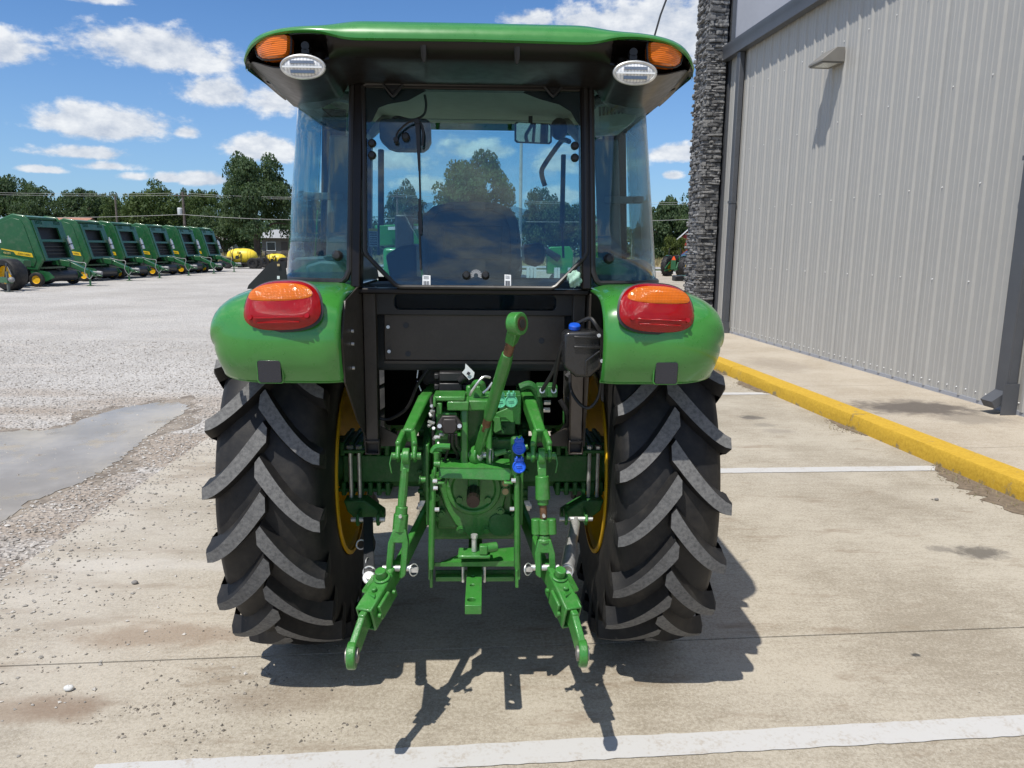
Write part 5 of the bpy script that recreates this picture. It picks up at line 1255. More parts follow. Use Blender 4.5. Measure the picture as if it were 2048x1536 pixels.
    sk = MB().prism([P(x, y, 2.665) for x, y in q], (0, .02, 0)).build('trailer_socket', pm('socket_brown_black', (.032, .026, .025), .5), T, bevel=.004)
    MB().prism([P(x, y, 2.655) for x, y in ((886, 838), (912, 838), (914, 860), (907, 868), (889, 868), (884, 860))], (0, .02, 0)).build('socket_lid', MATS['socket_brown_black'], sk, bevel=.005)
    for px in (879, 919): MB().cyl(P(px, 852, 2.65), P(px, 852, 2.665), .0085, n=6).build('socket_bolt', STEEL, sk)
    m = MB(); rnd = random.Random(3)
    for (px, py) in ((868, 822), (866, 812), (860, 826), (868, 846), (862, 848), (870, 873), (880, 868), (876, 885), (868, 878), (867, 858)): c = P(px, py, 2.68); m.cyl(c, c + V(rnd.uniform(-.02, .02), -.01, rnd.uniform(-.012, .012)), .006, n=8)
    m.build('fitting', STEEL, T)
    m = MB()
    for (px, py) in ((895, 925), (912, 922), (940, 922), (955, 928), (972, 922), (990, 915), (1002, 930), (1005, 862), (962, 858), (990, 880), (920, 905)): c = P(px, py, 2.79); m.cyl(c + V(0, .02, 0), c, .013, n=14); m.cyl(c, c + V(0, -.010, 0), .008, n=6)
    m.build('manifold_bolt', DGREEN, T)
    gbox(866, 872, 935, 952, 2.54, .05, 'spring_seat'); m = MB(); m.tube([P(865, 905, 2.6), P(867, 900, 2.6), P(875, 893, 2.6), P(900, 893, 2.6)], .011, 8, smooth=3); m.cyl(P(873, 905, 2.58), P(873, 925, 2.58), .010); m.cyl(P(868, 928, 2.56), P(880, 928, 2.56), .011); m.build('control_rod', GREEN2, T)
    m = MB(); m.cyl(P(838, 960, 2.85), P(862, 960, 2.85), .013); m.cyl(P(838, 960, 2.85), P(841, 960, 2.85), .018); m.build('side_stub', GREEN2, T)
    for x0 in (cx - .186, cx + .172): MB().bb(x0, x0 + .014, 2.74, 3.3, .70, 1.02).build('rockshaft_flange', GREEN2, T, bevel=.004)
    pb = MB()
    for px in (1085, 1105): pb.bb(P(px, 780, 2.82).x - .02, P(px, 780, 2.82).x + .02, 2.82, 2.9, P(px, 795, 2.82).z, P(px, 772, 2.82).z)
    po2 = pb.build('hose_block', DGREEN, T, bevel=.004)
    for px in (1084, 1107): m = MB(); c = P(px, 781, 2.815); m.lathe([(.006, 0), (.011, 0), (.011, .012), (.006, .012)], c, (0, -1, .2), 10); m.build('hose_fitting', STEEL, po2)
    for px, py in ((1088, 805), (1087, 820)): c = P(px, py, 2.85); MB().cyl(c, c + V(.025, 0, 0), .010, n=6).build('hose_fitting', STEEL, po2)
    # cloth tied on the window corner
    m = MB(); c = W(1147, 560) + nrm * .03; rnd = random.Random(6)
    def knot(u, v):
        th = 2 * pi * u; ph = pi * v; r = .023 * (1 + .22 * sin(3 * th + 4 * ph) + .12 * sin(7 * th - 3 * ph))
        return c + V(r * sin(ph) * cos(th) * 1.05, r * sin(ph) * sin(th) * .8, r * cos(ph) * 1.1)
    kn = m.grid(knot, 24, 14); ORG[0] = Vector((0, 0, 0))
    k_ = kn.build('tied_cloth', pm('pale_green_cloth', (.36, .56, .45), .9, bump=.6, bs=300), None, smooth=80)
    tag(k_, 'small knotted pale green cloth tied at the lower right corner of the rear cab window', 'cloth')
    ORG[0] = Vector((0, 0, 0))
    return T
TRACTOR = tractor()
# ------------------------------------------------------------------ far machinery
WH = {}
def wheel(parent, name, loc, r, w, axis, rimc=YELLOW, rimr=.55):
    """a tyre with its rim as a child; axis along x or y"""
    k = (r, w, axis, rimr)
    if k not in WH:
        a = {'x': (1, 0, 0), 'y': (0, 1, 0)}[axis]; h = w / 2; q = r * rimr
        tm = MB().lathe([(q, -h * .8), (q * 1.1, -h), (r * .9, -h), (r, -h * .7), (r, h * .7), (r * .9, h), (q * 1.1, h), (q, h * .8)], (0, 0, 0), a, 28).mesh('tyre', TYRE, 40)
        rm = MB().lathe([(q, -h * .82), (q * .9, -h * .5), (q * .4, -h * .4), (0, -h * .6)], (0, 0, 0), a, 20).lathe([(q, h * .82), (q * .9, h * .5), (q * .4, h * .4), (0, h * .6)], (0, 0, 0), a, 20).mesh('rim', rimc, 40)
        WH[k] = (tm, rm)
    o = bpy.data.objects.new(name, WH[k][0]); COL.objects.link(o); o.parent = parent; o.location = loc
    r_ = bpy.data.objects.new('rim', WH[k][1]); COL.objects.link(r_); r_.parent = o
    return o

def make_baler():
    """round baler: x = forward (drawbar), y = left, z up; origin on the ground under the wheels"""
    B = empty('round_baler', (0, 0, 0))
    side = [(-.75, .95), (-.80, 2.2), (-.74, 2.70), (-.10, 2.97), (.42, 2.90), (.58, 2.70), (1.02, 1.10), (.75, .66), (-.2, .70)]
    for sd in (-1, 1):
        m = MB(); m.prism([(x, sd * 1.16, z) for x, z in side], (0, -sd * .10, 0)); pn = m.build('side_panel', FGREEN, B, bevel=.05, seg=2)
        ins = [(-.66, 1.02), (-.70, 2.15), (-.64, 2.58), (-.10, 2.80), (.20, 2.72), (.34, 2.52), (.72, 1.08), (.60, .82)]
        MB().prism([(x, sd * 1.165, z) for x, z in ins], (0, sd * .025, 0)).build('pressed_panel', FGREEN, pn, bevel=.02)
        yq = sd * 1.194
        MB().prism([(-.66, yq, 1.52), (-.16, yq, 1.42), (-.08, yq, 1.30), (.62, yq, 1.20), (.57, yq, 1.37), (-.12, yq, 1.47), (-.66, yq, 1.56)], (0, sd * .004, 0)).build('yellow_stripe', pm('decal_yellow', (.75, .50, .02), .4), pn, smooth=0)
        if sd < 0:
            f = Matrix.Translation((.26, -1.2, 1.295)) @ Matrix.Rotation(pi / 2, 4, 'X') @ Matrix.Rotation(radians(-8), 4, 'Z')
            text_mb('JOHN DEERE', .090, f, .004).build('lettering', PLASTIC, pn, smooth=0)
            f = Matrix.Translation((-.45, -1.196, 1.33)) @ Matrix.Rotation(pi / 2, 4, 'X') @ Matrix.Rotation(radians(-8), 4, 'Z')
            text_mb('460M', .13, f, .004).build('lettering', pm('decal_gold', (.65, .55, .2), .4), pn, smooth=0)
            MB().box((-.68, -1.198, 1.85), (.10, .004, .13)).build('warning_sticker', WHITE, pn, smooth=0)
    m = MB(); top = [(-.72, 2.55), (-.70, 2.66), (-.10, 2.93), (.40, 2.86), (.40, 2.74), (-.10, 2.80)]
    m.prism([(x, -1.06, z) for x, z in top], (0, 2.12, 0)); m.build('top_cover', FGREEN, B, bevel=.02)
    # leaning front: frame with two dark openings
    MB().prism([(x, -1.0, z) for x, z in ((-.72, .85), (-1.5, 1.0), (-1.95, 1.5), (-1.85, 2.1), (-1.35, 2.5), (-.72, 2.6))], (0, 2.0, 0)).build('tailgate', FGREEN, B, bevel=.05)
    e1, e0 = V(.56, 0, 2.70), V(1.0, 0, 1.06); up = (e1 - e0).normalized(); LN = (e1 - e0).length
    F = Matrix.Translation(e0) @ Matrix((V(0, 1, 0), up, V(0, 1, 0).cross(up))).transposed().to_4x4()
    hs = [[(-.86, .10), (.86, .10), (.86, .80), (-.86, .80)], [(-.86, .90), (.62, .90), (.62, 1.42), (-.86, 1.42)]]
    for k in range(5):
        for s0 in (-.88, .42): hs.append([(s0 + .1 * k, 1.54), (s0 + .1 * k + .055, 1.54), (s0 + .1 * k + .055, 1.69), (s0 + .1 * k, 1.69)])
    fp = MB().plate([(-1.07, 0), (1.07, 0), (1.07, LN), (-1.07, LN)], hs, 0, .06, F).build('front_frame', FGREEN, B, smooth=0)
    MB().bar(e0 - F.to_3x3() @ V(0, 0, .22), e1 - F.to_3x3() @ V(0, 0, .22), 2.1, .04, up=(F.to_3x3() @ V(0, 0, 1))).build('belt_curtain', pm('belt_black', (.014, .014, .016), .6, var=.3, vs=3), B, smooth=0)
    m = MB()
    for k in range(4): m.bar(F @ V(-.84, .16 + .16 * k, -.10), F @ V(.84, .16 + .16 * k, -.10), .03, .03)
    m.build('belt_roller', PLASTIC, B)
    m = MB(); m.cyl(F @ V(1.0, .45, .16), F @ V(1.0, .95, .16), .075, n=16); m.cyl(F @ V(1.0, .95, .16), F @ V(1.0, 1.05, .16), .035, n=10); m.build('extinguisher', pm('extinguisher_silver', (.6, .62, .64), .35, metal=.6), B)
    MB().cyl(F @ V(1.0, .66, .16), F @ V(1.0, .70, .16), .085, n=16).build('bracket_band', PLASTIC, B)
    # drawbar, jack, hoses, driveshaft
    m = MB(); m.bar((.75, 0, 1.02), (1.5, 0, .92), .34, .26); m.bar((1.45, 0, .93), (2.50, 0, .45), .24, .22, h1=.14); m.bar((2.45, 0, .46), (2.75, 0, .42), .09, .06); m.build('tongue', FGREEN, B, bevel=.02)
    m = MB(); m.bar((2.30, -.16, .70), (2.30, -.16, .03), .06, .06, up=(1, 0, 0)); m.box((2.30, -.16, .02), (.2, .2, .03)); m.build('jack_stand', FGREEN, B)
    m = MB(); m.cyl((1.2, .2, .72), (2.6, .1, .55), .045); m.cyl((2.5, .1, .56), (2.7, .1, .54), .08); m.build('driveshaft', pm('shaft_grey', (.25, .25, .25), .5), B)
    m = MB(); m.tube([(1.4, -.1, 1.1), (1.8, -.1, 1.0), (2.2, -.2, .95), (2.15, -.25, .6), (2.3, -.22, .3), (2.45, -.2, .45)], .016, 6, smooth=4); m.build('hose', pm('hose_grey', (.3, .3, .3), .5), B)
    # pickup and wheels
    m = MB(); m.cyl((.95, -1.0, .42), (.95, 1.0, .42), .24, n=18); m.build('pickup', PLASTIC, B)
    for sd in (-1, 1): MB().prism([(x, sd * 1.12, z) for x, z in ((.35, .75), (1.15, .60), (1.35, .38), (1.0, .22), (.5, .35))], (0, -sd * .05, 0)).build('pickup_shield', FGREEN, B)
    for sd in (-1, 1): wheel(B, 'gauge_wheel', (.75, sd * 1.32, .30), .30, .16, 'y'); wheel(B, 'wheel', (-.30, sd * 1.0, .62), .62, .44, 'y', PLASTIC)
    m = MB(); m.bb(-.5, -.2, -1.0, 1.0, .5, .7); m.bb(-1.2, .7, -.9, .9, .72, .80); m.build('axle_beam', FGREEN, B)
    return B
baler = make_baler()
bl = ['nearest', 'second', 'third', 'fourth', 'fifth', 'farthest']
for i, (px, py) in enumerate(((140, 572), (222, 562), (290, 557), (354, 551), (408, 547), (456, 543))):
    o = baler if i == 0 else copy_tree(baler)
    j = G(px, py)                                                     # foot of the drawbar jack
    a = radians(-1)
    # extents: jack foot is 2.55 ahead of the baler's wheels
    o.location = (j.x - 2.30 * cos(a) - .0 + (.9 if i == 0 else 0) * 0, j.y - 2.30 * sin(a), -.03); o.rotation_euler = (0, 0, a)
    if i == 0: o.location = (G(185, 570).x - 2.30 * cos(a), G(185, 570).y - 2.30 * sin(a), -.03)
    elif i == 1: o.location = (G(262, 560).x - 2.30 * cos(a), G(262, 560).y - 2.30 * sin(a), -.03)
    elif i == 2: o.location = (G(322, 555).x - 2.30 * cos(a), G(322, 555).y - 2.30 * sin(a), -.03)
    elif i == 3: o.location = (G(380, 550).x - 2.30 * cos(a), G(380, 550).y - 2.30 * sin(a), -.03)
    elif i == 4: o.location = (G(430, 546).x - 2.30 * cos(a), G(430, 546).y - 2.30 * sin(a), -.03)
    else: o.location = (G(470, 543).x - 2.30 * cos(a), G(470, 543).y - 2.30 * sin(a), -.03)
    tag(o, ['green round baler at the near left end of the row of six', 'second green round baler from the near left end of the row', 'third green round baler counted from the near left end', 'fourth green round baler, third from the sprayer tank end', 'fifth green round baler, just before the one beside the yellow tank', 'far green round baler next to the yellow sprayer tank'][i], 'baler', 'round balers parked in a row on the gravel')

def implement():
    c = G(10, 580); I = empty('towed_implement', (c.x + .35, c.y, -.03), radians(-18)); tag(I, 'green towed implement with a wide ribbed tyre cut off by the left edge', 'implement')
    wheel(I, 'wheel', (-.35, .2, .60), .60, .55, 'y'); wheel(I, 'wheel', (-2.4, 1.6, .60), .60, .55, 'y')
    m = MB(); m.bar((-3.6, .2, .55), (.55, -.6, .42), .22, .20); m.bar((-3.4, 1.6, 1.3), (-.6, 1.2, 1.0), .3, .25); m.build('frame', FGREEN, I, bevel=.02)
    m = MB(); m.bar((.45, -.62, .75), (.45, -.62, .02), .07, .07, up=(1, 0, 0)); m.box((.45, -.62, .02), (.22, .22, .03)); m.build('jack_stand', pm('jack_grey', (.10, .11, .10), .5), I)
    m = MB(); m.tube([(.2, -.5, .55), (.45, -.62, .95), (.0, -.2, 1.0), (.4, -.4, .6)], .025, 6, smooth=5); m.cyl((.1, -.5, .5), (.8, -.75, .45), .06); m.build('hose', PLASTIC, I)
    m = MB(); m.sph((.75, -.72, .46), (.12, .1, .1), 10, 8); m.build('shaft_guard', pm('guard_grey', (.2, .2, .2), .5), I)
implement()

def sprayer(px0, px1, py_top, py_bot, Y, label):
    a, b = P(px0, 516, Y), P(px1, 516, Y); zt, zb = P(500, py_top, Y).z, P(500, py_bot, Y).z; L = (b.x - a.x); R = (zt - zb) / 2; zc = (zt + zb) / 2
    S = empty('tank_sprayer', ((a.x + b.x) / 2, Y, -.03)); tag(S, label, 'sprayer', 'yellow tank sprayers by the road')
    TY = pm('tank_yellow', (.78, .58, .035), .45, var=.05, vs=2)
    prof = []; n = 16
    for i in range(n + 1):
        u = -1 + 2 * i / n; r = R * max(0, 1 - abs(u) ** 2.6) ** .5; prof.append((r, u * L / 2))
    t_ = MB().lathe(prof, (0, 0, zc), (1, 0, 0), 28).build('tank', TY, S, smooth=60)
    MB().cyl((-.1, 0, zt - .02), (-.1, 0, zt + .05), .16, n=16).build('tank_lid', PLASTIC, t_)
    MB().box((-.1, -R * .93, zc + R * .55), (.22, .06, .14)).build('tank_boss', TY, t_, bevel=.02)
    for u in (-.62, -.45, .45, .62):
        r = R * (1 - abs(u) ** 2.6) ** .5 + .012; m = MB(); m.lathe([(r, -.02), (r + .008, 0), (r, .02)], (u * L / 2, 0, zc), (1, 0, 0), 28); m.build('tank_band', TY if u > 0 else PLASTIC, t_)
    m = MB(); m.cyl((-.15, -R - .03, zc - .05), (-.15, -R - .15, zc - .05), .14, n=14); m.tube([(-.6, -R - .02, zc + .3), (-.5, -R - .1, zc - .2), (-.2, -R - .1, zc - .1), (.1, -R - .05, zc + .35)], .03, 6, smooth=5); m.bar((.12, -R - .06, zc + .35), (.12, -R - .06, zb), .05, .05, up=(1, 0, 0)); m.build('pump', PLASTIC, S)
    m = MB(); m.bb(-L * .45, L * .6, -.45, -.30, zb - .12, zb + .06); m.bb(-L * .45, L * .6, .30, .45, zb - .12, zb + .06); m.bb(-.2, .2, -.6, .6, zb - .2, zb); m.build('frame', PLASTIC, S)
    m = MB()
    for x in (.62, .78): m.bar((L * x, -.3, zb + 1.0), (L * x, -.3, .3), .06, .06, up=(1, 0, 0))
    m.tube([(L * .62, -.3, zb + .9), (L * .66, -.3, zb + 1.25), (L * .78, -.3, zb + 1.2), (L * .80, -.3, zb + .5)], .035, 6, smooth=4); m.build('boom_rack', PLASTIC, S)
    for (x, y) in ((-L * .38, -.75), (L * .42, -.75), (L * .42, .75), (L * .58, -.70)): wheel(S, 'wheel', (x, y, .42), .42, .32, 'y', PLASTIC, .5)
    m = MB(); m.bb(-L * .5, L * .7, -.8, .8, .38, .46); m.build('axle', PLASTIC, S)
sprayer(453, 516, 496, 529, 60.0, 'larger yellow tank sprayer beside the last green baler')
sprayer(529, 574, 506, 530, 63.0, 'smaller yellow tank sprayer partly behind the cab tractor')

# ------------------------------------------------------------------ trees: trunk, limbs, crown of many leaf-sized faces on uneven lobes
BARK = pm('bark', (.085, .065, .05), .95, var=.35, vs=3)
def leaf_mat(name, c0, c1, c2):
    m, t, b = base_mat(name); tc = t.new('ShaderNodeTexCoord').outputs['Object']
    rp = t.new('ShaderNodeNewGeometry').outputs['Random Per Island']
    c = t.mix(t.ramp(rp, .1, .9), c0, c1); c = t.mix(t.ramp(t.noise(tc, .45, 3), .55, .72), c, c2)
    t.put(b.inputs['Base Color'], c); b.inputs['Roughness'].default_value = .6; b.inputs['Specular IOR Level'].default_value = .3
    tl = t.new('ShaderNodeBsdfTranslucent'); t.put(tl.inputs[0], t.mix(.5, c, (.10, .16, .02))); mx = t.new('ShaderNodeMixShader'); mx.inputs[0].default_value = .40
    out = t.n['Material Output']; t.put(mx.inputs[1], b.outputs[0]); t.put(mx.inputs[2], tl.outputs[0]); t.put(out.inputs[0], mx.outputs[0])
    return m
LV = [leaf_mat('leaf_dark', (.052, .094, .044), (.105, .155, .072), (.12, .165, .07)), leaf_mat('leaf_mid', (.060, .100, .033), (.12, .17, .055), (.14, .18, .06)), leaf_mat('leaf_yellow_green', (.060, .085, .018), (.115, .145, .035), (.13, .15, .045))]
CROWNS = {}
def crown_mesh(seed, shape, n, leaf):
    """unit crown: x,y in -1..1, z in 0..1"""
    k = (seed, shape, n, leaf)
    if k in CROWNS: return CROWNS[k]
    r = np.random.default_rng(seed); lobes = []
    for i in range(120):
        a = r.random() * 2 * pi; z = r.uniform(-.95, 1); q = sqrt(1 - z * z); rr = r.uniform(.50, .86) if i > 20 else r.uniform(.0, .5)
        zz = .5 + .46 * z * rr; u = zz
        if shape == 'round': k_ = 1.0 if zz > .3 else .72 + .28 * zz / .3
        elif shape == 'oval': k_ = 1.12 * min(1, .70 + u * 1.5) * (1.0 - .62 * (max(0, u - .28) / .72) ** 1.25)
        elif shape == 'spire': k_ = 1.15 * (1.05 - u) ** .7
        else: k_ = 1.1
        q2 = rr * (q if shape == 'round' else max(q, .55 + .4 * r.random())) * k_
        lobes.append((q2 * cos(a), q2 * sin(a), zz, r.uniform(.11, .24) * (1 if shape != 'spire' else .8)))
    L = np.array(lobes); wts = L[:, 3] ** 2; wts /= wts.sum()
    pick = r.choice(len(L), n, p=wts); c = L[pick]
    d = r.normal(size=(n, 3)); d /= np.linalg.norm(d, axis=1)[:, None]
    d[:, 2] = np.where(d[:, 2] < -.35, -d[:, 2], d[:, 2])
    rad = c[:, 3] * (1 - .5 * r.random(n) ** 2.0)
    pos = c[:, :3] + d * rad[:, None] * np.array([1, 1, .60])
    nr = d + r.normal(size=(n, 3)) * .75; nr /= np.linalg.norm(nr, axis=1)[:, None]
    t1 = np.cross(nr, r.normal(size=(n, 3))); t1 /= np.linalg.norm(t1, axis=1)[:, None]; t2 = np.cross(nr, t1)
    s = leaf * r.uniform(.55, 1.35, n)[:, None]
    asp = np.array([1, 1, .72])
    vs = np.stack([pos + t1 * s * asp, pos + t2 * s * .62 * asp + nr * s * .12, pos - t1 * s * asp, pos - t2 * s * .62 * asp + nr * s * .12], 1).reshape(-1, 3)
    me = bpy.data.meshes.new('crown'); me.vertices.add(4 * n); me.vertices.foreach_set('co', vs.ravel()); me.loops.add(4 * n); me.loops.foreach_set('vertex_index', np.arange(4 * n, dtype=np.int32))
    me.polygons.add(n); me.polygons.foreach_set('loop_start', np.arange(0, 4 * n, 4, dtype=np.int32)); me.update(); me.validate()
    CROWNS[k] = (me, L); return CROWNS[k]
def tree(px, ptop, phw, Y, label, mat=0, shape='round', seed=1, n=12000, base=.16, nm='broadleaf_tree', leaf=.030, group='trees along the road behind the lot'):
    top = P(px, ptop, Y); w = abs(P(px + phw, ptop, Y).x - top.x) * (1.0 if px > 470 and px < 1000 and phw > 80 else 1.18); H = top.z + .1
    T = empty(nm, (top.x, Y, 0), 0); tag(T, label, 'tree', group)
    me, L = crown_mesh(seed, shape, n, leaf); zb = H * base
    me = me.copy() if (me.materials and me.materials[0] != LV[mat]) else me
    if not me.materials: me.materials.append(LV[mat])
    else: me.materials[0] = LV[mat]
    c = bpy.data.objects.new('crown', me); COL.objects.link(c); c.parent = T; c.location = (0, 0, zb); c.scale = (w * .93, w * .93, (H - zb) * 1.03); c.rotation_euler = (0, 0, seed * 1.7)
    rnd = random.Random(seed); r0 = max(.16, w * .075); tk = MB(); ORG[0] = Vector((0, 0, 0))
    tk.tube([(0, 0, -.4), (.05, 0, zb * .6), (rnd.uniform(-.2, .2), 0, zb + (H - zb) * .3), (rnd.uniform(-.4, .4), .1, zb + (H - zb) * .75)], [r0 * 1.25, r0, r0 * .7, r0 * .15], 8, smooth=0)
    t_ = tk.build('trunk', BARK, T)
    lm = MB()
    for k in range(9):
        q = L[rnd.randrange(len(L))]; a = rnd.uniform(.25, .6); s = Vector((0, 0, zb + (H - zb) * a * q[2])); e = Vector((q[0] * w, q[1] * w, zb + (H - zb) * .93 * q[2]))
        e.rotate(Matrix.Rotation(seed * 1.7, 3, 'Z')); m_ = s.lerp(e, .5) + Vector((0, 0, .06 * H))
        lm.tube([s, m_, e], [r0 * .45, r0 * .3, r0 * .08], 6, smooth=3)
    lm.build('limb', BARK, T)
    return T
tree(505, 300, 104, 84, 'very large dark tree towering behind the yellow tanks', 0, 'oval', 3, 24000, .07, leaf=.024)
tree(15, 350, 62, 105, 'tall tree at the far left edge of the photo', 0, 'round', 4, 12000, .10)
tree(78, 378, 55, 98, 'rounded dark tree behind the near baler', 0, 'round', 5, 12000, .08)
tree(158, 374, 62, 101, 'twin-topped dark tree rising above the second baler', 0, 'round', 6, 12000, .08)
tree(205, 384, 40, 106, 'small dark tree between the twin-topped one and the dark pole', 0, 'round', 9, 12000, .06)
tree(302, 364, 66, 97, 'broad yellow-green tree to the left of the transformer pole', 1, 'round', 7, 12000, .06)
tree(247, 388, 46, 99, 'olive green bushy tree just right of the dark bare pole', 1, 'bush', 8, 12000, .03)
tree(404, 370, 45, 100, 'lighter tree between the transformer pole and the very large dark tree', 1, 'round', 12, 12000, .06)
tree(368, 376, 36, 108, 'dark tree standing right behind the transformer pole', 0, 'round', 10, 12000, .05)
tree(446, 420, 60, 96, 'low dark shrubby tree under the left side of the very large dark tree', 0, 'bush', 11, 12000, .02)
tree(622, 385, 60, 95, 'dark tree seen through the left corner glass of the cab', 0, 'round', 13, 12000, .08)
tree(690, 345, 40, 80, 'light tree seen through the left pane beside the rear pillar', 1, 'round', 14, 12000, .10)
tree(950, 302, 96, 62, 'big rounded tree in the middle of the rear cab window', 1, 'round', 15, 20000, .14, leaf=.027)
tree(812, 366, 44, 92, 'dark tree at the left inside the rear cab window', 0, 'round', 16, 12000, .06)
tree(880, 420, 60, 100, 'low tree below the left of the big rounded tree', 0, 'bush', 17, 12000, .03)
tree(1086, 372, 44, 90, 'dark tree just right of the grey light pole', 0, 'round', 18, 12000, .06)
tree(1128, 400, 48, 94, 'lower dark tree near the right edge of the rear cab window', 0, 'round', 19, 12000, .05)
tree(1215, 430, 45, 100, 'low tree through the right corner glass of the cab', 0, 'bush', 20, 12000, .03)
tree(1293, 385, 24, 90, 'narrow upright tree seen through the right corner glass', 0, 'spire', 21, 5000, .05, 'cypress_tree')
tree(1345, 386, 55, 99, 'dense green tree between the cab and the stone column', 0, 'round', 22, 12000, .05, leaf=.036)
tree(1408, 380, 55, 104, 'dark tree half hidden by the stone column', 0, 'round', 23, 6000, .05)
tree(1350, 470, 22, 81, 'small light bush tree in front of the red barn', 2, 'bush', 24, 2500, .05, 'small_tree', .07)
for i, (x, t, w) in enumerate(((-90, 370, 70), (-200, 360, 80), (720, 430, 60))): tree(x, t, w, 102 + i, ['tree outside the left edge, first', 'tree outside the left edge, second', 'low tree hidden by the left rear pillar'][i], 0, 'round', 30 + i, 4500, .06)
def woods():
    """the continuous undergrowth between the trunks"""
    r = np.random.default_rng(8); n = 26000; x = r.uniform(-75, 55, n); y = r.uniform(108, 122, n); h = 5.4 + 1.6 * np.sin(x * .21) + 1.1 * np.sin(x * .57 + 1); z = r.random(n) ** .8 * h
    pos = np.stack([x, y - 3 * (1 - z / 8), z], 1); nr = r.normal(size=(n, 3)) + np.array([0, -.8, .5]); nr /= np.linalg.norm(nr, axis=1)[:, None]
    t1 = np.cross(nr, r.normal(size=(n, 3))); t1 /= np.linalg.norm(t1, axis=1)[:, None]; t2 = np.cross(nr, t1); s = r.uniform(.2, .5, n)[:, None]
    vs = np.stack([pos + t1 * s, pos + t2 * s * .6, pos - t1 * s, pos - t2 * s * .6], 1).reshape(-1, 3)
    mb = bpy.data.meshes.new('woods'); mb.from_pydata(vs.tolist(), [], np.arange(4 * n).reshape(-1, 4).tolist()); mb.materials.append(LV[0])
    o = bpy.data.objects.new('undergrowth', mb); COL.objects.link(o); kind(o, 'stuff')
    # tall dry grass on the verge
    n = 16000; x = r.uniform(-60, 40, n); y = r.uniform(79, 92, n); h = r.uniform(.35, .85, n); a = r.uniform(0, pi, n); w = .07
    zb = (y - 78) / 14 * .27 - .02; dx = np.cos(a) * w; dy = np.sin(a) * w; lx = r.normal(size=n) * .15
    vs = np.stack([np.stack([x - dx, y - dy, zb], 1), np.stack([x + dx, y + dy, zb], 1), np.stack([x + lx, y, zb + h], 1)], 1).reshape(-1, 3)
    mb = bpy.data.meshes.new('tall_grass'); mb.from_pydata(vs.tolist(), [], np.arange(3 * n).reshape(-1, 3).tolist())
    m, t, b = base_mat('straw_grass'); rp = t.new('ShaderNodeNewGeometry').outputs['Random Per Island']; t.put(b.inputs['Base Color'], t.mix(rp, (.17, .16, .06), (.46, .38, .22))); mb.materials.append(m)
    o = bpy.data.objects.new('tall_grass', mb); COL.objects.link(o); kind(o, 'stuff')
woods()

# ------------------------------------------------------------------ poles, wires, houses, vehicles beyond the lot
WOOD = pm('pole_wood', (.12, .10, .085), .9, var=.3, vs=3); WIRE = pm('wire_grey', (.42, .42, .42), .5)
def pole(px, ptop, Y, label, r=.14, xform=False, arm=True, mat=WOOD, nm='utility_pole'):
    c = P(px, ptop, Y); o = empty(nm, (c.x, Y, -.05)); tag(o, label, 'pole', 'utility poles along the road' if mat == WOOD else None)
    MB().cyl((0, 0, 0), (0, 0, c.z), r * 1.15, r * .75, 12).build('shaft', mat, o)
    if arm: MB().bar((-.8, -.12, c.z - .35), (.8, -.12, c.z - .35), .10, .12).build('crossarm', WOOD, o)
    if xform: MB().lathe([(0, 0), (.22, 0), (.24, .05), (.24, .65), (.18, .72), (0, .72)], (-.36, -.1, c.z - 2.3), (0, 0, 1), 16).build('transformer', pm('transformer_grey', (.62, .64, .64), .4), o); 
    if xform: MB().bar((-.4, -.05, c.z - 1.0), (.1, 0, c.z - .4), .05, .05).build('bracket', STEEL, o)
    return c
pole(365, 383, 80, 'wooden utility pole with a pale transformer can behind the balers', .15, True)
pole(230, 392, 80, 'bare dark pole rising between the second and third baler', .12, False, False)
pole(794, 385, 80, 'dark wooden pole seen at left through the rear cab window', .13, False, True)
pole(1044, 150, 38, 'tall pale grey metal light pole seen through the rear cab window', .085, False, False, pm('galvanised_pole', (.42, .43, .42), .45), 'light_pole')
def wires(pts, label, r=.02):
    q = []
    for a, b in zip(pts, pts[1:]):
        A, B = P(*a), P(*b); n = 10
        for i in range(n): f = i / n; p = A.lerp(B, f); p.z -= .35 * 4 * f * (1 - f); q.append(p)
    q.append(P(*pts[-1])); MBo = MB().tube(q, r, 5); o = MBo.build('power_line', WIRE); tag(o, label, 'power line', 'overhead wires along the road')
wires([(-300, 372, 80), (365, 386, 80), (794, 389, 80), (1400, 404, 78), (2000, 415, 78)], 'upper overhead wire running past the transformer pole', .012)
wires([(-300, 376, 80.5), (365, 390, 80.5), (794, 392, 80.5), (1400, 408, 78), (2000, 420, 78)], 'second overhead wire close below the top one', .011)
wires([(-300, 428, 79.5), (365, 429, 79.5), (794, 436, 79.5), (1400, 438, 78), (2000, 445, 78)], 'lowest thick cable strung along the road', .018)
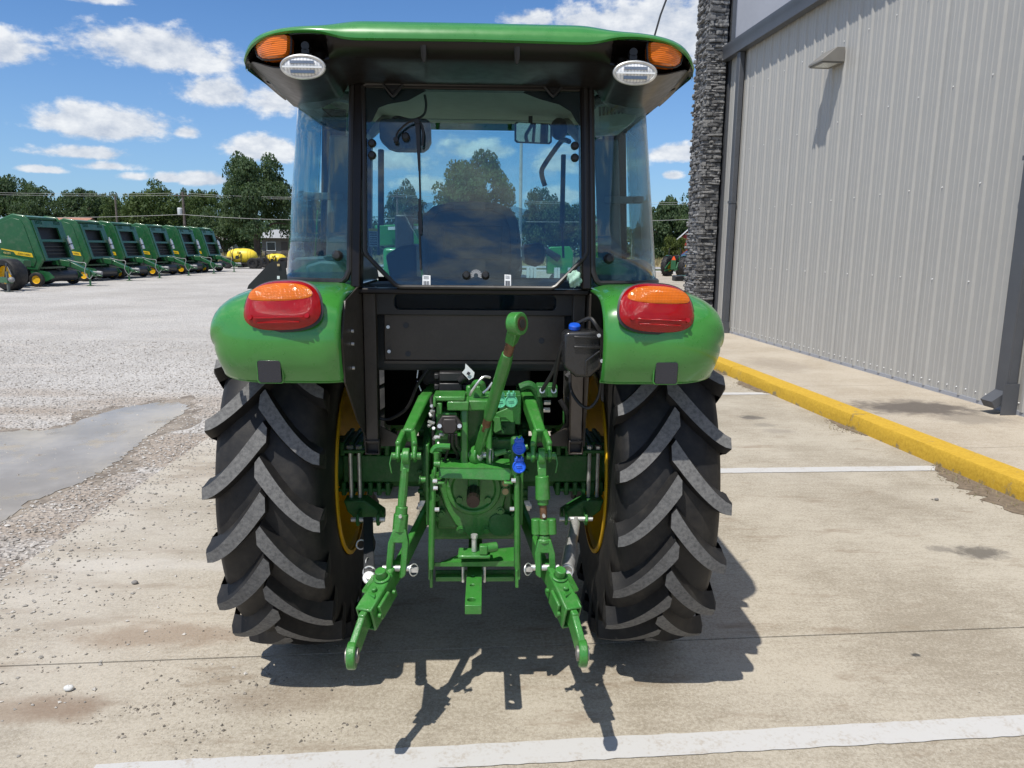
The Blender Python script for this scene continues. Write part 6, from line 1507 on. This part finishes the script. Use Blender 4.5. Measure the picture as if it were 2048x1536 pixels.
def house():
    c = G(545, 492); o = empty('house', (P(566, 480, 96).x, 96, .2)); tag(o, 'low pale house with a light roof behind the very large tree', 'house')
    MB().bb(-1.9, 5, -2.5, 3, 0, 2.5).build('wall', pm('house_siding_shaded', (.22, .20, .18), .8), o, smooth=0)  # siding and roof colours darkened to stand for the deep shade here
    MB().prism([(-2.3, -3.1, 2.45), (-2.3, .2, 3.5), (-2.3, 3.6, 2.45)], (7.8, 0, 0)).build('roof', pm('house_roof_shaded', (.34, .35, .36), .6), o, smooth=0)
    for x in (-.8, 2.6):
        w = MB().plate([(x - .55, .9), (x + .55, .9), (x + .55, 2.0), (x - .55, 2.0)], [[(x - .47, .98), (x + .47, .98), (x + .47, 1.92), (x - .47, 1.92)]], 0, .05, Matrix.Translation((0, -2.505, 0)) @ Matrix.Rotation(pi / 2, 4, 'X')).build('window', WHITE, o, smooth=0)
        MB().bb(x - .47, x + .47, -2.53, -2.51, .98, 1.92).build('pane', pm('dark_pane', (.03, .035, .04), .1), w, smooth=0)
    MB().bb(.4, 1.2, -2.54, -2.505, 0, 2.0).build('door', pm('house_door', (.12, .10, .09), .6), o, smooth=0)
    s = empty('shed', (P(448, 480, 99).x, 99, .2)); tag(s, 'small pale shed half hidden by shrubs left of the house', 'shed')
    MB().bb(-1.4, 1.4, -1, 1, 0, 2.2).build('wall', pm('shed_white', (.6, .6, .58), .8), s, smooth=0); MB().prism([(-1.6, -1.3, 2.15), (-1.6, 0, 2.9), (-1.6, 1.3, 2.15)], (3.2, 0, 0)).build('roof', pm('shed_roof', (.3, .3, .3), .7), s, smooth=0)
    # rusty roof behind the balers
    r = empty('old_barn', (P(128, 440, 92).x, 92, 0)); tag(r, 'old barn whose rusty red roof shows between the first two balers', 'barn')
    zt = P(128, 435, 92).z; MB().bb(-3, 3, -2, 2, 0, zt - .9).build('wall', pm('old_barn_wood', (.16, .13, .11), .9), r, smooth=0)
    MB().prism([(-3.3, -2.4, zt - 1.0), (-3.3, 0, zt), (-3.3, 2.4, zt - 1.0)], (6.6, 0, 0)).build('roof', pm('rusty_roof', (.36, .17, .11), .7, var=.25), r, smooth=0)
    b = empty('red_barn', (P(1412, 480, 84).x, 84, .2), radians(-19)); tag(b, 'red barn with a white metal roof just left of the stone column', 'barn')
    zt = P(1375, 447, 84).z; ze = P(1358, 480, 84).z; x0 = -2.7
    MB().prism([(x0, 0, 0), (x0 + 3.6, 0, 0), (x0 + 3.6, 0, ze), (x0 + 1.8, 0, zt), (x0, 0, ze)], (0, 9, 0)).build('wall', pm('barn_red', (.36, .045, .035), .7), b, smooth=0)
    m = MB(); m.prism([(x0 - .5, -.35, ze - .28), (x0 + 1.8, -.35, zt + .10), (x0 + 1.8, -.35, zt + .26), (x0 - .5, -.35, ze - .12)], (0, 9.6, 0)); m.prism([(x0 + 4.1, -.35, ze - .28), (x0 + 1.8, -.35, zt + .10), (x0 + 1.8, -.35, zt + .26), (x0 + 4.1, -.35, ze - .12)], (0, 9.6, 0)); m.build('roof', pm('barn_roof_white', (.72, .73, .74), .5), b, smooth=0)
    MB().bb(x0 + .9, x0 + 2.7, -.03, -.005, 0, 2.3).build('barn_door', pm('barn_door_red', (.28, .035, .03), .7), b, smooth=0)
house()

def suv():
    Y = 72; a = P(1378, 524, Y); S = empty('parked_car', (P(1397, 520, Y).x, Y, .0), radians(8)); tag(S, 'dark blue black car parked behind the small tractor', 'car')
    pt = pm('car_dark_paint', (.012, .014, .022), .2, coat=1); gl = pm('car_glass_dark', (.02, .025, .03), .05)
    side = [(-2.3, .35), (-2.35, .85), (-2.2, 1.05), (-1.75, 1.12), (-1.35, 1.62), (.9, 1.66), (1.6, 1.12), (2.2, 1.0), (2.35, .7), (2.3, .35)]
    MB().prism([(-x, -.9, z) for x, z in side], (0, 1.8, 0)).build('body', pt, S, bevel=.07, seg=3)
    for x0, x1 in ((-1.15, -.1), (-.02, .9)):
        MB().prism([(-x0, -.905, 1.14), (-x1 - (.35 if x1 > .5 else 0), -.905, 1.14), (-x1, -.86, 1.55), (-x0 - .0, -.86, 1.55)], (0, -.008, 0)).build('side_window', gl, S, smooth=0)
    for x in (-1.45, 1.4):
        for sd in (-1, 1): wheel(S, 'wheel', (x, sd * .82, .36), .36, .22, 'y', STEEL, .62)
    MB().bb(-2.37, -2.33, -.8, -.5, .75, .95).build('headlight', CLEARL, S); MB().bb(2.33, 2.37, -.8, -.5, .80, 1.0).build('rear_lamp', REDL, S)
suv()

def small_tractor():
    Y = 50; c = P(1347, 546, Y); T = empty('utility_tractor', (P(1352, 540, Y).x, Y, -.03), radians(-40)); tag(T, 'smaller green open tractor with roll bar and orange triangle parked beyond the cab tractor', 'tractor')
    for sd in (-1, 1):
        w = wheel(T, 'rear_wheel', (sd * .62, 0, .68), .68, .40, 'x', YELLOW, .52)
        m = MB()
        for k in range(18):
            for h in (-1, 1):
                a = 2 * pi * (k + .25 * h) / 18; m.bar((h * .02, .67 * cos(a), .67 * sin(a)), (h * .19, .65 * cos(a + .2), .65 * sin(a + .2)), .06, .07, up=(0, cos(a), sin(a)))
        m.build('tread', TYRE, w); wheel(T, 'front_wheel', (sd * .58, 1.75, .42), .42, .26, 'x', YELLOW, .55)
        m = MB(); m.lathe([(.72, sd * .42), (.74, sd * .60), (.73, sd * .70)], (0, 0, .68), (1, 0, 0), 10, ref=(0, -.35, .94), arc=-.9); m.build('fender', FGREEN, T)
    MB().bb(-.34, .34, .75, 2.2, .70, 1.20).build('hood', FGREEN, T, bevel=.06); MB().bb(-.24, .24, -.2, 2.0, .45, .75).build('chassis', FGREEN, T)
    m = MB(); m.tube([(-.42, -.25, .8), (-.42, -.30, 1.75), (-.36, -.30, 1.85), (-.36, -.3, 1.9)], .035, 8); m.tube([(.42, -.25, .8), (.42, -.30, 1.75), (.36, -.30, 1.85), (.36, -.3, 1.9)], .035, 8); m.bar((-.42, -.28, 1.3), (.42, -.28, 1.3), .06, .06); m.build('roll_bar', PLASTIC, T)
    MB().bb(-.24, .24, .0, .45, .95, 1.05).build('seat', PLASTIC, T, bevel=.03); MB().bb(-.23, .23, -.06, .02, 1.0, 1.42).build('seat_back', PLASTIC, T, bevel=.03)
    MB().prism([(-.18, -.40, 1.02), (.18, -.40, 1.02), (.04, -.40, 1.34), (-.04, -.40, 1.34)], (0, -.02, 0)).build('slow_triangle', pm('orange_triangle', (.85, .10, .02), .4), T, smooth=0)
    m = MB(); m.bar((-.3, -.35, .95), (-.4, -.8, .55), .07, .07); m.bar((.3, -.35, .95), (.4, -.8, .55), .07, .07); m.bar((-.2, -.3, .5), (-.36, -.95, .40), .06, .08); m.bar((.2, -.3, .5), (.36, -.95, .40), .06, .08); m.bb(-.18, .18, -.45, -.15, .5, 1.1); m.tube([(.25, -.3, 1.1), (.42, -.45, 1.3), (.45, -.4, 1.0)], .05, 8); m.build('hitch', FGREEN, T)
small_tractor()

def loader_tractor():
    """a green loader tractor standing ahead, seen in pieces through the cab glass"""
    Y = 13; T = empty('loader_tractor', (.35, Y, -.03), radians(6)); tag(T, 'green loader tractor standing ahead, glimpsed through the cab windows', 'tractor')
    LG = pm('loader_green', (.03, .24, .05), .4, coat=.3)
    zl = P(830, 463, Y).z; xl = P(790, 463, Y).x - .35; xr = P(850, 463, Y).x - .35
    m = MB(); m.bar((xl - .3, 0, zl - .05), (xr + .45, .3, zl + .02), .16, .34); m.bar((xr + .4, .3, zl), (xr + .5, 1.6, 1.0), .16, .30); o = m.build('loader_arm', LG, T, bevel=.02)
    MB().bar((xl - .1, -.09, zl + .07), (xr + .1, -.02, zl + .10), .012, .05).build('arm_stripe', WHITE, o, smooth=0)
    q = P(810, 470, Y); MB().bb(q.x - .35 - .15, q.x - .35 + .15, -.3, -.1, .2, q.z + .35).build('loader_post', PLASTIC, T, bevel=.03)
    MB().bb(xl - .2, xl + .9, .4, 2.2, .7, P(800, 492, Y).z).build('hood', LG, T, bevel=.06)
    a, b = P(1060, 505, Y), P(1140, 575, Y)
    pl = MB(); pl.prism([(P(x, y, Y).x - .35, .1, P(x, y, Y).z) for x, y in ((1098, 500), (1104, 490), (1145, 489), (1152, 502), (1150, 545), (1098, 545))], (0, .12, 0)); pl.build('mast_plate', LG, T, bevel=.015)
    pl = MB()
    for x in (1056, 1063, 1070, 1112, 1118, 1140): p = P(x, 560, Y); pl.bb(p.x - .375, p.x - .33, -.05, 0, P(x, 590, Y).z, P(x, 532, Y).z)
    pl.build('fork_tine', pm('tine_white', (.6, .62, .6), .5), T, smooth=0)
    pl = MB(); pl.bar((.1, .2, .9), (1.3, .2, .9), .2, .25); pl.bar((.3, .3, 1.5), (.4, 1.8, 1.0), .16, .3); pl.tube([(.55, .1, 1.55), (.75, .1, 1.75), (1.0, .1, 1.6)], .07, 8); pl.build('carrier_frame', PLASTIC, T, bevel=.02)
    MB().bb(-1.25, 1.4, 1.6, 2.6, .5, .92).build('chassis', LG, T, bevel=.05)
    MB().bb(-.7, .8, .9, 2.4, .80, 1.25).build('engine_cover', PLASTIC, T, bevel=.08)
    for x in (-1.3, 1.5): wheel(T, 'wheel', (x, 2.2, .66), .66, .42, 'x')
    for x in (-1.0, 1.2): wheel(T, 'wheel', (x, .9, .42), .42, .28, 'x')
loader_tractor()
def flat_trailer():
    Y = 20; a, b = P(1332, 556, Y), P(1388, 552, Y); T = empty('low_trailer', ((a.x + b.x) / 2 + .3, Y, -.03), radians(3)); tag(T, 'low green equipment frame lying behind the right fender', 'trailer')
    z = P(1360, 549, Y).z; MB().bb(-.25, 1.6, -.3, .5, z - .12, z).build('deck', FGREEN, T, bevel=.02)
    MB().bb(-.50, -.25, -.2, .1, z - .14, z + .01).build('coupling', PLASTIC, T, bevel=.03)
    for x in (0, 1.2): wheel(T, 'wheel', (x, -.3, .25), .25, .15, 'y', PLASTIC)
flat_trailer()

# ------------------------------------------------------------------ puddle, loose rock, litter, weeds
def puddle():
    r = random.Random(3)
    out = [(-60, 870), (40, 862), (120, 858), (170, 838), (230, 820), (310, 806), (360, 808), (376, 818), (350, 838), (300, 872), (262, 900), (225, 930), (150, 970), (70, 1000), (0, 1048), (-60, 1070)]
    pts = [G(x, y, -.03) for x, y in out]; pts = [p.to_3d() for p in pts]; pts = spline(pts + pts[:1], 8)[:-1]
    pts = [(p.x + r.uniform(-.03, .03), p.y + r.uniform(-.05, .05)) for p in pts]
    m, t, b = base_mat('muddy_water'); tc = t.new('ShaderNodeTexCoord').outputs['Object']
    n = t.noise(tc, .8, 6, .65); c = t.mix(t.ramp(n, .40, .62), (.28, .245, .19), (.37, .33, .27)); t.put(b.inputs['Base Color'], c)
    t.put(b.inputs['Roughness'], t.ramp(t.noise(tc, 3, 6, .7), .52, .66, .05, .5)); b.inputs['Specular IOR Level'].default_value = .22
    bn = t.new('ShaderNodeBump'); bn.inputs['Strength'].default_value = .05; bn.inputs['Distance'].default_value = .01; t.put(bn.inputs['Height'], t.noise(tc, 22, 3)); t.put(b.inputs['Normal'], bn.outputs[0])
    cx, cy = sum(p[0] for p in pts) / len(pts), sum(p[1] for p in pts) / len(pts)
    mud = []
    for k, (x, y) in enumerate(pts):
        dx, dy = x - cx, y - cy; dl = sqrt(dx * dx + dy * dy); e = .22 + .16 * sin(k * .31) + .10 * sin(k * .83 + 1) + r.uniform(-.03, .03); mud.append((x + dx / dl * max(.03, e), y + dy / dl * max(.03, e)))
    kind(MB().plate(mud, [], -.0315, .003).build('mud', rubber('wet_mud', (.15, .12, .09), (.33, .28, .22), 4, .35, .65, .6), None, smooth=0), 'structure')
    MBp = MB().plate(pts, [], -.030, .006); o = MBp.build('puddle', m, None, smooth=0); kind(o, 'structure')
    return pts
PUD = puddle()
def inpoly(x, y, poly):
    c = False; n = len(poly); j = n - 1
    for i in range(n):
        xi, yi = poly[i]; xj, yj = poly[j]
        if (yi > y) != (yj > y) and x < (xj - xi) * (y - yi) / (yj - yi) + xi: c = not c
        j = i
    return c
def rock_stuff(name, pts, mat, seed):
    """pts: (x, y, z, size): rough little stones in one mesh"""
    r = np.random.default_rng(seed); n = len(pts); P_ = np.array(pts)
    base = np.array([(1, 0, 0), (-1, 0, 0), (0, 1, 0), (0, -1, 0), (0, 0, 1), (0, 0, -1)], float)
    f = np.array([(0, 2, 4), (2, 1, 4), (1, 3, 4), (3, 0, 4), (2, 0, 5), (1, 2, 5), (3, 1, 5), (0, 3, 5)])
    v = base[None] * (1 + r.uniform(-.4, .4, (n, 6, 3))) + r.uniform(-.25, .25, (n, 6, 3))
    a = r.uniform(0, 2 * pi, n); ca, sa = np.cos(a)[:, None], np.sin(a)[:, None]; el = r.uniform(.6, 1.5, n)[:, None]
    x = v[..., 0] * el; y = v[..., 1]; z = v[..., 2] * r.uniform(.45, .8, n)[:, None]
    v = np.stack([x * ca - y * sa, x * sa + y * ca, z], -1) * P_[:, 3][:, None, None]; v += P_[:, None, :3]; v[..., 2] += P_[:, 3][:, None] * .35
    me = bpy.data.meshes.new(name); me.from_pydata(v.reshape(-1, 3).tolist(), [], (f[None] + 6 * np.arange(n)[:, None, None]).reshape(-1, 3).tolist()); me.materials.append(mat)
    o = bpy.data.objects.new(name, me); COL.objects.link(o); kind(o, 'stuff'); return o
def rock_mat(name, c0, c1):
    m, t, b = base_mat(name); rp = t.new('ShaderNodeNewGeometry').outputs['Random Per Island']; tc = t.new('ShaderNodeTexCoord').outputs['Object']
    t.put(b.inputs['Base Color'], t.mix(t.math('ADD', t.math('MULTIPLY', rp, .8), t.math('MULTIPLY', t.noise(tc, 60, 3), .3)), c0, c1)); b.inputs['Roughness'].default_value = .9; return m
RK = rock_mat('loose_rock', (.20, .175, .15), (.56, .53, .49)); RKD = rock_mat('dark_crumbs', (.075, .065, .055), (.34, .30, .25))
def gravel():
    r = random.Random(12); pts = []
    while len(pts) < 26000:
        y = 2.2 + 12 * r.random() ** 1.5; x = -2.42 - (y * .62 + 1.0) * r.random() ** 1.25
        ip = inpoly(x, y, PUD)
        edge = abs(x + 2.5) < .25
        if ip and r.random() > .05: continue
        pts.append((x, y, -.03 + (.0 if not ip else .0), r.uniform(.005, .013) * (1.5 if r.random() < .10 else 1)))
    rock_stuff('gravel', pts, RK, 1)
    pts = []
    while len(pts) < 3000:                                            # tracked out onto the slab
        d = r.expovariate(2.8); x = -2.5 + d; y = 1.6 + 7 * r.random() ** 1.3
        if x < -.9: pts.append((x, y, 0, r.choice((.003, .004, .005, .006, .007, .010))))
    rock_stuff('loose_gravel', pts, rock_mat('slab_gravel', (.10, .09, .08), (.55, .52, .47)), 2)
    pts = []
    for k in range(60):                                               # crumbs of soil off tyres, in little trails
        cx, cy = g2(r.uniform(60, 700), r.uniform(1180, 1520)); n = r.randint(3, 16)
        for i in range(n): pts.append((cx + r.gauss(0, .06), cy + r.gauss(0, .03), 0, r.uniform(.0015, .005)))
    for k in range(9):
        cx, cy = g2(r.uniform(230, 620), r.uniform(1370, 1500))
        for i in range(18): f = i / 18; pts.append((cx + .22 * f + r.gauss(0, .025), cy + .11 * f + r.gauss(0, .02), 0, r.choice((.002, .002, .003, .004, .007))))
    for k in range(160): cx, cy = g2(r.uniform(700, 2040), r.uniform(780, 1520)); pts.append((cx, cy, 0, r.uniform(.0015, .004)))
    pts.append((*g2(1865, 1000), 0, .012)); 
    rock_stuff('soil_crumbs', pts, RKD, 3)
    for i, (px, py, s, lab) in enumerate(((138, 1381, .020, 'white pebble lying alone on the concrete at lower left'), (1873, 1001, .016, 'single grey pebble on the concrete right of the tractor'), (270, 1168, .017, 'flat dark stone chip on the slab left of the rear tyre'))):
        g = G(px, py); m = MB(); rr = random.Random(i); m.sph((0, 0, s * .45), (s, s * .75, s * .55), 12, 8)
        m.v = [tuple(c * (1 + rr.uniform(-.1, .1)) for c in v) for v in m.v]
        o = m.build('pebble', pm('pebble_white', (.62, .62, .60), .8) if i == 0 else pm('pebble_grey', (.20, .19, .18), .8), None, smooth=70); o.location = (g.x, g.y, .002); tag(o, lab, 'pebble')
gravel()
def kerb_weeds():
    r = random.Random(9); vs = []; fs = []
    pts = []
    for (y0, y1, k) in ((4.4, 5.9, 900), (6.9, 7.6, 160), (9.0, 9.9, 260), (10.4, 12.4, 420), (2.5, 4.4, 300)):
        for i in range(k):
            y = r.uniform(y0, y1); w = .22 * sin(pi * (y - y0) / (y1 - y0)) + .03; x = 4.24 + WALL_A * y - abs(r.gauss(0, .5)) * w
            pts.append((x, y, .0, r.uniform(.002, .007)))
            if r.random() < .45:
                a = r.uniform(0, 2 * pi); L = r.uniform(.015, .06); b = len(vs); dx, dy = .0025 * cos(a + 1.57), .0025 * sin(a + 1.57)
                vs += [(x - dx, y - dy, 0), (x + dx, y + dy, 0), (x + L * .8 * cos(a), y + L * .8 * sin(a), L * r.uniform(.1, .9))]; fs.append((b, b + 1, b + 2))
    m, t, b = base_mat('dry_weed'); rp = t.new('ShaderNodeNewGeometry').outputs['Random Per Island']; t.put(b.inputs['Base Color'], t.mix(rp, (.10, .11, .03), (.34, .25, .13)))
    me = bpy.data.meshes.new('kerb_weeds'); me.from_pydata(vs, [], fs); me.materials.append(m); o = bpy.data.objects.new('kerb_weeds', me); COL.objects.link(o); kind(o, 'stuff')
    rock_stuff('kerb_dirt', pts, rock_mat('kerb_silt', (.10, .075, .05), (.30, .24, .17)), 4)
    # thin sheets of silt washed against the kerb
    sm = pm('silt', (.17, .13, .09), .95, var=.3, vs=20, bump=.6, bs=60)
    for (y0, y1, w) in ((4.3, 5.9, .26), (9.0, 9.9, .16), (10.4, 12.4, .20), (6.9, 7.6, .08)):
        q = []
        for i in range(25): f = i / 24; y = y0 + (y1 - y0) * f; q.append((4.262 + WALL_A * y - w * sin(pi * f) ** .7 * r.uniform(.6, 1.1) - .01, y))
        q += [(4.262 + WALL_A * (y0 + (y1 - y0) * f), y0 + (y1 - y0) * f) for f in (1, .5, 0)]
        kind(MB().plate(q, [], .001, .004).build('silt_patch', sm, None, smooth=0), 'stuff')
    g = G(1668, 838); m = MB(); rr = random.Random(4)
    for k in range(5):
        a = rr.uniform(0, 6); L = rr.uniform(.05, .11); m.prism([(0, 0, .01), (L * cos(a), L * sin(a), .02), (L * cos(a + .7), L * sin(a + .7) * .6, .05), (L * .4 * cos(a + .9), L * .4 * sin(a + .9), .06)], (0, .002, .003))
    o = m.build('litter', pm('grey_litter', (.5, .5, .48), .7, var=.4, vs=40), None, smooth=0); o.location = (g.x, g.y, .0); tag(o, 'crumpled pale scrap of litter lying at the foot of the yellow kerb', 'litter')
kerb_weeds()
